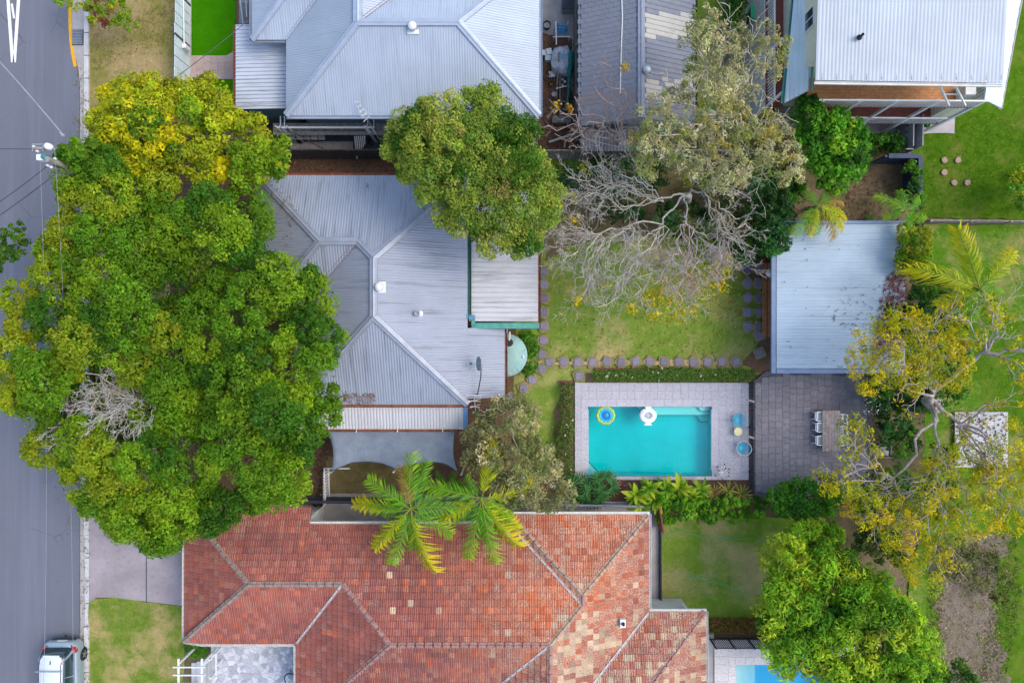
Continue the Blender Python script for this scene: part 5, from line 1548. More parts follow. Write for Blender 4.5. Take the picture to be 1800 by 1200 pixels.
# planter crate under the yellow tree
x, y, _ = W(1553, 790, .4)
t = thing('wooden_crate', 'open square wooden crate with grey cover under the yellow leaved tree', 'crate', (x, y, .0))
for k, (a, b, c, d) in enumerate(((-.42, -.42, .42, -.37), (-.42, .37, .42, .42), (-.42, -.36, -.37, .36), (.37, -.36, .42, .36))): MB().box(x + a, y + b, .02, x + c, y + d, .42).build('side_board', TIMBER, t)
MB().add([(x - .30, y - .3, .36), (x + .3, y - .33, .34), (x + .33, y + .3, .38), (x - .2, y + .33, .36), (x, y, .45), (x - .32, y + .05, .3)], [(0, 1, 4), (1, 2, 4), (2, 3, 4), (3, 5, 4), (5, 0, 4)]).build('cover', mk('grey_tarp', (.42, .42, .43), .6, 0, .2, 6), t)
# round white lamp on the studio wall
q = W(1354, 480, 1.9)
t = thing('wall_light', 'round white light on the garden studio wall above the red deck', 'light', (q[0], q[1], 1.8))
MB().lathe([(.05, -.05), (.2, 0), (.22, .06), (.17, .11), (.05, .13)], (q[0], q[1], 1.85), 20).build('shade', WHITE, t, smooth=True)
MB().bar((q[0], q[1], 1.9), (q[0] + .35, q[1], 1.95), .04, .04).build('bracket', STEEL, t)

# ---------------- water tank
x, y, _ = W(889, 624, 2.1)
t = thing('water_tank', 'round pale green rainwater tank beside the grey roofed house', 'water tank', (x, y, 0))
TANK = mk('pale_green_plastic', (.25, .40, .36), .5, 0, .12, 1.2)
R = 1.08
prof = [(R, 0)]
for k in range(10): prof += [(R, .05 + k * .19), (R - .02, .1 + k * .19), (R, .16 + k * .19)]
prof += [(R, 1.98), (R - .04, 2.03), (.5, 2.16), (.46, 2.17)]
MB().lathe(prof, (x, y, 0), 48).build('body', TANK, t, smooth=True)
mb = MB()
for k in range(8):
    a = k * math.pi / 4 + .08; d = Vector((math.cos(a), math.sin(a), 0)); n = Vector((-d.y, d.x, 0))
    p0, p1 = Vector((x, y, 2.14)) + d * .3, Vector((x, y, 2.02)) + d * (R - .08)
    mb.add([p0 + n * .10, p1 + n * .26, p1 - n * .26, p0 - n * .10, p0 + n * .05 + Vector((0, 0, .045)), p1 + n * .16 + Vector((0, 0, .045)), p1 - n * .16 + Vector((0, 0, .045)), p0 - n * .05 + Vector((0, 0, .045))],
           [(4, 5, 6, 7), (0, 1, 5, 4), (1, 2, 6, 5), (2, 3, 7, 6), (3, 0, 4, 7)])
mb.build('roof_segments', TANK, t)
q = W(893, 602, 2.2)
MB().lathe([(.17, 0), (.2, .05), (.19, .1), (.12, .11), (.11, .07)], (q[0] + .06, q[1], 2.1), 20).build('inlet', BLACK, t)
MB().lathe([(.07, 0), (.07, .06), (.03, .07)], (W(919, 627, 2.1)[0], W(919, 627, 2.1)[1], 2.05), 12).build('vent', STEEL, t)
MB().tube([W(896, 583, 2.3), W(896, 592, 2.3), W(895, 598, 2.25)], .04, 8).build('inlet_pipe', OFFWHITE, t)

# ---------------- shade sail
SAIL = mk('grey_shade_cloth', (.20, .235, .285), .85, 0, .25, 1.1, .004)
t = thing('shade_sail', 'grey blue shade sail with scalloped edge stretched south of the house', 'shade sail', (*W(690, 790)[:2], 0))
NU, NV = 34, 14
TOPZ, BOTZ = 2.55, 2.3
vs = []
def lowedge(f):
    pts = [(0, 828), (.16, 813), (.28, 811), (.40, 814), (.515, 825), (.65, 815), (.78, 811), (.9, 815), (1, 829)]
    for (a, ya), (b, yb3) in zip(pts, pts[1:]):
        if a <= f <= b: u = (f - a) / (b - a); return ya + (yb3 - ya) * u
    return 828
for j in range(NV + 1):
    v = j / NV
    for i in range(NU + 1):
        u = i / NU
        xl = 576 + 8 * math.sin(math.pi * min(1, v * .85)) ** 1.1 + 3 * v; xr_ = 800 - 5 * math.sin(math.pi * v * .7) + 9 * v ** 3
        px_ = xl + (xr_ - xl) * u; py_ = 754 + (lowedge(u) - 754) * v
        z = TOPZ + (BOTZ - TOPZ) * v - .22 * math.sin(math.pi * u) * math.sin(math.pi * v) + .05 * math.sin(9 * u + 2 * v) * math.sin(math.pi * v)
        vs.append(W(px_, py_, z))
fs = [(j * (NU + 1) + i, (j + 1) * (NU + 1) + i, (j + 1) * (NU + 1) + i + 1, j * (NU + 1) + i + 1) for j in range(NV) for i in range(NU)]
so = MB().add(vs, fs).build('cloth', SAIL, t, smooth=True)
m_ = so.modifiers.new('thickness', 'SOLIDIFY'); m_.thickness = .012
MB().tube([vs[NV * (NU + 1) + i] for i in range(NU + 1)], .02, 6).build('hem', CHAR, t)
for px, py in ((578, 832), (692, 829), (811, 833)):
    q = W(px, py, 2.25); MB().tube([(q[0], q[1], 0), (q[0], q[1], 2.35)], .045, 8).build('post', OFFWHITE, t)
# ---------------- satellite dish and aerials
q = W(838, 698, 3.3)
t = thing('satellite_dish', 'grey oval satellite dish on a bent mast at the corner of the house roof', 'satellite dish', (q[0], q[1], 2.5))
d_ = W(846, 639, 3.7)
MB().tube([(q[0], q[1], 2.5), W(840, 690, 3.4), W(845, 664, 3.6), d_], .03, 6).build('mast', CHAR, t)
mb = MB().lathe([(.02, .0), (.12, .02), (.24, .055), (.36, .12), (.365, .13), (.24, .075), (.1, .035)], (0, 0, 0), 24)
mb.xform(Matrix.Translation((d_[0], d_[1], d_[2] + .05)) @ Matrix.Rotation(math.radians(-68), 4, 'Y') @ Matrix.Diagonal((1.0, .95, 1, 1))); mb.build('dish', mk('blue_grey_dish', (.27, .34, .37), .5, 0, .1, 5), t, smooth=True)
MB().tube([d_, W(829, 639, 3.75)], .015, 5).build('feed_arm', STEEL, t)
a = W(828, 639, 3.75); MB().box(a[0] - .07, a[1] - .05, a[2] - .05, a[0] + .05, a[1] + .05, a[2] + .07).build('feed_horn', CHAR, t)
def aerial(name, label, a, b, n, w0, w1, z, mast):
    t = thing(name, label, 'aerial', (*W(*mast)[:2], z - 1))
    MB().tube([(*W(*mast, z)[:2], z - 1.3), (*W(*mast, z)[:2], z)], .022, 6).build('mast', STEEL, t)
    A, B = Vector(W(*a, z)), Vector(W(*b, z)); d = (B - A).normalized(); s = Vector((-d.y, d.x, 0))
    MB().tube([A, B], .018, 5).build('boom', STEEL, t)
    for k in range(n):
        p = A.lerp(B, (k + .3) / n); w = w0 + (w1 - w0) * k / n
        MB().tube([p - s * w / 2 + d * .1 * (1 if k % 2 else -1), p + s * w / 2], .014, 4).build('element', OFFWHITE, t)
aerial('tv_aerial', 'white television aerial hanging over the south east eave of the house', (833, 695), (837, 730), 7, .75, .22, 3.6, (833, 697))
aerial('tv_aerial', 'dark television aerial with many rods on the silver roof edge', (628, 180), (645, 210), 8, .16, .42, 4.7, (645, 210))
# ================================================================== STREET AND CLUTTER
# storm drain
(a, b), (c, d) = W(128, 80)[:2], W(147, 53)[:2]
t = thing('storm_drain', 'dark square storm drain grate beside the yellow kerb line', 'drain', ((a + c) / 2, (b + d) / 2, .0))
MB().box(a, b, .02, c, d, .07).build('pit', DARK, t)
for k in range(10): MB().box(a + .03 + k * (c - a - .06) / 9 - .012, b + .02, .065, a + .03 + k * (c - a - .06) / 9 + .012, d - .02, .09).build('bar', STEEL, t)
for k in range(6): MB().box(a + .02, b + .03 + k * (d - b - .06) / 5 - .01, .071, c - .02, b + .03 + k * (d - b - .06) / 5 + .01, .084).build('cross_bar', STEEL, t)

# ---------------- parked car
cx, yr_ = -23.25, -15.45
t = thing('parked_car', 'silver green wagon with roof bars parked at the kerb', 'car', (cx, yr_ - 2.2, .03))
PAINT = mk('silver_green_paint', (.33, .41, .475), .28, .35, .05, 2, spec=.6)
ROOFP = mk('pale_roof_paint', (.70, .74, .75), .3, .2, .04, 2, spec=.6)
CGLASS = mk('car_glass', (.015, .035, .045), .06, 0, .15, 2, spec=.8)
REDL = mk('red_lamp_lens', (.42, .03, .03), .2, 0, .15, 6)
TRIM = mk('black_trim', (.03, .045, .055), .5, 0, .2, 5)
def loft(sections, mat, name, parent, smooth=True, bevel=0):
    mb = MB(); n = len(sections[0])
    vs = [v for s_ in sections for v in s_]
    fs = [(i * n + k, i * n + (k + 1) % n, (i + 1) * n + (k + 1) % n, (i + 1) * n + k) for i in range(len(sections) - 1) for k in range(n)]
    fs += [tuple(range(n))[::-1], tuple((len(sections) - 1) * n + k for k in range(n))]
    return mb.add(vs, fs).build(name, mat, parent, smooth)
def lower(y, hw, zb, zt, inset):
    pr = [(-hw * .92, zb), (-hw, zb + .12), (-hw * 1.0, (zb + zt) / 2), (-hw * .985, zt - .12), (-hw + inset, zt), (hw - inset, zt), (hw * .985, zt - .12), (hw * 1.0, (zb + zt) / 2), (hw, zb + .12), (hw * .92, zb)]
    return [(cx + a_, yr_ - y, z_ + .03) for a_, z_ in pr]
body_s = [(0.0, .68, .42, .80, .10), (.06, .78, .30, .92, .10), (.25, .86, .24, .98, .10), (.6, .895, .22, 1.0, .10), (1.3, .90, .20, 1.0, .09), (2.3, .90, .20, .98, .09), (3.2, .90, .20, .96, .09), (3.5, .89, .22, .94, .12), (4.1, .85, .24, .86, .14), (4.4, .74, .28, .76, .14), (4.5, .62, .36, .66, .1)]
loft([lower(*q) for q in body_s], PAINT, 'body', t)
def cab(y, wb_, wt, zb, zt):
    pr = [(-wb_, zb), (-wt - .03, zt - .10), (-wt + .06, zt), (wt - .06, zt), (wt + .03, zt - .10), (wb_, zb)]
    return [(cx + a_, yr_ - y, z_ + .03) for a_, z_ in pr]
loft([cab(.22, .78, .60, .95, 1.10), cab(.42, .80, .62, .97, 1.50), cab(.62, .80, .62, .97, 1.585), cab(1.6, .80, .63, .98, 1.61), (cab(2.5, .80, .62, .96, 1.56)), cab(2.85, .80, .60, .95, 1.40), cab(3.4, .78, .55, .93, 1.0)], CGLASS, 'glasshouse', t)
# roof skin, pillars over the glasshouse
rs = []
for y, w, z in ((.46, .44, 1.55), (.50, .53, 1.575), (.62, .59, 1.60), (1.0, .61, 1.625), (1.7, .61, 1.635), (2.3, .60, 1.61), (2.6, .58, 1.56)):
    rs.append([(cx - w, yr_ - y, z - .05 + .03), (cx - w * .9, yr_ - y, z + .02), (cx, yr_ - y, z + .045), (cx + w * .9, yr_ - y, z + .02), (cx + w, yr_ - y, z - .05 + .03), (cx, yr_ - y, z - .05 + .03)])
loft(rs, ROOFP, 'roof', t)
MB().bar((cx - .42, yr_ - .43, 1.59), (cx + .42, yr_ - .43, 1.59), .12, .03).build('spoiler', ROOFP, t, bevel=.015)
for s in (-1, 1):
    for ya, yb4 in ((.34, .62), (1.55, 1.66), (2.62, 3.25)):
        MB().bar((cx + s * .80, yr_ - (ya if ya < 1 else yb4), 1.02), (cx + s * .635, yr_ - (yb4 if ya < 1 else ya), 1.55), .13 if ya < 1 else .07, .03).build('pillar', PAINT, t)
    MB().bar((cx + s * .815, yr_ - .4, 1.02), (cx + s * .815, yr_ - 3.1, .99), .05, .05).build('window_sill', PAINT, t)
    MB().tube([(cx + s * .56, yr_ - .72, 1.64), (cx + s * .56, yr_ - .85, 1.70), (cx + s * .56, yr_ - 2.2, 1.70), (cx + s * .56, yr_ - 2.35, 1.63)], .02, 6).build('roof_rail', CHAR, t)
    # tail lamp wraps the corner
    MB().add([(cx + s * .58, yr_ - .04, .78), (cx + s * .84, yr_ - .22, .78), (cx + s * .895, yr_ - .48, .85), (cx + s * .62, yr_ - .10, 1.00), (cx + s * .80, yr_ - .24, 1.10), (cx + s * .875, yr_ - .50, 1.02), (cx + s * .70, yr_ - .34, 1.08)],
             [(0, 1, 4, 3), (1, 2, 5, 4), (3, 4, 6), (4, 5, 6)] if s > 0 else [(3, 4, 1, 0), (4, 5, 2, 1), (6, 4, 3), (6, 5, 4)]).build('tail_lamp', REDL, t)
    MB().lathe([(.04, 0), (.05, .02), (.03, .03)], (cx + s * .52, yr_ - .06, .84), 8).build('reflector', WHITE, t)
    MB().box(cx + s * .9, yr_ - 3.0, .98, cx + s * 1.08, yr_ - 2.82, 1.12).build('wing_mirror', PAINT, t, bevel=.03)
    for y in (.85, 3.55):
        w = MB(); 
        for nm, prof, mt in (('tyre', [(.2, -.1), (.30, -.105), (.325, -.06), (.325, .06), (.30, .105), (.2, .1)], RUBBER), ):
            w.lathe(prof, (0, 0, 0), 24)
        w.xform(Matrix.Translation((cx + s * .83, yr_ - y, .355)) @ Matrix.Rotation(math.pi / 2, 4, 'Y')); wo = w.build('wheel', RUBBER, t, smooth=True)
        rm_ = MB().lathe([(.03, .06), (.04, .11), (.06, .10), (.17, .085), (.205, .10), (.205, .0)], (0, 0, 0), 20)
        for k in range(5):
            a = k * 1.257; rm_.bar((.04 * math.cos(a), .04 * math.sin(a), .105), (.19 * math.cos(a), .19 * math.sin(a), .1), .045, .02)
        rm_.xform(Matrix.Translation((cx + s * .83, yr_ - y, .355)) @ Matrix.Rotation(s * math.pi / 2, 4, 'Y')); rm_.build('rim', STEEL, wo)
    for y in (1.35, 2.4): MB().bar((cx + s * .905, yr_ - y, .86), (cx + s * .905, yr_ - y - .2, .86), .03, .03).build('door_handle', STEEL, t)
for y in (1.12, 1.95):
    MB().bar((cx - .72, yr_ - y, 1.735), (cx + .64, yr_ - y, 1.735), .055, .035).build('roof_bar', STEEL, t)
MB().bar((cx - .62, yr_ - .02, .55), (cx + .62, yr_ - .02, .55), .12, .2).build('bumper', TRIM, t, bevel=.03)
MB().bar((cx - .25, yr_ + .01, .72), (cx + .25, yr_ + .01, .72), .02, .11).build('number_plate', OFFWHITE, t)
MB().bar((cx, yr_, .45), (cx, yr_ + .2, .45), .05, .05).build('tow_bar', BLACK, t)
MB().tube([(cx, yr_ - .62, 1.64), (cx, yr_ - .80, 1.66)], .03, 6).build('antenna_fin', CHAR, t)
MB().bar((cx - .5, yr_ - .27, 1.0), (cx + .5, yr_ - .27, 1.0), .16, .02).build('tailgate_edge', PAINT, t)

# ---------------- power pole and lines
zp = 8.6
q = W(92, 283, zp)
t = thing('power_pole', 'timber power pole with crossarm and transformer rising beside the big tree at the road', 'power pole', (q[0], q[1], 0))
MB().tube([(q[0], q[1], 0), (q[0], q[1], zp + .3)], [.16, .11], 10).build('pole', TIMBER, t)
MB().bar(W(57, 260, zp), W(96, 262, zp), .09, .1).build('crossarm', TIMBER, t)
MB().bar(W(58, 254, zp), W(76, 254, zp), .05, .05).bar(W(58, 254, zp), W(58, 266, zp), .05, .05).bar(W(76, 254, zp), W(76, 266, zp), .05, .05).build('bracket', STEEL, t)
MB().bar(W(70, 278, zp - .4), W(104, 284, zp - .4), .08, .09).build('crossarm', TIMBER, t)
a = W(88, 259, zp); MB().lathe([(.10, -.1), (.14, .0), (.13, .2), (.06, .25)], a, 16).build('insulator', WHITE, t, smooth=True)
a = W(75, 278, zp); MB().box(a[0] - .17, a[1] - .12, a[2] - .2, a[0] + .10, a[1] + .12, a[2] + .15).build('switch_box', WHITE, t, bevel=.02)
a = W(81, 277, zp); MB().lathe([(.12, -.2), (.12, .16), (.05, .2)], a, 12).build('transformer', mk('teal_enamel', (.05, .2, .2), .4), t)
for k, pp in enumerate(((60, 258), (66, 266), (84, 291), (90, 294), (97, 279))):
    a = W(*pp, zp); MB().lathe([(.03, -.08), (.055, 0), (.03, .08)], a, 8).build('insulator', OFFWHITE, t)
def cable(label, a, za, b, zb, r_, mat, sag=.5, grp='overhead cables from the power pole'):
    A, B = np.array(W(*a, za)), np.array(W(*b, zb)); pts = []
    for i in range(15):
        u = i / 14; p = A + (B - A) * u; p[2] -= sag * 4 * u * (1 - u); pts.append(tuple(p))
    o = MB().tube(pts, r_, 5).build('overhead_cable', mat); return tag(o, label, 'cable', grp)
CAB = mk('cable_grey', (.06, .06, .07), .5); CABP = mk('cable_pale', (.28, .29, .31), .5)
cable('thick pale cable running from the power pole across road to the upper left edge', (110, 236), 8.3, (-90, 12), 7.6, .03, CABP, .2)
cable('thin dark cable leaving the pole crossarm straight to the west', (60, 262), 8.6, (-120, 255), 8.2, .016, CAB, .2)
cable('dark cable slanting from the pole down to the lower west, the upper of two', (84, 291), 8.5, (-120, 430), 8.0, .018, CAB, .2)
cable('dark cable slanting from the pole to the lower west, the lower of two', (106, 299), 8.4, (-120, 455), 7.9, .018, CAB, .2)
cable('pale cable running south above the road, left of the pair', (70, 268), 8.6, (65, 1500), 6.0, .007, CABP, .5)
cable('pale cable running south above the road, right of the pair', (96, 262), 8.6, (126, 1500), 6.0, .007, CABP, .5)
cable('dark service cable crossing the artificial turf to the small ribbed porch roof', (438, 34), 4.6, (290, 150), 6.5, .016, CAB, .1)
a = W(106, 233, 8.3); tag(MB().tube([a, W(112, 240, 8.3)], [.05, .07], 8).build('cable_clamp', CABP), 'pale clamp on the thick overhead cable near the power pole', 'clamp')

# ---------------- clutter in the alley
def bowl(name, label, cat, px, py, r_, h, mat, inner, n=20, z0=.05):
    x, y, _ = W(px, py, h)
    t = thing(name, label, cat, (x, y, z0))
    MB().lathe([(r_ * .75, 0), (r_ * .95, h * .85), (r_, h), (r_ * .9, h), (r_ * .8, h * .5), (r_ * .1, h * .45)], (x, y, z0), n).build('body', mat, t, smooth=False)
    MB().lathe([(r_ * .84, 0), (r_ * .82, .01)], (x, y, z0 + h * .72), n).build('contents', inner, t)
    return t
bowl('plastic_tub', 'round black plastic tub at the north end of the alley', 'tub', 961.5, 44, .21, .35, BLACK, mk('grey_water', (.30, .31, .32), .2))
def boxy(name, label, cat, px, py, w, d, h, mat, z0=.06, lid=None, rot=0, group=None):
    x, y, _ = W(px, py, h)
    t = thing(name, label, cat, (x, y, z0), group)
    M = Matrix.Translation((x, y, z0)) @ Matrix.Rotation(rot, 4, 'Z')
    MB().box(-w/2, -d/2, 0, w/2, d/2, h * .88).xform(M).build('body', mat, t, bevel=.02)
    MB().box(-w/2 - .015, -d/2 - .015, h * .885, w/2 + .015, d/2 + .015, h).xform(M).build('lid', lid or mat, t, bevel=.015)
    return t
PLW = mk('dull_white_plastic', (.58, .61, .63), .5, 0, .2, 6)
boxy('storage_box', 'dull white box standing farthest west among the alley clutter', 'box', 956.5, 93, .22, .25, .3, PLW, group='white boxes in the alley')
boxy('storage_box', 'dull white box touching the tarp covered heap, upper of two', 'box', 965, 91, .25, .3, .38, PLW, rot=.1, group='white boxes in the alley')
boxy('storage_box', 'pale blue grey box just south of the white boxes in the alley', 'box', 963.5, 102, .3, .26, .34, mk('pale_blue_plastic', (.42, .52, .56), .5, 0, .2, 6), rot=-.08)
boxy('storage_box', 'small teal and white carton beside the lower edge of the tarp heap', 'box', 972.5, 112, .18, .26, .3, mk('teal_carton', (.10, .36, .36), .6, 0, .3, 8), lid=PLW)
boxy('storage_box', 'dark shallow tray lying between bins in the alley', 'box', 970, 131, .28, .3, .2, mk('smoke_grey_plastic', (.20, .22, .24), .5, 0, .3, 8), lid=PLW, rot=.2)
x, y, _ = W(988.5, 101, .9)
t = thing('tarp_heap', 'round heap under a grey white tarp with red rim in the alley', 'tarp', (x, y, .06))
r = random.Random(9); n = 28
prof = [(.62, 0), (.64, .35), (.60, .6), (.45, .72), (.25, .78), (.02, .8)]
vs = []
for rad, z in prof:
    for k in range(n):
        a = 2 * math.pi * k / n; f = 1 + .07 * math.sin(5 * a + z * 4) + r.uniform(-.035, .035)
        vs.append((x + rad * f * math.cos(a) * .92, y + rad * f * math.sin(a) * 1.2, .06 + z + r.uniform(-.03, .03)))
fs = [(i * n + k, i * n + (k + 1) % n, (i + 1) * n + (k + 1) % n, (i + 1) * n + k) for i in range(len(prof) - 1) for k in range(n)]
MB().add(vs, fs).build('cover', mk('grey_white_tarp', (.50, .53, .60), .45, 0, .3, 2.5, .02), t, smooth=False)
MB().tube([(x + .56 * math.cos(a) * .92, y + .56 * math.sin(a) * 1.2, .66) for a in np.linspace(.7, 2.4, 9)], .035, 6).build('rim', mk('faded_red_vinyl', (.42, .12, .14), .5), t)
MB().box(x - .1, y + .02, .84, x + .18, y + .18, .87).build('patch', mk('cyan_plastic', (.10, .42, .58), .4), t)
x, y, _ = W(1004, 140, 1.0)
t = thing('green_tarp', 'long dark green tarp hanging along the alley fence', 'tarp', (x, y, .06))
mb = MB(); r = random.Random(3); n = 26
for k in range(5):
    pts = [(x - .14 + k * .075 + r.uniform(-.03, .03) - .004 * i * k, y + 1.45 - i * .115, 1.05 - abs(k - 2) * .16 + r.uniform(-.05, .05) - .012 * i) for i in range(n)]
    mb.tube(pts, [.045 + .025 * r.random() for _ in pts], 6)
mb.build('cloth', mk('sea_green_tarp', (.02, .22, .19), .5, 0, .4, 4), t, smooth=True)
x, y, _ = W(986, 50, .7)
t = thing('clothes_airer', 'white clothes airer hung with blue clothes in the alley', 'clothes airer', (x, y, .06))
MB().bar(W(977, 38, .9), W(978, 79, .7), .07, .06).build('rail', WHITE, t); MB().bar(W(972, 65, .7), W(1002, 65, .7), .05, .05).build('rail', WHITE, t)
MB().bar(W(975, 49, .75), W(998, 49, .75), .04, .04).build('rail', PLW, t); MB().bar(W(996, 49, .75), W(999, 37, .75), .04, .04).build('rail', PLW, t)
for a in ((975, 49), (998, 49), (973, 65), (1001, 65)):
    q = W(*a, .7); MB().tube([(q[0], q[1], .68), (q[0], q[1], .06)], .02, 5).build('leg', PLW, t)
CLB = mk('blue_cloth', (.10, .30, .52), .8, 0, .35, 9)
for k in range(7):
    a = W(981 + k * 2.2, 46 + (k * 5) % 9, .8); MB().add([(a[0] - .12, a[1] - .15, a[2] - .2), (a[0] + .1, a[1] - .17, a[2] - .14), (a[0] + .13, a[1] + .14, a[2] - .02), (a[0] - .08, a[1] + .16, a[2] + .02), (a[0], a[1], a[2] + .08)], [(0, 1, 4), (1, 2, 4), (2, 3, 4), (3, 0, 4)]).build('garment', CLB, t)
def pole(label, a, za, b, zb, r_, mat, cat='pole', name='loose_pole'):
    return tag(MB().tube([W(*a, za), W(*b, zb)], r_, 7).build(name, mat), label, cat)
pole('long weathered pole lying through the middle of the alley clutter', (983, 92), .95, (978, 172), .2, .045, TIMBER)
pole('white pole resting across the garden bed frame in the alley', (977, 156), .45, (1001, 150), .5, .035, WHITE)
pole('long white pole lying aslant at the south end of the alley', (965, 250), .25, (1022, 231), .6, .06, OFFWHITE)
x, y, _ = W(991, 168, .3)
t = thing('raised_bed', 'timber framed vegetable bed with pale pots and purple plant in the alley', 'garden bed', (x, y, .06))
for a, b in (((984, 128), (984, 206)), ((999, 130), (999, 200)), ((984, 206), (999, 204)), ((984, 180), (999, 180))): MB().bar(W(*a, .25), W(*b, .25), .05, .3).build('side_board', TIMBER, t)
for px, py, m in ((989, 139, OFFWHITE), (993, 143, WHITE), (989, 149, PLW), (994, 132, OFFWHITE)):
    a = W(px, py, .3); MB().lathe([(.05, 0), (.07, .14), (.05, .14), (.05, .08)], (a[0], a[1], .12), 10).build('pot', m, t)
bowl('plastic_bucket', 'small white bucket on the red soil of the alley', 'bucket', 973.5, 166, .12, .25, WHITE, mk('pale_ash', (.45, .45, .46), .7))
bowl('flower_pot', 'dark pot among red pots near the house wall in the alley', 'flower pot', 964, 134, .12, .25, CHAR, EARTH)
bowl('flower_pot', 'faded red pot closest to the silver house in the alley', 'flower pot', 961, 139, .08, .18, REDBROWN, EARTH)
bowl('flower_pot', 'black pot south of the dark tray in the alley', 'flower pot', 969, 148, .11, .22, BLACK, EARTH)
t = boxy('trough_planter', 'pale stone planter trough across the south end of the alley bed', 'planter', 987, 211, .95, .3, .4, TIMBER, lid=mk('trough_soil', (.25, .22, .2), .9, 0, .4, 8))
boxy('storage_chest', 'dark grey chest against the alley fence at the top edge', 'chest', 999, 6, .62, .6, .6, GREYPAINT, lid=CHAR)
# under the white overlay: round concrete pot and steps by the silver house
bowl('flower_pot', 'large round ribbed dark pot on black soil below the railing', 'flower pot', 650, 249, .18, .4, CHAR, DARK)
bowl('flower_pot', 'small black pot on the grey steps below the railing', 'flower pot', 527, 248, .13, .3, BLACK, DARK)
bowl('flower_pot', 'black pot with pale rim beside the steel grey fence', 'flower pot', 560, 885, .24, .5, BLACK, DARK)
# wheelie bin
x, y, _ = W(1331, 20, 1.05)
t = thing('wheelie_bin', 'wheelie bin with bright green lid beside the cream house', 'bin', (x, y, .04))
MB().add([(x - .22, y - .25, .1), (x + .22, y - .25, .1), (x + .22, y + .25, .1), (x - .22, y + .25, .1), (x - .29, y - .33, 1.0), (x + .29, y - .33, 1.0), (x + .29, y + .33, 1.0), (x - .29, y + .33, 1.0)],
         [(3, 2, 1, 0), (4, 5, 6, 7), (0, 1, 5, 4), (1, 2, 6, 5), (2, 3, 7, 6), (3, 0, 4, 7)]).build('body', mk('dark_green_plastic', (.02, .07, .04), .5), t, bevel=.02)
MB().box(x - .33, y - .36, 1.005, x + .33, y + .36, 1.07).build('lid', mk('bright_green_plastic', (.02, .50, .16), .4, 0, .08, 3), t, bevel=.04)
for s in (-1, 1):
    w = MB().lathe([(.03, -.03), (.1, -.03), (.1, .03), (.03, .03)], (0, 0, 0), 14); w.xform(Matrix.Translation((x - .2, y + s * .22, .14)) @ Matrix.Rotation(math.pi / 2, 4, 'X')); w.build('wheel', RUBBER, t)
# dark chair under the bare tree
x, y, _ = W(1104, 418, .4)
t = thing('garden_chair', 'dark blue grey chair standing on the lawn under bare branches', 'chair', (x, y, .03))
DB = mk('dark_blue_grey_plastic', (.10, .115, .15), .5, 0, .3, 6)
MB().box(x - .22, y - .2, .42, x + .22, y + .22, .46).build('seat', DB, t, bevel=.015)
MB().box(x - .24, y + .2, .46, x + .24, y + .25, .86).build('backrest', DB, t, bevel=.015)
for sx in (-1, 1):
    MB().box(x + sx * .24 - .025, y - .15, .6, x + sx * .24 + .025, y + .22, .64).build('armrest', PLW, t)
    for sy in (-1, 1): MB().tube([(x + sx * .19, y + sy * .17, .42), (x + sx * .23, y + sy * .21, .03)], .02, 6).build('leg', DB, t)
# low white slab on the right
a, b = W(1679, 0, .3)[0], W(1772, 0, .3)[0]; c, d = W(0, 821, .3)[1], W(0, 724, .3)[1]
t = thing('garden_platform', 'low square white platform littered with leaves under the yellow tree', 'platform', ((a + b) / 2, (c + d) / 2, 0))
for k in range(4):
    MB().box(a + k * (b - a) / 4 + .004, c, .2, a + (k + 1) * (b - a) / 4 - .004, d, .3).build('panel', mk('weathered_white_panel', (.44, .43, .425), .7, 0, .3, 2.2), t)
MB().box(a + .05, c + .05, .02, b - .05, d - .05, .195).build('frame', CHAR, t)
# hoses on the side lawn
HOSE = mk('green_hose', (.04, .40, .24), .4)
def hose(label, pts, r_=.028):
    P = [W(x, y, .08) for x, y in pts]; out = []
    for i in range(len(P) - 1):
        for k in range(5):
            p0, p1, p2, p3 = (Vector(P[max(0, i - 1)]), Vector(P[i]), Vector(P[i + 1]), Vector(P[min(len(P) - 1, i + 2)])); u = k / 5
            out.append(.5 * ((2 * p1) + (p2 - p0) * u + (2 * p0 - 5 * p1 + 4 * p2 - p3) * u * u + (3 * p1 - p0 - 3 * p2 + p3) * u ** 3))
    out.append(Vector(P[-1])); tag(MB().tube(out, r_, 6).build('garden_hose', HOSE), label, 'hose', 'hoses on the side lawn')
hose('green hose curving round the top of the side lawn', [(1157, 985), (1157, 962), (1164, 945), (1180, 936), (1196, 932), (1215, 938), (1240, 943), (1290, 946), (1350, 947), (1400, 945)])
hose('straight green hose lying across the middle of the side lawn', [(1206, 1010), (1230, 1016), (1262, 1024), (1296, 1036), (1320, 1046)])
# timber edging of the pool hedges
tag(MB().box(*W(1045, 649)[:2], 0, W(1210, 647)[0], W(1210, 646)[1], .22).build('garden_edging', REDBROWN), 'thin brown timber edging along the north face of the clipped hedge', 'edging')
tag(MB().box(*W(986, 672)[:2], 0, W(1008, 669.5)[0], W(1008, 670)[1], .22).build('garden_edging', REDBROWN), 'short brown timber edging at the head of the flower bed by the pool', 'edging')
# ================================================================== TREES AND PLANTS
A = np.array
def lin(a, b): return lambda x: max(0.0, min(1.0, (x - a) / (b - a)))
DEEP, MID, BRI, YEL, GOLD = (.044, .122, .008), (.090, .192, .008), (.150, .258, .010), (.245, .30, .012), (.43, .41, .008)
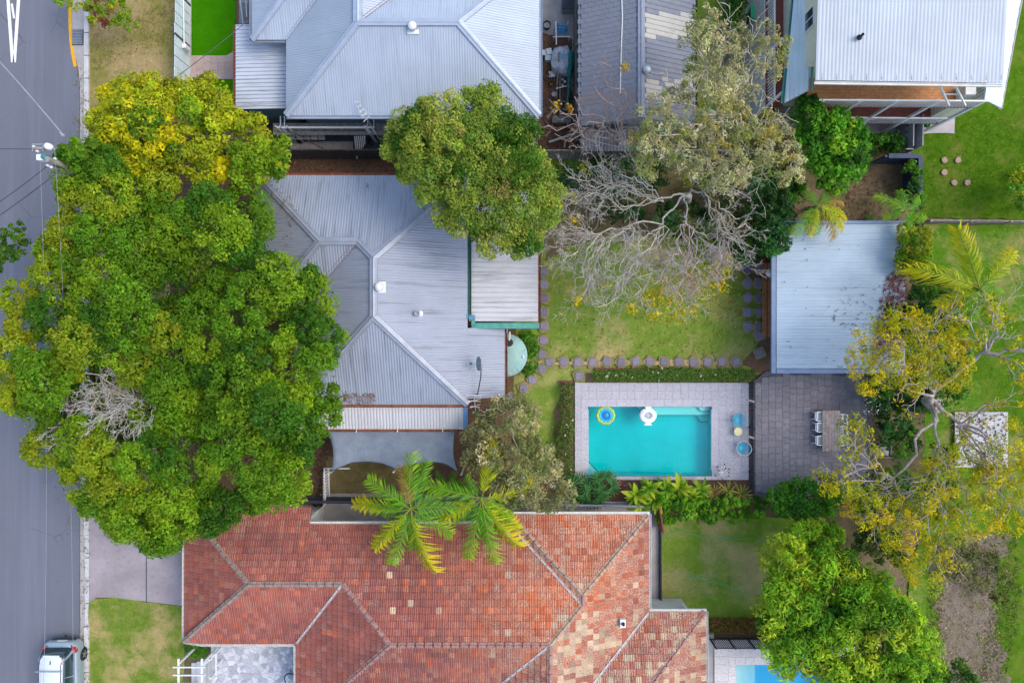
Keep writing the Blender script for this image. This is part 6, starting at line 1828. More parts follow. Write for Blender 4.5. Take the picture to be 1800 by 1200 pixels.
# ---- the two big street and garden trees on the left
west_poly = [(128, 258), (170, 270), (240, 290), (320, 320), (335, 400), (322, 480), (345, 560), (335, 640), (350, 720), (330, 800), (350, 880), (345, 925), (300, 962), (262, 962), (215, 940), (165, 905), (140, 875), (120, 845),
             (90, 818), (48, 780), (28, 745), (0, 700), (-12, 640), (-8, 560), (10, 520), (45, 478), (72, 438), (82, 392), (104, 345), (116, 300)]
pal_w = [(A(MID), 1.0), (A(BRI), 1.2), (A((.20, .265, .011)), lambda x, y: .6 + 1.2 * (1 - lin(60, 260)(x))), (A((.25, .30, .012)), lambda x, y: .05 + .5 * (1 - lin(0, 140)(x))), (A(DEEP), .35)]
tA = tree('street_tree', 'huge rounded yellow green street tree spreading over the road edge', (215, 600), west_poly, 43, 4.8, 8.4, 1.10, pal_w, 1, r0=.45, nl=16,
          sub=26, per=84, L=.14, Wd=.075, fall=150, holes=((165, 695, 66), (122, 712, 46), (225, 762, 48), (238, 700, 44), (180, 650, 44)), jit=.10, subr=.30, zj=.8, inset=20, mixp=.06)
east_poly = [(325, 330), (400, 318), (440, 345), (462, 380), (480, 430), (515, 470), (550, 468), (578, 505), (590, 550), (597, 600), (592, 650), (600, 690), (588, 735), (555, 775), (548, 800), (552, 850), (520, 880), (470, 893), (420, 905), (395, 925), (358, 935), (335, 880), (348, 800), (325, 720), (345, 640), (328, 560), (335, 480), (312, 400)]
pal_e = [(A(DEEP), 1.0), (A(MID), 1.5), (A(BRI), 1.2), (A((.18, .29, .011)), lambda x, y: .10 + .3 * (1 - lin(340, 420)(x)))]
tB = tree('garden_tree', 'huge rounded deep green tree covering the west end of the grey roof', (440, 620), east_poly, 43, 4.6, 8.6, 1.10, pal_e, 2, r0=.4, nl=14,
          sub=26, per=84, L=.14, Wd=.075, fall=120, jit=.10, subr=.30, zj=.8, inset=20, mixp=.06)
# small lobe over the driveway
low_poly = [(140, 868), (230, 880), (330, 880), (415, 900), (385, 930), (330, 950), (290, 968), (255, 962), (205, 945), (160, 912)]
crown(tA, low_poly, 33, 3.6, 5.2, .85, pal_w, 31, sub=15, per=80, L=.15, Wd=.085, fall=50)
crown(tA, [(70, 660), (150, 620), (250, 640), (280, 720), (250, 800), (190, 790), (80, 770)], 34, 4.0, 5.4, .8, [(A(DEEP), 1.3), (A(MID), .8)], 34, sub=12, per=50, L=.15, Wd=.085, fall=50, holes=((95, 700, 14), (110, 745, 14)), inset=8)
# sprigs reaching over the road
crown(tA, [(0, 440), (5, 405), (40, 395), (52, 430), (30, 465), (5, 470)], 18, 4.0, 4.6, .35, [(A(MID), 1), (A(DEEP), 1)], 32, sub=5, per=16, L=.22, Wd=.08, fill=False, inset=2, name='sprig')
# dead grey twigs in the gap of the street tree
dead = thing('dead_branches', 'bleached dead branches showing in the gap of the yellow green street tree', 'branches', W(285, 700, 5.2))
rng = np.random.default_rng(41)
fk = W(278, 702, 5.6)
limbs(dead, fk, [W(150, 745, 7.6), W(165, 690, 7.9), W(140, 650, 7.8), W(175, 640, 7.9), W(85, 752, 7.2), W(190, 735, 8.0), W(222, 790, 7.9), W(110, 700, 7.4), W(200, 660, 8.0), W(230, 740, 8.1), W(120, 735, 7.5), W(205, 700, 8.2)], .05, rng, 3, 1.3, mk('bleached_bark', (.50, .46, .40), .9, 0, .2, 5), .85, 1.1, .05, .012, .3)
# ---- yellow tree in front of the silver house
yp = [(155, 205), (180, 170), (215, 150), (240, 132), (275, 125), (305, 140), (330, 148), (355, 135), (385, 150), (405, 190), (440, 200), (470, 225), (500, 250), (508, 290), (488, 315), (430, 318), (395, 312), (350, 320), (318, 300), (285, 300), (250, 318), (218, 300), (205, 270), (160, 250)]
pal_y = [(A(GOLD), lambda x, y: 1.7 * (1 - lin(250, 350)(x)) + .10), (A((.30, .34, .012)), 1.2), (A(YEL), 1.0), (A(BRI), lambda x, y: .35 + .8 * lin(330, 420)(x)), (A(MID), .3)]
tree('golden_tree', 'golden yellow and lime leaved tree between the verge and the silver house', (290, 290), yp, 27, 4.6, 7.0, .72, pal_y, 3, r0=.25, nl=14, sub=14, per=60, L=.155, Wd=.085, fall=60,
     holes=((275, 195, 14), (330, 215, 22), (400, 245, 26), (245, 235, 12), (340, 285, 14)), jit=.18, bark=BARK_GREY, under=1.3, inset=15)
# ---- dark sapling by the pole
crown(tA, [(98, 260), (112, 240), (135, 245), (165, 255), (215, 270), (230, 310), (180, 330), (135, 310), (105, 290)], 22, 6.3, 7.9, .55, [(A(DEEP), 1.3), (A(MID), 1)], 33, sub=11, per=45, L=.18, Wd=.1, fall=40)
# ---- round green tree over the house roof
cp = [(680, 235), (700, 195), (740, 178), (790, 172), (830, 155), (855, 142), (885, 165), (905, 190), (935, 205), (945, 230), (965, 265), (985, 310), (985, 370), (970, 410), (945, 435), (930, 452), (870, 455), (845, 450), (815, 425), (775, 410), (750, 370), (735, 350), (705, 335), (690, 300), (682, 265)]
pal_c = [(A((.15, .225, .026)), 1.2), (A((.215, .28, .032)), 1.3), (A((.27, .31, .045)), .7), (A(DEEP), lambda x, y: .25 + .4 * (1 - lin(150, 230)(y))), (A((.25, .22, .05)), .08)]
tree('garden_tree', 'round bushy green tree leaning over the north east corner of the grey roof', (830, 265), cp, 28, 5.6, 8.0, .78, pal_c, 4, r0=.3, nl=14, sub=15, per=80, L=.125, Wd=.06, fall=90, jit=.14, upmin=-.2, under=1.3, inset=20)
# ---- overhanging red-tipped shrub at the top edge
tree('verge_tree', 'thin leaved green and red shrub at the top edge of the dry verge', (190, 0), [(95, -30), (100, 5), (130, 25), (150, 12), (165, 45), (200, 40), (225, 50), (240, 60), (228, 25), (240, -30)], 15, 1.8, 2.6, .32,
     [(A(BRI), 1), (A(YEL), .8), (A((.22, .06, .04)), .5)], 5, sub=6, per=16, L=.2, Wd=.07, fill=False, inset=3, r0=.07, nl=8, cat='shrub', bark=BARK_DARK)
# ---- pale olive eucalypt at top
pal_o = [(A((.34, .33, .155)), 1.2), (A((.26, .265, .11)), 1.1), (A((.42, .40, .21)), .8), (A((.20, .24, .05)), .5), (A((.30, .27, .05)), .25)]
gt = thing('gum_tree', 'tall grey olive leaved gum tree with pale branches between the garage and cream house', 'tree', W(1240, 240, 0))
rng = np.random.default_rng(51)
gb = W(1240, 250, 0); gtop = W(1262, 205, 4.5)
trunk(gt, gb, gtop, .22, .15, BARK_TAN, rng)
tp = limbs(gt, gtop, [W(1250, 60, 8.5), W(1265, 110, 8.6), W(1210, 110, 8.0), W(1320, 150, 8.2), W(1345, 100, 8.0), W(1375, 200, 7.6), W(1150, 170, 7.4), W(1120, 230, 7.0), W(1185, 270, 7.4), W(1300, 255, 7.8), W(1360, 270, 7.2), W(1240, 300, 7.2), W(1330, 60, 7.8)], .075, rng, 2, 1.7, BARK_TAN, .8, .85, .15, .013, .2)
gp = [[(1215, 20), (1250, 5), (1290, 40), (1320, 55), (1350, 45), (1385, 70), (1375, 130), (1340, 140), (1320, 195), (1375, 215), (1400, 250), (1420, 300), (1390, 330), (1330, 300), (1290, 340), (1230, 330), (1180, 300), (1130, 330), (1110, 270), (1125, 190), (1190, 150), (1185, 100), (1205, 70)]]
crown(gt, gp[0], 21, 5.9, 8.0, .52, pal_o, 52, sub=9, per=26, L=.14, Wd=.045, fall=60, fill=False, inset=8, jit=.16,
      holes=((1305, 100, 22), (1255, 150, 12), (1320, 130, 16), (1285, 205, 10), (1175, 235, 16), (1210, 195, 14)), upmin=-.6, zj=.9)
# olive tree by the pool
op = [(815, 795), (825, 740), (860, 705), (900, 690), (935, 705), (950, 735), (945, 770), (975, 790), (985, 830), (1005, 850), (1005, 885), (965, 893), (920, 890), (880, 880), (850, 850), (820, 820)]
ot = thing('tea_tree', 'grey olive leaved tree with cream blossom between the palms and the pool', 'tree', W(895, 790, 0))
otop = W(892, 790, 2.2); rng = np.random.default_rng(53)
trunk(ot, W(895, 795, 0), otop, .14, .1, BARK_TAN, rng)
limbs(ot, otop, [W(865, 740, 4.6), W(850, 790, 4.4), W(910, 720, 4.8), W(945, 790, 4.6), W(930, 840, 4.6), W(975, 860, 4.2), W(890, 850, 4.4)], .05, rng, 2, 1.2, BARK_TAN, .8, .8, .1, .012, .2)
crown(ot, op, 20, 3.2, 4.9, .52, [(A((.22, .215, .085)), 1.2), (A((.15, .17, .055)), 1.0), (A((.32, .30, .13)), .8), (A((.50, .46, .22)), .22)], 54, sub=10, per=30, L=.14, Wd=.055, fall=60, inset=10, under=1.0, zj=.5,
      holes=((842, 800, 12), (880, 740, 8), (925, 815, 10)), upmin=-.5)
# ---- bare spreading tree over the lawn
BARK_PALE = mk('pale_bare_bark', (.47, .43, .36), .9, 0, .3, 5)
bt = thing('bare_tree', 'wide leafless grey tree spreading twisted branches over the back lawn', 'tree', W(1200, 345, 0))
rng = np.random.default_rng(61)
bf = W(1203, 342, 3.0)
trunk(bt, W(1200, 350, 0), bf, .2, .11, BARK_PALE, rng)
f2, f3, f4, f5 = W(1160, 352, 4.0), W(1165, 395, 3.6), W(1205, 395, 3.8), W(1235, 335, 4.2)
f6 = W(1056, 410, 4.6); f7 = W(1150, 375, 4.0)
for a, b, r_ in ((bf, f2, .052), (bf, f3, .055), (bf, f4, .045), (bf, f5, .05), (f3, f6, .04)):
    MB().tube(wiggle(a, b, 6, .05, rng), [r_, r_ * .97, r_ * .94, r_ * .9, r_ * .87, r_ * .84, r_ * .8], 8).build('bough', BARK_PALE, bt, smooth=True)
limbs(bt, f2, [W(1090, 300, 5.6), W(1065, 320, 5.4), (f2, W(1030, 345, 5.4)), W(1035, 295, 5.2), W(1010, 360, 5.2), W(1090, 360, 5.4), W(1110, 280, 5.4)], .036, rng, 3, 1.5, BARK_PALE, .62, 1.0, .06, .0085, .25)
limbs(bt, f6, [W(985, 430, 4.9), W(1000, 395, 5.0), W(990, 460, 4.9), W(1035, 470, 5.0), W(1010, 495, 4.8), W(1050, 490, 4.9), W(1025, 520, 4.8), W(972, 415, 4.8)], .036, rng, 3, 1.15, BARK_PALE, .6, 1.12, .04, .0085, .15)
limbs(bt, f3, [W(1120, 430, 5.2), W(1105, 480, 5.2), W(1080, 520, 5.0), W(1050, 540, 4.9), W(1115, 520, 5.2), W(1130, 540, 5.0), W(1090, 455, 5.2)], .036, rng, 3, 1.45, BARK_PALE, .6, 1.12, .04, .0085, .2)
limbs(bt, f4, [W(1165, 480, 5.2), W(1190, 500, 5.4), W(1215, 480, 5.4), W(1240, 500, 5.2), W(1262, 470, 5.2), W(1285, 450, 5.0), W(1300, 475, 4.8), W(1225, 440, 5.6), W(1175, 450, 5.4)], .036, rng, 3, 1.35, BARK_WARM, .6, 1.12, .04, .0085, .2)
limbs(bt, f5, [W(1290, 330, 5.4), W(1320, 350, 5.4), W(1300, 385, 5.2), W(1270, 300, 5.4), W(1310, 300, 5.2), W(1280, 410, 5.2), W(1255, 385, 5.4), W(1200, 290, 5.6), W(1160, 275, 5.4)], .036, rng, 3, 1.2, BARK_PALE, .65, .8, .06, .0085, .2)
limbs(bt, W(1110, 395, 4.4), [W(1060, 455, 5.0), W(1085, 490, 5.0), W(1040, 440, 5.0), W(1120, 470, 5.1)], .03, rng, 3, 1.2, BARK_PALE, .6, 1.0, .04, .0085, .15)
limbs(bt, W(1190, 430, 4.6), [W(1150, 500, 5.2), W(1200, 530, 5.0), W(1180, 470, 5.4), W(1230, 480, 5.2)], .03, rng, 3, 1.2, BARK_PALE, .6, 1.0, .04, .0085, .15)
limbs(bt, W(1260, 400, 4.6), [W(1305, 440, 5.0), W(1290, 420, 5.2), W(1320, 400, 5.0), W(1270, 450, 5.1)], .03, rng, 3, 1.1, BARK_PALE, .6, .9, .04, .0085, .15)
limbs(bt, W(1080, 330, 4.8), [W(1000, 310, 5.2), W(1020, 325, 5.4), W(985, 350, 5.0), W(1050, 285, 5.2), W(1040, 370, 5.2)], .03, rng, 3, 1.2, BARK_PALE, .6, 1.0, .04, .0085, .15)
# its last yellow leaves
yt = [W(*p, 4.6) for p in ((1008, 346), (1165, 470), (1210, 465), (1170, 490), (1190, 505), (1220, 510), (1240, 495), (1180, 480), (1205, 480), (1220, 545), (1150, 555), (1160, 510), (1255, 470), (1280, 455), (1215, 495), (1195, 520), (1025, 300), (1230, 470), (1248, 480), (1268, 500), (1180, 530), (1275, 478), (1010, 385), (1135, 520), (1013, 530), (1060, 500), (1195, 545), (1165, 540), (1150, 525), (1240, 520), (1258, 505), (1215, 530), (1185, 560), (1110, 545), (1275, 510), (1170, 505), (1262, 485), (1285, 470))]
tips_foliage(bt, yt, 34, .40, [(A((.50, .38, .01)), 1.5), (A((.36, .36, .02)), .8), (A((.42, .22, .03)), .2)], .17, .08, 62, 'yellow_leaves')
# thin bare reddish tree by the garage
rt = thing('bare_sapling', 'thin leafless reddish tree against the grey tiled garage roof', 'tree', W(1085, 275, 0))
rng = np.random.default_rng(63)
rf = W(1088, 250, 3.0)
trunk(rt, W(1088, 276, 0), rf, .07, .05, BARK_WARM, rng)
REDTWIG = mk('reddish_twig_bark', (.36, .27, .24), .9, 0, .3, 6)
limbs(rt, rf, [W(1045, 150, 6.0), W(1060, 110, 6.2), W(1075, 140, 6.2), W(1095, 120, 6.2), W(1105, 160, 6.0), W(1010, 170, 5.6), W(985, 200, 5.4), W(965, 175, 5.2), W(975, 235, 5.0), W(1000, 250, 5.0), W(1030, 220, 5.6), W(1100, 200, 6.0), W(955, 225, 5.0), W(1120, 230, 5.5)], .02, rng, 3, 1.0, REDTWIG, .6, .75, .15, .0065, .2)
tips_foliage(rt, [W(1098, 118, 5), W(1107, 250, 4.5), W(1127, 252, 4.5), W(978, 186, 4), W(1000, 190, 3.5)], 26, .28, [(A((.50, .36, .03)), 1), (A((.45, .24, .03)), .5)], .18, .09, 64, 'yellow_leaves')
# ---- shrubs at the north east corner
pal_b = [(A((.045, .17, .012)), 1.1), (A((.08, .24, .012)), 1.2), (A((.14, .30, .016)), .6), (A((.03, .10, .012)), .5)]
pal_d = [(A((.025, .085, .020)), 1.3), (A((.04, .13, .022)), 1.0), (A((.06, .15, .05)), .5), (A((.02, .055, .012)), .6)]
tree('shrub', 'bright green bushy shrub north of the blue fence corner', (1450, 250), [(1395, 175), (1420, 160), (1450, 185), (1490, 195), (1525, 220), (1530, 270), (1510, 330), (1470, 345), (1430, 330), (1400, 270), (1390, 215)], 19, 3.0, 4.8, .58, pal_b, 71, r0=.1, sub=11, per=34, L=.17, Wd=.09, fall=50, cat='shrub', holes=((1440, 260, 9), (1490, 250, 8)))
tree('shrub', 'dark blue green shrub beside the bare tree and the small palm', (1345, 380), [(1325, 300), (1370, 290), (1400, 330), (1395, 390), (1400, 430), (1380, 450), (1345, 460), (1315, 430), (1310, 360)], 19, 2.0, 3.6, .55, pal_d, 72, r0=.09, sub=10, per=34, L=.15, Wd=.08, fall=40, cat='shrub')
tree('shrub', 'shaded deep green understorey shrub behind the wide leafless tree, west end', (1040, 310), [(975, 280), (1050, 272), (1180, 280), (1180, 335), (1120, 350), (1080, 355), (1010, 365), (975, 340)], 18, .9, 1.8, .5, pal_d, 73, r0=.06, sub=9, per=26, L=.15, Wd=.08, fall=30, cat='shrub', fill=False, group='understorey shrubs behind the bare tree')
tree('shrub', 'low dark shrub below the middle boughs of the leafless tree', (1085, 380), [(1060, 355), (1110, 345), (1150, 365), (1130, 395), (1085, 400), (1060, 385)], 17, .7, 1.4, .45, pal_d + [(A((.05, .16, .02)), .8)], 74, r0=.05, sub=9, per=24, L=.15, Wd=.08, fall=25, cat='shrub', fill=False)
tree('shrub', 'dark green shrub under the southern boughs of the leafless tree', (1200, 400), [(1150, 350), (1230, 350), (1260, 390), (1240, 440), (1180, 430), (1150, 400)], 18, .6, 1.4, .45, pal_d + [(A((.07, .14, .03)), .8), (A((.16, .10, .05)), .4)], 174, r0=.05, sub=8, per=24, L=.15, Wd=.08, fall=25, cat='shrub', fill=False)
tree('shrub', 'dusky olive shrub between the leafless tree and the dark blue green shrub', (1290, 370), [(1225, 300), (1300, 285), (1335, 310), (1330, 400), (1300, 440), (1255, 420), (1235, 350)], 20, 1.2, 2.4, .5, [(A((.09, .11, .03)), 1), (A((.05, .085, .018)), 1), (A((.16, .12, .05)), .5)], 75, r0=.06, sub=9, per=26, L=.15, Wd=.07, fall=30, cat='shrub', fill=False, holes=((1270, 350, 16),))
tree('shrub', 'green shrub behind the small orange tipped palm', (1370, 345), [(1335, 285), (1395, 280), (1420, 330), (1405, 385), (1350, 400), (1335, 340)], 17, 1.2, 2.4, .48, pal_d + pal_b[:2], 175, r0=.05, sub=9, per=28, L=.15, Wd=.08, fall=25, cat='shrub', fill=False)
tree('shrub', 'small dark shrub at the corner of the red timber deck', (1318, 455), [(1285, 420), (1330, 425), (1345, 450), (1325, 472), (1290, 470), (1280, 445)], 15, .8, 1.7, .4, pal_d, 76, r0=.04, sub=9, per=24, L=.13, Wd=.07, fall=20, cat='shrub', fill=False)
tree('shrub', 'yellow green shrub against the east edge of the pale blue roof', (1600, 440), [(1572, 400), (1600, 390), (1640, 405), (1645, 450), (1620, 490), (1585, 500), (1572, 460)], 17, 2.6, 4.0, .5, [(A(YEL), 1.2), (A(BRI), 1), (A((.30, .30, .02)), .4), (A(MID), .5)], 77, r0=.08, sub=10, per=34, L=.15, Wd=.07, fall=35, cat='shrub')
tree('shrub', 'deep green shrub under the yellow tree south east of the pale blue roof', (1570, 550), [(1545, 535), (1580, 520), (1610, 545), (1600, 600), (1560, 600)], 16, 1.8, 2.8, .45, pal_d, 78, r0=.06, sub=9, per=30, L=.15, Wd=.08, fall=25, cat='shrub')
tree('shrub', 'dark hedge strip south of the cream house deck', (1555, 250), [(1515, 238), (1588, 236), (1588, 264), (1520, 265)], 12, .6, 1.1, .35, [(A((.025, .10, .01)), 1), (A((.05, .16, .012)), .7)], 79, r0=.04, sub=8, per=22, L=.12, Wd=.07, fall=12, cat='hedge', inset=5, fill=False)
tree('shrub', 'small green shrub on the slab in front of the cream house', (1625, 213), [(1610, 208), (1635, 206), (1638, 222), (1615, 224)], 9, .4, .8, .22, [(A((.04, .15, .015)), 1)], 80, r0=.03, sub=7, per=18, L=.1, Wd=.06, fall=8, cat='shrub', inset=3, fill=False)
tree('shrub', 'bright shrub at the right edge on the lush lawn', (1800, 330), [(1765, 330), (1775, 290), (1810, 280), (1840, 330), (1810, 385), (1775, 370)], 15, 1.0, 2.0, .42, [(A((.10, .23, .015)), 1), (A(YEL), .8)], 81, r0=.05, sub=9, per=28, L=.13, Wd=.06, fall=20, cat='shrub')
tree('shrub', 'deep green foliage mass behind the gum tree at the top edge', (1275, 15), [(1268, -40), (1310, -40), (1312, 45), (1290, 60), (1268, 50)], 16, 1.5, 2.4, .45, [(A((.02, .08, .01)), 1), (A((.04, .14, .012)), 1)], 82, r0=.05, sub=9, per=26, L=.13, Wd=.08, fall=20, cat='shrub', fill=False)
tree('fern_bed', 'pale green ferns growing round the rainwater tank', (935, 610), [(915, 585), (932, 578), (942, 600), (942, 640), (930, 662), (918, 655), (928, 620)], 9, .3, .8, .25, [(A((.10, .26, .02)), 1), (A((.06, .18, .015)), 1)], 83, r0=.02, sub=7, per=22, L=.16, Wd=.04, fall=10, cat='ferns', inset=3, fill=False)
# white flowering bush at patio
wb_ = tree('flowering_bush', 'bush dotted with tiny white flowers at the east edge of the dark patio', (1540, 705), [(1520, 695), (1535, 683), (1565, 690), (1570, 715), (1550, 730), (1525, 720)], 13, .9, 1.6, .36, pal_d, 84, r0=.04, sub=9, per=30, L=.10, Wd=.06, fall=16, cat='bush', inset=5)
rng = np.random.default_rng(85)
n = 150; C = np.stack([W(rng.uniform(1520, 1570), rng.uniform(688, 728), 1.9) for _ in range(n)]); C[:, 2] += rng.uniform(-.3, .15, n)
V_, F_, K_ = leaves(C, unit(rng, n, .5), .07, .07, np.tile(A((.75, .75, .70)), (n, 1)), rng); mesh_np('blossom', V_, F_, LEAF, wb_, K_)
# ---- clipped hedges by the pool
def box_hedge(name, label, poly, z, seed, pal, dens=900, flowers=0, L=.085, Wd=.05):
    c = W(sum(p[0] for p in poly) / len(poly), sum(p[1] for p in poly) / len(poly), 0)
    t = thing(name, label, 'hedge', c); rng = np.random.default_rng(seed)
    xs = [p[0] for p in poly]; ys = [p[1] for p in poly]
    ar = (max(xs) - min(xs)) * (max(ys) - min(ys)) * S * S
    n = int(ar * dens); C, N, K = [], [], []
    for _ in range(n):
        x, y = rng.uniform(min(xs), max(xs)), rng.uniform(min(ys), max(ys))
        if not inside(poly, x, y): continue
        d = edge_dist(poly, x, y); zz_ = z * (.75 + .25 * min(1, d / 6)) + .09 * math.sin(x * .31 + seed) * math.cos(y * .5) + rng.uniform(-.14, .05)
        if d < 4 and rng.random() < .6: zz_ = rng.uniform(.1, z)
        C.append(W(x + rng.normal() * 1.0, y + rng.normal() * 1.0, zz_)); v = A((rng.normal() * .55, rng.normal() * .55, 1.0)); N.append(v / np.linalg.norm(v))
        K.append(pick(pal, x, y, rng) * rng.uniform(.7, 1.3))
    for _ in range(flowers):
        while True:
            x, y = rng.uniform(min(xs), max(xs)), rng.uniform(min(ys), max(ys))
            if inside(poly, x, y): break
        for q in range(3): C.append(W(x + rng.normal() * .8, y + rng.normal() * .8, z + .05)); N.append(A((0, 0, 1.))); K.append(A((.72, .70, .58)))
    V, F, Kc = leaves(np.array(C), np.array(N), L, Wd, np.array(K), rng); mesh_np('crown', V, F, LEAF, t, Kc)
    mb = MB()
    for k in range(7):
        a = poly[0]; b = poly[len(poly) // 2]; q = W(a[0] + (b[0] - a[0]) * (k + .5) / 7, a[1] + (b[1] - a[1]) * (k + .5) / 7, 0); mb.tube([q, (q[0], q[1], z * .7)], .02, 5)
    mb.build('stems', BARK_DARK, t)
    return t
pal_h = [(A((.075, .19, .02)), 1), (A((.13, .27, .028)), 1), (A((.045, .11, .015)), .7), (A((.20, .23, .045)), .4)]
box_hedge('clipped_hedge', 'long clipped green hedge between the stepping stones and the pool deck', [(1042, 650), (1120, 647), (1200, 646), (1280, 648), (1330, 650), (1328, 664), (1316, 670), (1200, 670), (1090, 670), (1044, 669)], .8, 91, pal_h, 1000, 14)
box_hedge('garden_hedge', 'loose flowering hedge down the west side of the pool deck', [(986, 674), (1008, 672), (1009, 720), (1008, 790), (1009, 850), (990, 848), (975, 820), (978, 760), (986, 720)], .7, 92, [(A((.07, .17, .022)), 1), (A((.13, .20, .04)), 1), (A((.26, .17, .07)), .6), (A((.04, .10, .015)), .6)], 900, 8)
box_hedge('tree_skirt', 'low dark green hedge at the foot of the tree by the lawn steps', [(326, 1127), (346, 1130), (366, 1133), (364, 1150), (350, 1157), (326, 1154)], .7, 93, [(A((.06, .22, .01)), 1), (A((.10, .27, .012)), 1)], 1100).__setitem__('label', 'small bright green square hedge beside the crazy paved porch')
bpy.data.objects['tree_skirt'].name = 'square_hedge'; ORG['square_hedge'] = ORG['tree_skirt']
box_hedge('flower_border', 'orange and green flowering border above the black pool fence', [(1243, 1085), (1400, 1085), (1400, 1113), (1243, 1113)], .5, 94, [(A((.35, .16, .03)), 1.2), (A((.10, .16, .02)), 1), (A((.20, .11, .03)), 1), (A((.04, .08, .01)), .5)], 650, 0, .16, .04)
# hedges along the south boundary east half
tree('hedge', 'dense green hedge along the south edge of the dark patio', (1410, 870), [(1345, 870), (1360, 845), (1400, 833), (1450, 832), (1485, 845), (1490, 900), (1440, 918), (1380, 912), (1345, 900)], 18, 1.2, 2.4, .5, [(A((.03, .13, .012)), 1.2), (A((.05, .18, .012)), 1), (A((.08, .22, .015)), .5)], 95, r0=.06, sub=10, per=36, L=.14, Wd=.07, fall=30, cat='hedge')
tree('hedge', 'lime green ground hugging hedge beyond the big leaved plants and above the side lawn', (1240, 893), [(1158, 872), (1200, 876), (1250, 872), (1320, 872), (1345, 880), (1345, 912), (1280, 916), (1158, 916)], 14, .5, 1.1, .36, [(A((.09, .25, .01)), 1.2), (A((.15, .32, .014)), 1), (A((.05, .16, .01)), .6)], 96, r0=.04, sub=9, per=28, L=.13, Wd=.07, fall=14, cat='hedge', inset=5)
# ---- dense bushy tree bottom right
dp = [(1315, 1090), (1330, 1040), (1325, 985), (1345, 945), (1390, 925), (1430, 930), (1470, 950), (1520, 985), (1570, 1000), (1600, 1030), (1630, 1075), (1650, 1110), (1655, 1160), (1640, 1230), (1440, 1230), (1420, 1190), (1380, 1185), (1350, 1170), (1330, 1150), (1335, 1110)]
pal_dp = [(A((.12, .27, .012)), 1.2), (A((.20, .36, .016)), 1.2), (A((.33, .43, .022)), .9), (A((.055, .16, .010)), .8)]
tree('garden_tree', 'dense bright green bushy tree at the bottom right overhanging the blue pool', (1480, 1060), dp, 30, 2.6, 5.0, .9, pal_dp, 97, r0=.25, nl=12, sub=13, per=48, L=.24, Wd=.075, fall=110, jit=.22, zj=.8)
tree('shrub', 'slender bright green shrub north of the dense bushy tree', (1410, 950), [(1365, 925), (1400, 905), (1450, 905), (1490, 930), (1480, 970), (1430, 985), (1380, 960)], 20, 1.8, 3.2, .5, pal_dp + [(A((.02, .06, .01)), .5)], 98, r0=.06, sub=9, per=34, L=.2, Wd=.06, fall=30, cat='shrub')
tree('shrub', 'dark shaded shrub between the dense bushy tree and the yellow tree', (1520, 950), [(1480, 920), (1540, 905), (1590, 940), (1600, 990), (1550, 1000), (1500, 975)], 20, 1.2, 2.6, .5, [(A((.03, .06, .012)), 1), (A((.05, .10, .02)), 1), (A((.10, .12, .03)), .4)], 99, r0=.06, sub=9, per=32, L=.15, Wd=.07, fall=30, cat='shrub')
tree('shrub', 'dusty grey green shrub on the leaf strewn ground at the right', (1725, 1000), [(1650, 955), (1700, 945), (1750, 970), (1790, 1010), (1770, 1080), (1735, 1060), (1700, 1020), (1660, 1030)], 19, .6, 1.4, .42, [(A((.13, .14, .05)), 1), (A((.10, .12, .03)), 1), (A((.18, .19, .06)), .7)], 100, r0=.05, sub=8, per=24, L=.13, Wd=.06, fall=25, cat='shrub', fill=False)
tree('shrub', 'green shrub at the bottom edge right of the dense bushy tree', (1690, 1190), [(1650, 1165), (1690, 1150), (1720, 1180), (1725, 1230), (1640, 1230)], 18, 1.2, 2.0, .45, [(A((.04, .11, .012)), 1), (A((.08, .17, .014)), .8)], 101, r0=.05, sub=9, per=28, L=.15, Wd=.07, fall=25, cat='shrub')
# ---- yellow leaved tree with bare boughs, right
yt_ = thing('yellow_tree', 'large half bare tree with golden yellow leaves spreading over the right boundary', 'tree', W(1640, 705, 0))
rng = np.random.default_rng(111)
yf = W(1637, 708, 3.6)
trunk(yt_, W(1642, 712, 0), yf, .34, .26, BARK_WARM, rng)
for i, (a, b, r_) in enumerate(((yf, W(1640, 690, 4.6), .13), (yf, W(1690, 745, 4.6), .12), (yf, W(1650, 780, 4.4), .10), (W(1640, 690, 4.6), W(1725, 620, 6.0), .10), (yf, W(1570, 840, 4.8), .08))):
    MB().tube(wiggle(a, b, 6, .04, rng), [r_ * (1 - .06 * k) for k in range(7)], 8).build('bough', BARK_WARM, yt_, smooth=True)
T = []
T += limbs(yt_, W(1640, 690, 4.6), [W(1560, 600, 6.6), W(1600, 560, 6.6), W(1640, 600, 7.0), W(1520, 640, 6.2), W(1660, 540, 6.8), W(1560, 660, 6.4), W(1620, 640, 7.0)], .08, rng, 2, 1.6, BARK_WARM, .8, 1.0, .1, .013, .25)
T += limbs(yt_, W(1725, 620, 6.0), [W(1760, 520, 7.4), W(1780, 560, 7.4), W(1820, 610, 7.2), W(1740, 545, 7.4), W(1790, 640, 7.0), W(1690, 560, 7.2)], .075, rng, 2, 1.5, BARK_GREY, .8, .9, .1, .013, .2)
T += limbs(yt_, W(1570, 840, 4.8), [W(1470, 830, 5.8), W(1490, 800, 5.8), W(1510, 870, 5.8), W(1480, 770, 5.6), W(1540, 900, 5.8), W(1590, 900, 5.8)], .06, rng, 2, 1.4, BARK_GREY, .8, 1.0, .06, .013, .2)
T += limbs(yt_, W(1650, 780, 4.4), [W(1620, 900, 6.4), W(1650, 950, 6.6), W(1700, 920, 6.6), W(1600, 960, 6.2), W(1680, 870, 6.6), W(1560, 930, 6.2), W(1630, 1000, 6.0)], .075, rng, 2, 1.6, BARK_WARM, .8, 1.0, .08, .013, .2)
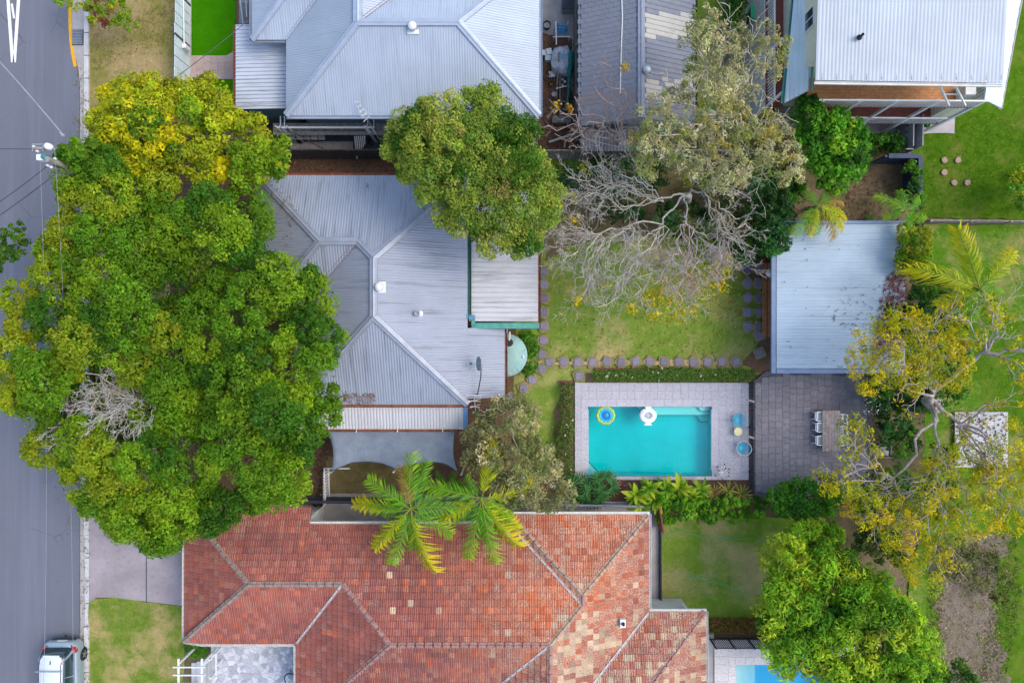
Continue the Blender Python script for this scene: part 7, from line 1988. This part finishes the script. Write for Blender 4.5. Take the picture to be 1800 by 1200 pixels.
T += limbs(yt_, W(1690, 745, 4.6), [W(1780, 850, 6.8), W(1740, 880, 6.8), W(1800, 800, 6.8), W(1760, 920, 6.6), W(1800, 900, 6.6), W(1710, 800, 6.6), W(1750, 700, 6.6)], .075, rng, 2, 1.6, BARK_WARM, .8, 1.0, .08, .013, .2)
pal_g = [(A((.44, .37, .006)), 1.2), (A((.34, .34, .008)), 1.3), (A((.24, .285, .010)), 1.1), (A((.58, .43, .006)), .35), (A((.40, .25, .02)), .1)]
for k, (pp, z0, z1, hl) in enumerate((([(1500, 660), (1490, 620), (1510, 580), (1540, 565), (1590, 545), (1640, 560), (1690, 580), (1710, 640), (1690, 680), (1640, 670), (1600, 690), (1560, 665), (1540, 690), (1505, 690)], 5.6, 7.0, ((1545, 640, 10), (1620, 610, 10))),
                   ([(1480, 740), (1500, 725), (1530, 750), (1530, 800), (1500, 810), (1478, 775)], 4.6, 5.6, ((1515, 770, 8),)),
                   ([(1620, 800), (1680, 790), (1720, 760), (1790, 740), (1830, 800), (1820, 900), (1780, 930), (1720, 935), (1680, 960), (1640, 1040), (1600, 1010), (1570, 980), (1540, 930), (1490, 900), (1450, 860), (1470, 830), (1540, 870), (1600, 890)], 5.2, 6.8, ((1640, 850, 18), (1700, 905, 14), (1600, 930, 10), (1725, 780, 26), (1745, 755, 26), (1758, 800, 16), (1700, 755, 32), (1710, 800, 14))))):
    crown(yt_, pp, 20, z0, z1, .46, pal_g, 112 + k, sub=8, per=26, L=.12, Wd=.036, subr=.5, fall=30, fill=False, inset=3, holes=hl, upmin=-.5, zj=.7, jit=.2)
tips_foliage(yt_, [t_ for t_ in T if t_[2] > 3], 12, .26, pal_g, .16, .07, 119, 'leaf_sprays', .55)

for k, (lb, pp, z0_, z1_) in enumerate((
        ('deep green undergrowth between the wooden crate and the white flowering bush', [(1535, 725), (1570, 715), (1610, 740), (1615, 800), (1575, 800), (1545, 770)], .7, 1.6),
        ('deep green undergrowth south of the wooden crate', [(1500, 845), (1560, 815), (1615, 830), (1620, 905), (1560, 910), (1500, 900)], .7, 1.6),
        ('dark vine like growth along the east fence north of the studio', [(1594, 290), (1616, 285), (1618, 395), (1600, 395)], 1.0, 1.9),
        ('leafy growth behind the east edge of the studio roof', [(1592, 480), (1640, 470), (1650, 560), (1600, 560)], 1.2, 2.4),
        ('green undergrowth between the flowering bush and the studio corner', [(1520, 655), (1600, 640), (1640, 690), (1600, 730), (1530, 690)], .8, 1.8),
        ('tangled growth beside the bright yellow windblown palm', [(1640, 480), (1690, 520), (1700, 570), (1650, 580), (1625, 540)], .8, 1.7),
        ('dark green undergrowth around the trunk of the yellow tree', [(1575, 600), (1640, 560), (1700, 600), (1700, 700), (1640, 720), (1590, 710)], .7, 1.8),
        ('dark green undergrowth south of the yellow tree trunk, beside the white platform', [(1640, 780), (1675, 800), (1670, 900), (1640, 930), (1610, 870)], .7, 1.6))):
    tree('undergrowth', lb, (sum(q[0] for q in pp) / len(pp), sum(q[1] for q in pp) / len(pp)), pp, 18, z0_, z1_, .48, pal_d + [(A((.07, .19, .014)), 1.2)], 130 + k, r0=.04, sub=9, per=26, L=.14, Wd=.075, fall=25, cat='shrub', fill=False, inset=6)
# ---- palms: every frond is a part
def frond_mesh(name, seed, length=2.2, pairs=36, droop=.55, col0=(.13, .36, .016), col1=(.55, .56, .016), leafl=.62, wl=.019, hang=.7):
    rng = np.random.default_rng(seed)
    Vs, Fs, Ks = [], [], []
    def rach(u): return np.array((length * (u - .12 * u * u * droop), .05 * math.sin(u * 3 + seed) * length * .15, length * (.22 * u - droop * u * u * .62)))
    n = 12; ring = 4
    for i in range(n + 1):
        p = rach(i / n); r_ = .032 * (1 - .85 * i / n)
        for k in range(ring): Vs.append(p + r_ * np.array((0, math.cos(k * 1.571), math.sin(k * 1.571)))); Ks.append((.30, .34, .04))
    for i in range(n):
        for k in range(ring): Fs.append((i * ring + k, i * ring + (k + 1) % ring, (i + 1) * ring + (k + 1) % ring, (i + 1) * ring + k))
    for j in range(pairs):
        u = .12 + .86 * j / (pairs - 1); p = rach(u); d = rach(min(1, u + .02)) - rach(u - .02); d /= np.linalg.norm(d)
        Lf = rng.uniform(.7, 1.1) * leafl * (.45 + 1.1 * math.sin(math.pi * min(1, u * .9 + .08)) ** .7 * .6) * rng.uniform(.85, 1.1)
        for s in (-1, 1):
            side = np.array((-d[1], d[0], 0)) * s; side /= np.linalg.norm(side)
            a = d * rng.uniform(.35, .95) + side * rng.uniform(.7, 1.0) + np.array((0, 0, rng.normal() * .22 + .05))
            a /= np.linalg.norm(a)
            mid = p + a * Lf * .55; tip = p + a * Lf + np.array((0, 0, -hang * Lf * rng.uniform(.6, 1.2)))
            w = np.cross(a, (0, 0, 1.)); w = w / np.linalg.norm(w) * wl * rng.uniform(.8, 1.2)
            b = len(Vs); Vs += [p - w * .5, p + w * .5, mid + w, mid - w, tip + w * .15, tip - w * .15]
            t = max(0, min(1, (u - .3) * 1.1 + rng.normal() * .2)); c0 = np.array(col0) * rng.uniform(.8, 1.2); c1 = c0 * (1 - t) + np.array(col1) * t
            Ks += [c0, c0, c1, c1, c1 * (1 - t * .3) + np.array(col1) * t * .3, c1]
            Fs += [(b, b + 1, b + 2, b + 3), (b + 3, b + 2, b + 4, b + 5)]
    V, F, K = np.array(Vs), np.array(Fs), np.clip(np.array(Ks), 0, 1)
    o = mesh_np(name, V, F, LEAF, None, K); me = o.data; bpy.data.objects.remove(o); return me
FR = [frond_mesh('frond', 1, col1=(.36, .50, .016)), frond_mesh('frond', 2, droop=.75, col0=(.09, .31, .018), col1=(.28, .46, .014)), frond_mesh('frond', 3, droop=.65, wl=.026, col0=(.34, .42, .014), col1=(.78, .58, .012)),
      frond_mesh('frond', 4, droop=.8, hang=.75, col0=(.35, .24, .06), col1=(.55, .33, .05))]
def palm(name, label, base_px, ctr, zc, fronds, r0=.12, L0=2.2):
    """fronds: (tip pixel x, y, mesh index[, drop])"""
    b = W(*base_px, 0); t = thing(name, label, 'palm', b)
    c = W(*ctr, zc); rng = np.random.default_rng(int(ctr[0]))
    MB().tube(wiggle(b, (c[0], c[1], zc - .35), 6, .01, rng), [r0 * 1.2] + [r0] * 5 + [r0 * .9], 10).build('trunk', BARK_GREY, t, smooth=True)
    MB().tube([(c[0], c[1], zc - .9), (c[0], c[1], zc - .3), (c[0], c[1], zc + .15)], [r0 * .9, r0 * 1.05, r0 * .25], 10).build('crownshaft', mk('palm_crownshaft', (.12, .26, .03), .5, 0, .2, 4), t, smooth=True)
    for k, f in enumerate(fronds):
        q = W(f[0], f[1], zc - (f[3] if len(f) > 3 else .5)); d = Vector(q) - Vector(c); az = math.atan2(d.y, d.x); L = math.hypot(d.x, d.y)
        sc = L / (L0 * .90)
        piece('frond', FR[f[2]], t, (c[0], c[1], zc + rng.uniform(-.1, .1)), (rng.uniform(-.55, .55), rng.uniform(-.15, .15), az), (sc, min(.95, .30 + .50 * sc), sc))
    return t
palm('palm', 'green palm with yellow tipped fronds reaching over the tiled roof, western of two', (742, 875), (722, 893), 5.2,
     [(620, 884, 2), (655, 838, 0), (640, 900, 1), (655, 962, 2), (695, 985, 0), (680, 945, 1), (752, 997, 2), (735, 960, 1), (795, 930, 0), (722, 800, 0), (748, 812, 1), (712, 818, 3), (815, 885, 0), (785, 860, 0), (690, 870, 1), (720, 960, 1)])
palm('palm', 'green palm with widely arched fronds beside the olive tree, eastern of two', (855, 852), (846, 876), 5.0,
     [(872, 780, 2), (932, 862, 2), (915, 930, 2), (868, 978, 0), (825, 972, 0), (752, 846, 0), (770, 905, 2), (800, 925, 1), (845, 955, 1), (900, 905, 0), (815, 840, 1), (880, 935, 0), (905, 960, 2)])
bl = bpy.data.objects['palm.001']
c = W(838, 848, 4.4); rng = np.random.default_rng(5); n = 420
C = A(c) + rng.normal(size=(n, 3)) * A((.3, .3, .22)); V_, F_, K_ = leaves(C, unit(rng, n, -.2), .1, .04, A((.50, .38, .20)) * rng.uniform(.6, 1.2, (n, 1)), rng); mesh_np('flower_spray', V_, F_, LEAF, bl, K_)
palm('palm', 'windblown palm with bright yellow fronds on the rear lawn', (1690, 512), (1722, 508), 6.0,
     [(1662, 412, 2), (1595, 472, 2), (1640, 535, 2), (1668, 552, 0), (1700, 562, 0), (1755, 570, 2), (1778, 440, 2), (1745, 470, 1), (1760, 520, 1), (1695, 505, 2), (1730, 560, 1), (1715, 545, 0)], .13)
palm('palm', 'small drooping palm with orange tipped fronds at the studio roof corner', (1425, 365), (1437, 362), 4.3,
     [(1392, 412, 0), (1408, 340, 1), (1412, 412, 2), (1440, 410, 1), (1470, 413, 3), (1482, 345, 3), (1485, 378, 2), (1455, 335, 1), (1475, 400, 2), (1425, 405, 0)], .08)
palm('palm', 'feathery lime green palm behind the blue fence corner and the studio', (1588, 372), (1590, 372), 4.0,
     [(1532, 345, 0), (1548, 385, 0), (1570, 340, 1), (1618, 350, 1), (1622, 390, 0), (1598, 408, 1), (1560, 360, 0)], .07)
# hidden lower palms beside the sail
palm('palm', 'young dark palm under the east corner of the shade sail', (790, 850), (790, 848), 1.8, [(765, 835, 1), (800, 825, 1), (815, 850, 1), (780, 870, 1), (770, 855, 1), (820, 865, 1)], .05)

# ---- bedding plants south of the pool: every large leaf is a part
def blade_mesh(name, L, w, col, tip, seed, droop=.5, n=6):
    rng = np.random.default_rng(seed); Vs, Fs, Ks = [], [], []
    for i in range(n + 1):
        u = i / n; ww = w * math.sin(math.pi * min(.98, .12 + .86 * u)) ** .8; x = L * u; z = L * (.45 * u - droop * u * u)
        Vs += [(x, -ww / 2, z + ww * .18), (x, 0, z), (x, ww / 2, z + ww * .18)]
        c = np.array(col) * (1 - u) + np.array(tip) * u; Ks += [c * .95, np.clip(c * 1.25, 0, 1), c * 1.05]
    for i in range(n):
        for k in range(2): Fs.append((i * 3 + k, (i + 1) * 3 + k, (i + 1) * 3 + k + 1, i * 3 + k + 1))
    o = mesh_np(name, np.array(Vs), np.array(Fs), LEAF, None, np.array(Ks)); me = o.data; bpy.data.objects.remove(o); return me
LB = [blade_mesh('leaf', 1, .27, (.09, .24, .01), (.24, .36, .02), 1), blade_mesh('leaf', 1, .30, (.22, .34, .015), (.42, .46, .03), 2), blade_mesh('leaf', 1, .24, (.05, .17, .012), (.12, .26, .015), 3, .6)]
VB = [blade_mesh('leaf', 1, .13, (.30, .28, .05), (.45, .34, .06), 4), blade_mesh('leaf', 1, .14, (.09, .18, .02), (.22, .26, .04), 5), blade_mesh('leaf', 1, .11, (.20, .10, .04), (.36, .26, .08), 6)]
RB = [blade_mesh('leaf', 1, .13, (.22, .05, .06), (.40, .16, .16), 7, .3), blade_mesh('leaf', 1, .12, (.16, .04, .05), (.30, .09, .10), 8, .3)]
AG = [blade_mesh('leaf', 1, .10, (.05, .17, .015), (.11, .25, .02), 9, .55), blade_mesh('leaf', 1, .09, (.03, .11, .012), (.07, .18, .015), 10, .6)]
def rosette(name, label, cat, px, py, z, n, L, meshes, seed, group=None, spread=(0, 6.28), tilt=(-.35, .35)):
    b = W(px, py, z); t = thing(name, label, cat, (b[0], b[1], 0), group); rng = np.random.default_rng(seed)
    MB().tube([(b[0], b[1], 0), (b[0] + .02, b[1], max(.1, z))], [.05, .035], 7).build('stem', mk('green_stem', (.10, .16, .03), .7), t)
    for k in range(n):
        az = spread[0] + (spread[1] - spread[0]) * (k + rng.uniform(-.3, .3)) / n
        l = L * rng.uniform(.65, 1.15)
        piece('leaf', meshes[rng.integers(len(meshes))], t, (b[0], b[1], max(.1, z) - rng.uniform(0, .12)), (rng.uniform(-.25, .25), rng.uniform(*tilt), az), (l, l * rng.uniform(.85, 1.2), l))
    return t
BIG = [(1118, 869, 1.2, 9, .80), (1140, 856, 1.3, 8, .72), (1152, 878, 1.1, 9, .78), (1172, 862, 1.25, 9, .72), (1195, 856, 1.25, 8, .72), (1215, 871, 1.1, 8, .72), (1128, 888, 1.0, 8, .75), (1185, 882, 1.0, 8, .7), (1232, 860, 1.1, 7, .65)]
BL = ['big leaved lime plant nearest the red bromeliad', 'big leaved plant reaching over the pool edge, western', 'big leaved plant at the middle of the bed, below the western pool edge plant', 'tall big leaved plant in the middle of the pool edge',
      'big leaved plant at the pool edge, eastern', 'pale big leaved plant beside the variegated plants', 'lowest big leaved plant spreading over the brown fence end', 'low big leaved plant above the lime hedge', 'smaller big leaved plant closest to the variegated plants at the pool edge']
for i, (px, py, z, n, L) in enumerate(BIG): rosette('big_leaved_plant', BL[i], 'plant', px, py, z, n + 9, L, LB, 200 + i, 'big leaved plants along the pool', tilt=(-.95, .35))
for i, (px, py, lb) in enumerate(((1255, 867, 'variegated bronze and yellow plant, western of three'), (1280, 864, 'variegated bronze and yellow plant, middle of three'), (1304, 868, 'variegated bronze and yellow plant next to the charcoal pool fence'))):
    rosette('variegated_plant', lb, 'plant', px, py, .9, 16, .64, VB, 220 + i, 'variegated plants by the pool')
rosette('bromeliad', 'dark red spiky bromeliad between fan palms and big leaved plants', 'plant', 1091, 858, .6, 22, .48, RB, 230)
rosette('strappy_plant', 'dark green strappy clump in the bed west of the pool', 'plant', 993, 764, .5, 22, .55, AG, 231)
rosette('grass_tuft', 'pale spiky tuft north of the pale blue roof', 'plant', 1530, 383, .4, 16, .4, [AG[0]], 232)
rosette('grass_tuft', 'strappy green tuft at the corner of the leafy ferns by the studio', 'plant', 1605, 385, .9, 16, .5, [AG[0], LB[1]], 233)
def fan_mesh(seed):
    rng = np.random.default_rng(seed); Vs, Fs, Ks = [], [], []
    n = 13
    for k in range(n):
        a = -2.3 + 4.6 * k / (n - 1); L = .55 * (1 - .15 * abs(a) / 2.3) * rng.uniform(.9, 1.1); d = np.array((math.cos(a), math.sin(a), 0)); w = np.array((-d[1], d[0], 0)) * .045
        b = len(Vs); p = np.array((.0, 0, 0)); m = d * L * .6 + (0, 0, .05); q = d * L + np.array((0, 0, -.06))
        Vs += [p - w * .2, p + w * .2, m + w, m - w, q + w * .1, q - w * .1]
        c = np.array((.045, .15, .035)) * rng.uniform(.5, 1.4); e_ = np.array((.17, .33, .12)); Ks += [c, c, c, c, e_, e_]
        Fs += [(b, b + 1, b + 2, b + 3), (b + 3, b + 2, b + 4, b + 5)]
    o = mesh_np('fan_leaf', np.array(Vs), np.array(Fs), LEAF, None, np.array(Ks)); me = o.data; bpy.data.objects.remove(o); return me
FM = [fan_mesh(1), fan_mesh(2)]
for i, (px, py, lb) in enumerate(((1018, 858, 'fan palm in the corner of the bed, beside the olive tree'), (1042, 868, 'lowest fan palm, touching the grey side path'), (1062, 852, 'fan palm next to the red bromeliad'))):
    b = W(px, py, .9); t = thing('fan_palm', lb, 'palm', (b[0], b[1], 0), 'fan palms at the pool corner'); rng = np.random.default_rng(240 + i)
    MB().tube([(b[0], b[1], 0), (b[0], b[1], .6)], [.07, .05], 7).build('trunk', BARK_DARK, t)
    for k in range(9):
        az = k * .70 + rng.uniform(-.2, .2); q = (b[0] + .4 * math.cos(az), b[1] + .4 * math.sin(az), .9 + rng.uniform(-.2, .2))
        f = piece('leaf', FM[k % 2], t, q, (rng.uniform(-.3, .3), rng.uniform(.0, .45), az), (1, 1, 1))
        MB().tube([(b[0], b[1], .6), q], .012, 4).build('stalk', mk('green_stalk', (.08, .18, .03), .6), t)

# ---- scattered things nobody could count
def scatter(name, polys, n, z, cols, L, Wd, seed, tilt=.35):
    rng = np.random.default_rng(seed); C = []; K = []
    while len(C) < n:
        p = polys[rng.integers(len(polys))]; xs = [q[0] for q in p]; ys = [q[1] for q in p]; x, y = rng.uniform(min(xs), max(xs)), rng.uniform(min(ys), max(ys))
        if inside(p, x, y): 
            zz_ = z(x, y) if callable(z) else z
            C.append(W(x, y, zz_)); K.append(np.array(cols[rng.integers(len(cols))]) * rng.uniform(.7, 1.3))
    N = np.tile(A((0, 0, 1.)), (n, 1)) + rng.normal(size=(n, 3)) * tilt; N /= np.linalg.norm(N, axis=1, keepdims=True)
    V, F, Kc = leaves(np.array(C), N, L, Wd, np.array(K), rng); o = mesh_np(name, V, F, LEAF, None, Kc); return tag(o, kind='stuff')
roofz = lambda x, y: 2.87 + .2 * (x - 1365) / 225
tri = [(1590, 400), (1578, 470), (1560, 500), (1545, 560), (1520, 590), (1500, 645), (1592, 648)]
scatter('leaf_litter', [[(1578, 410), (1592, 410), (1592, 648), (1530, 648), (1545, 575), (1562, 520), (1570, 470)], [(1560, 480), (1592, 480), (1592, 600), (1530, 640), (1540, 560)]], 1500, roofz, [(.20, .05, .04), (.26, .10, .06), (.13, .04, .035)], .17, .045, 301, .15)
scatter('leaf_litter', [[(1370, 400), (1580, 400), (1540, 640), (1370, 640)]], 26, roofz, [(.12, .11, .12), (.16, .12, .10)], .18, .04, 302, .1)
scatter('leaf_litter', [[(1480, 500), (1560, 500), (1530, 645), (1440, 645)]], 110, roofz, [(.15, .09, .08), (.18, .08, .06)], .18, .032, 303, .1)
scatter('leaf_litter', [[(955, 300), (1340, 280), (1350, 640), (960, 625)]], 1500, .13, [(.40, .26, .08), (.30, .17, .07), (.5, .36, .04), (.22, .12, .06)], .10, .06, 304)
scatter('leaf_litter', [[(1100, 450), (1300, 440), (1310, 560), (1130, 570)]], 500, .15, [(.5, .38, .02), (.45, .28, .03)], .12, .07, 305)
scatter('leaf_litter', [[(500, 255), (700, 275), (690, 306), (500, 306)], [(552, 760), (578, 760), (572, 890), (545, 890)], [(946, 60), (1008, 60), (1008, 262), (946, 262)], [(1480, 300), (1580, 300), (1580, 390), (1480, 390)]], 1800, .16, [(.24, .12, .07), (.14, .08, .05), (.3, .18, .1), (.09, .06, .05)], .11, .06, 306)
scatter('leaf_litter', [[(1640, 960), (1750, 960), (1760, 1200), (1650, 1200)]], 1200, .17, [(.34, .24, .19), (.24, .15, .12), (.4, .3, .2)], .11, .06, 307)
scatter('leaf_litter', [[(1680, 726), (1770, 726), (1770, 818), (1680, 818)]], 420, .32, [(.30, .22, .05), (.2, .13, .06), (.12, .09, .07)], .16, .06, 308, .2)
scatter('leaf_litter', [[(1420, 655), (1530, 655), (1520, 860), (1420, 860)]], 130, .13, [(.45, .34, .03), (.35, .25, .06), (.5, .45, .3)], .08, .05, 309, .2)
scatter('leaf_litter', [[(30, 750), (140, 880), (141, 960), (125, 960)], [(128, 120), (150, 120), (157, 260), (128, 260)], [(141, 900), (158, 900), (158, 1200), (141, 1200)]], 420, .16, [(.30, .24, .08), (.22, .15, .08), (.2, .22, .05)], .09, .05, 312)
scatter('leaf_litter', [[(160, 130), (310, 60), (310, 10), (160, 10)]], 500, .12, [(.35, .22, .12), (.25, .13, .08), (.2, .2, .05)], .09, .05, 310)
scatter('leaf_litter', [[(470, 310), (500, 330), (560, 420), (530, 470), (500, 430)], [(575, 690), (660, 690), (660, 712), (575, 712)]], 420, lambda x, y: 4.0 if y < 600 else 3.45, [(.22, .09, .04), (.28, .14, .06)], .11, .035, 311, .2)
blades('grass', [(160, -10), (311, -10), (311, 150), (240, 130), (160, 200)], 9000, G_DRY, 401)
blades('grass', [(950, 300), (1350, 290), (1350, 640), (955, 655), (1005, 860), (950, 830), (905, 690), (950, 640)], 26000, G_BACK, 402)
blades('grass', [(1622, 200), (1810, 200), (1810, 380), (1622, 380)], 12000, G_LUSH, 403)
blades('grass', [(1625, 398), (1810, 398), (1810, 950), (1625, 900)], 16000, G_REAR, 404)
scatter('dry_tufts', [[(1630, 940), (1790, 930), (1800, 1060), (1770, 1200), (1720, 1200), (1745, 1050), (1660, 1020), (1650, 1200), (1635, 1200)]], 2600, .16, [(.15, .20, .04), (.22, .22, .07), (.09, .15, .02), (.28, .24, .12)], .16, .05, 313, .9)
blades('grass', [(1165, 912), (1340, 912), (1330, 1080), (1165, 1070)], 13000, G_SIDE, 405)
blades('grass', [(160, 1053), (200, 1051), (322, 1068), (322, 1210), (160, 1210)], 12000, G_FRONT, 406)
blades('grass', [(577, 815), (705, 815), (705, 870), (577, 870)], 4000, BROWN, 407)
bpy.context.view_layer.update()
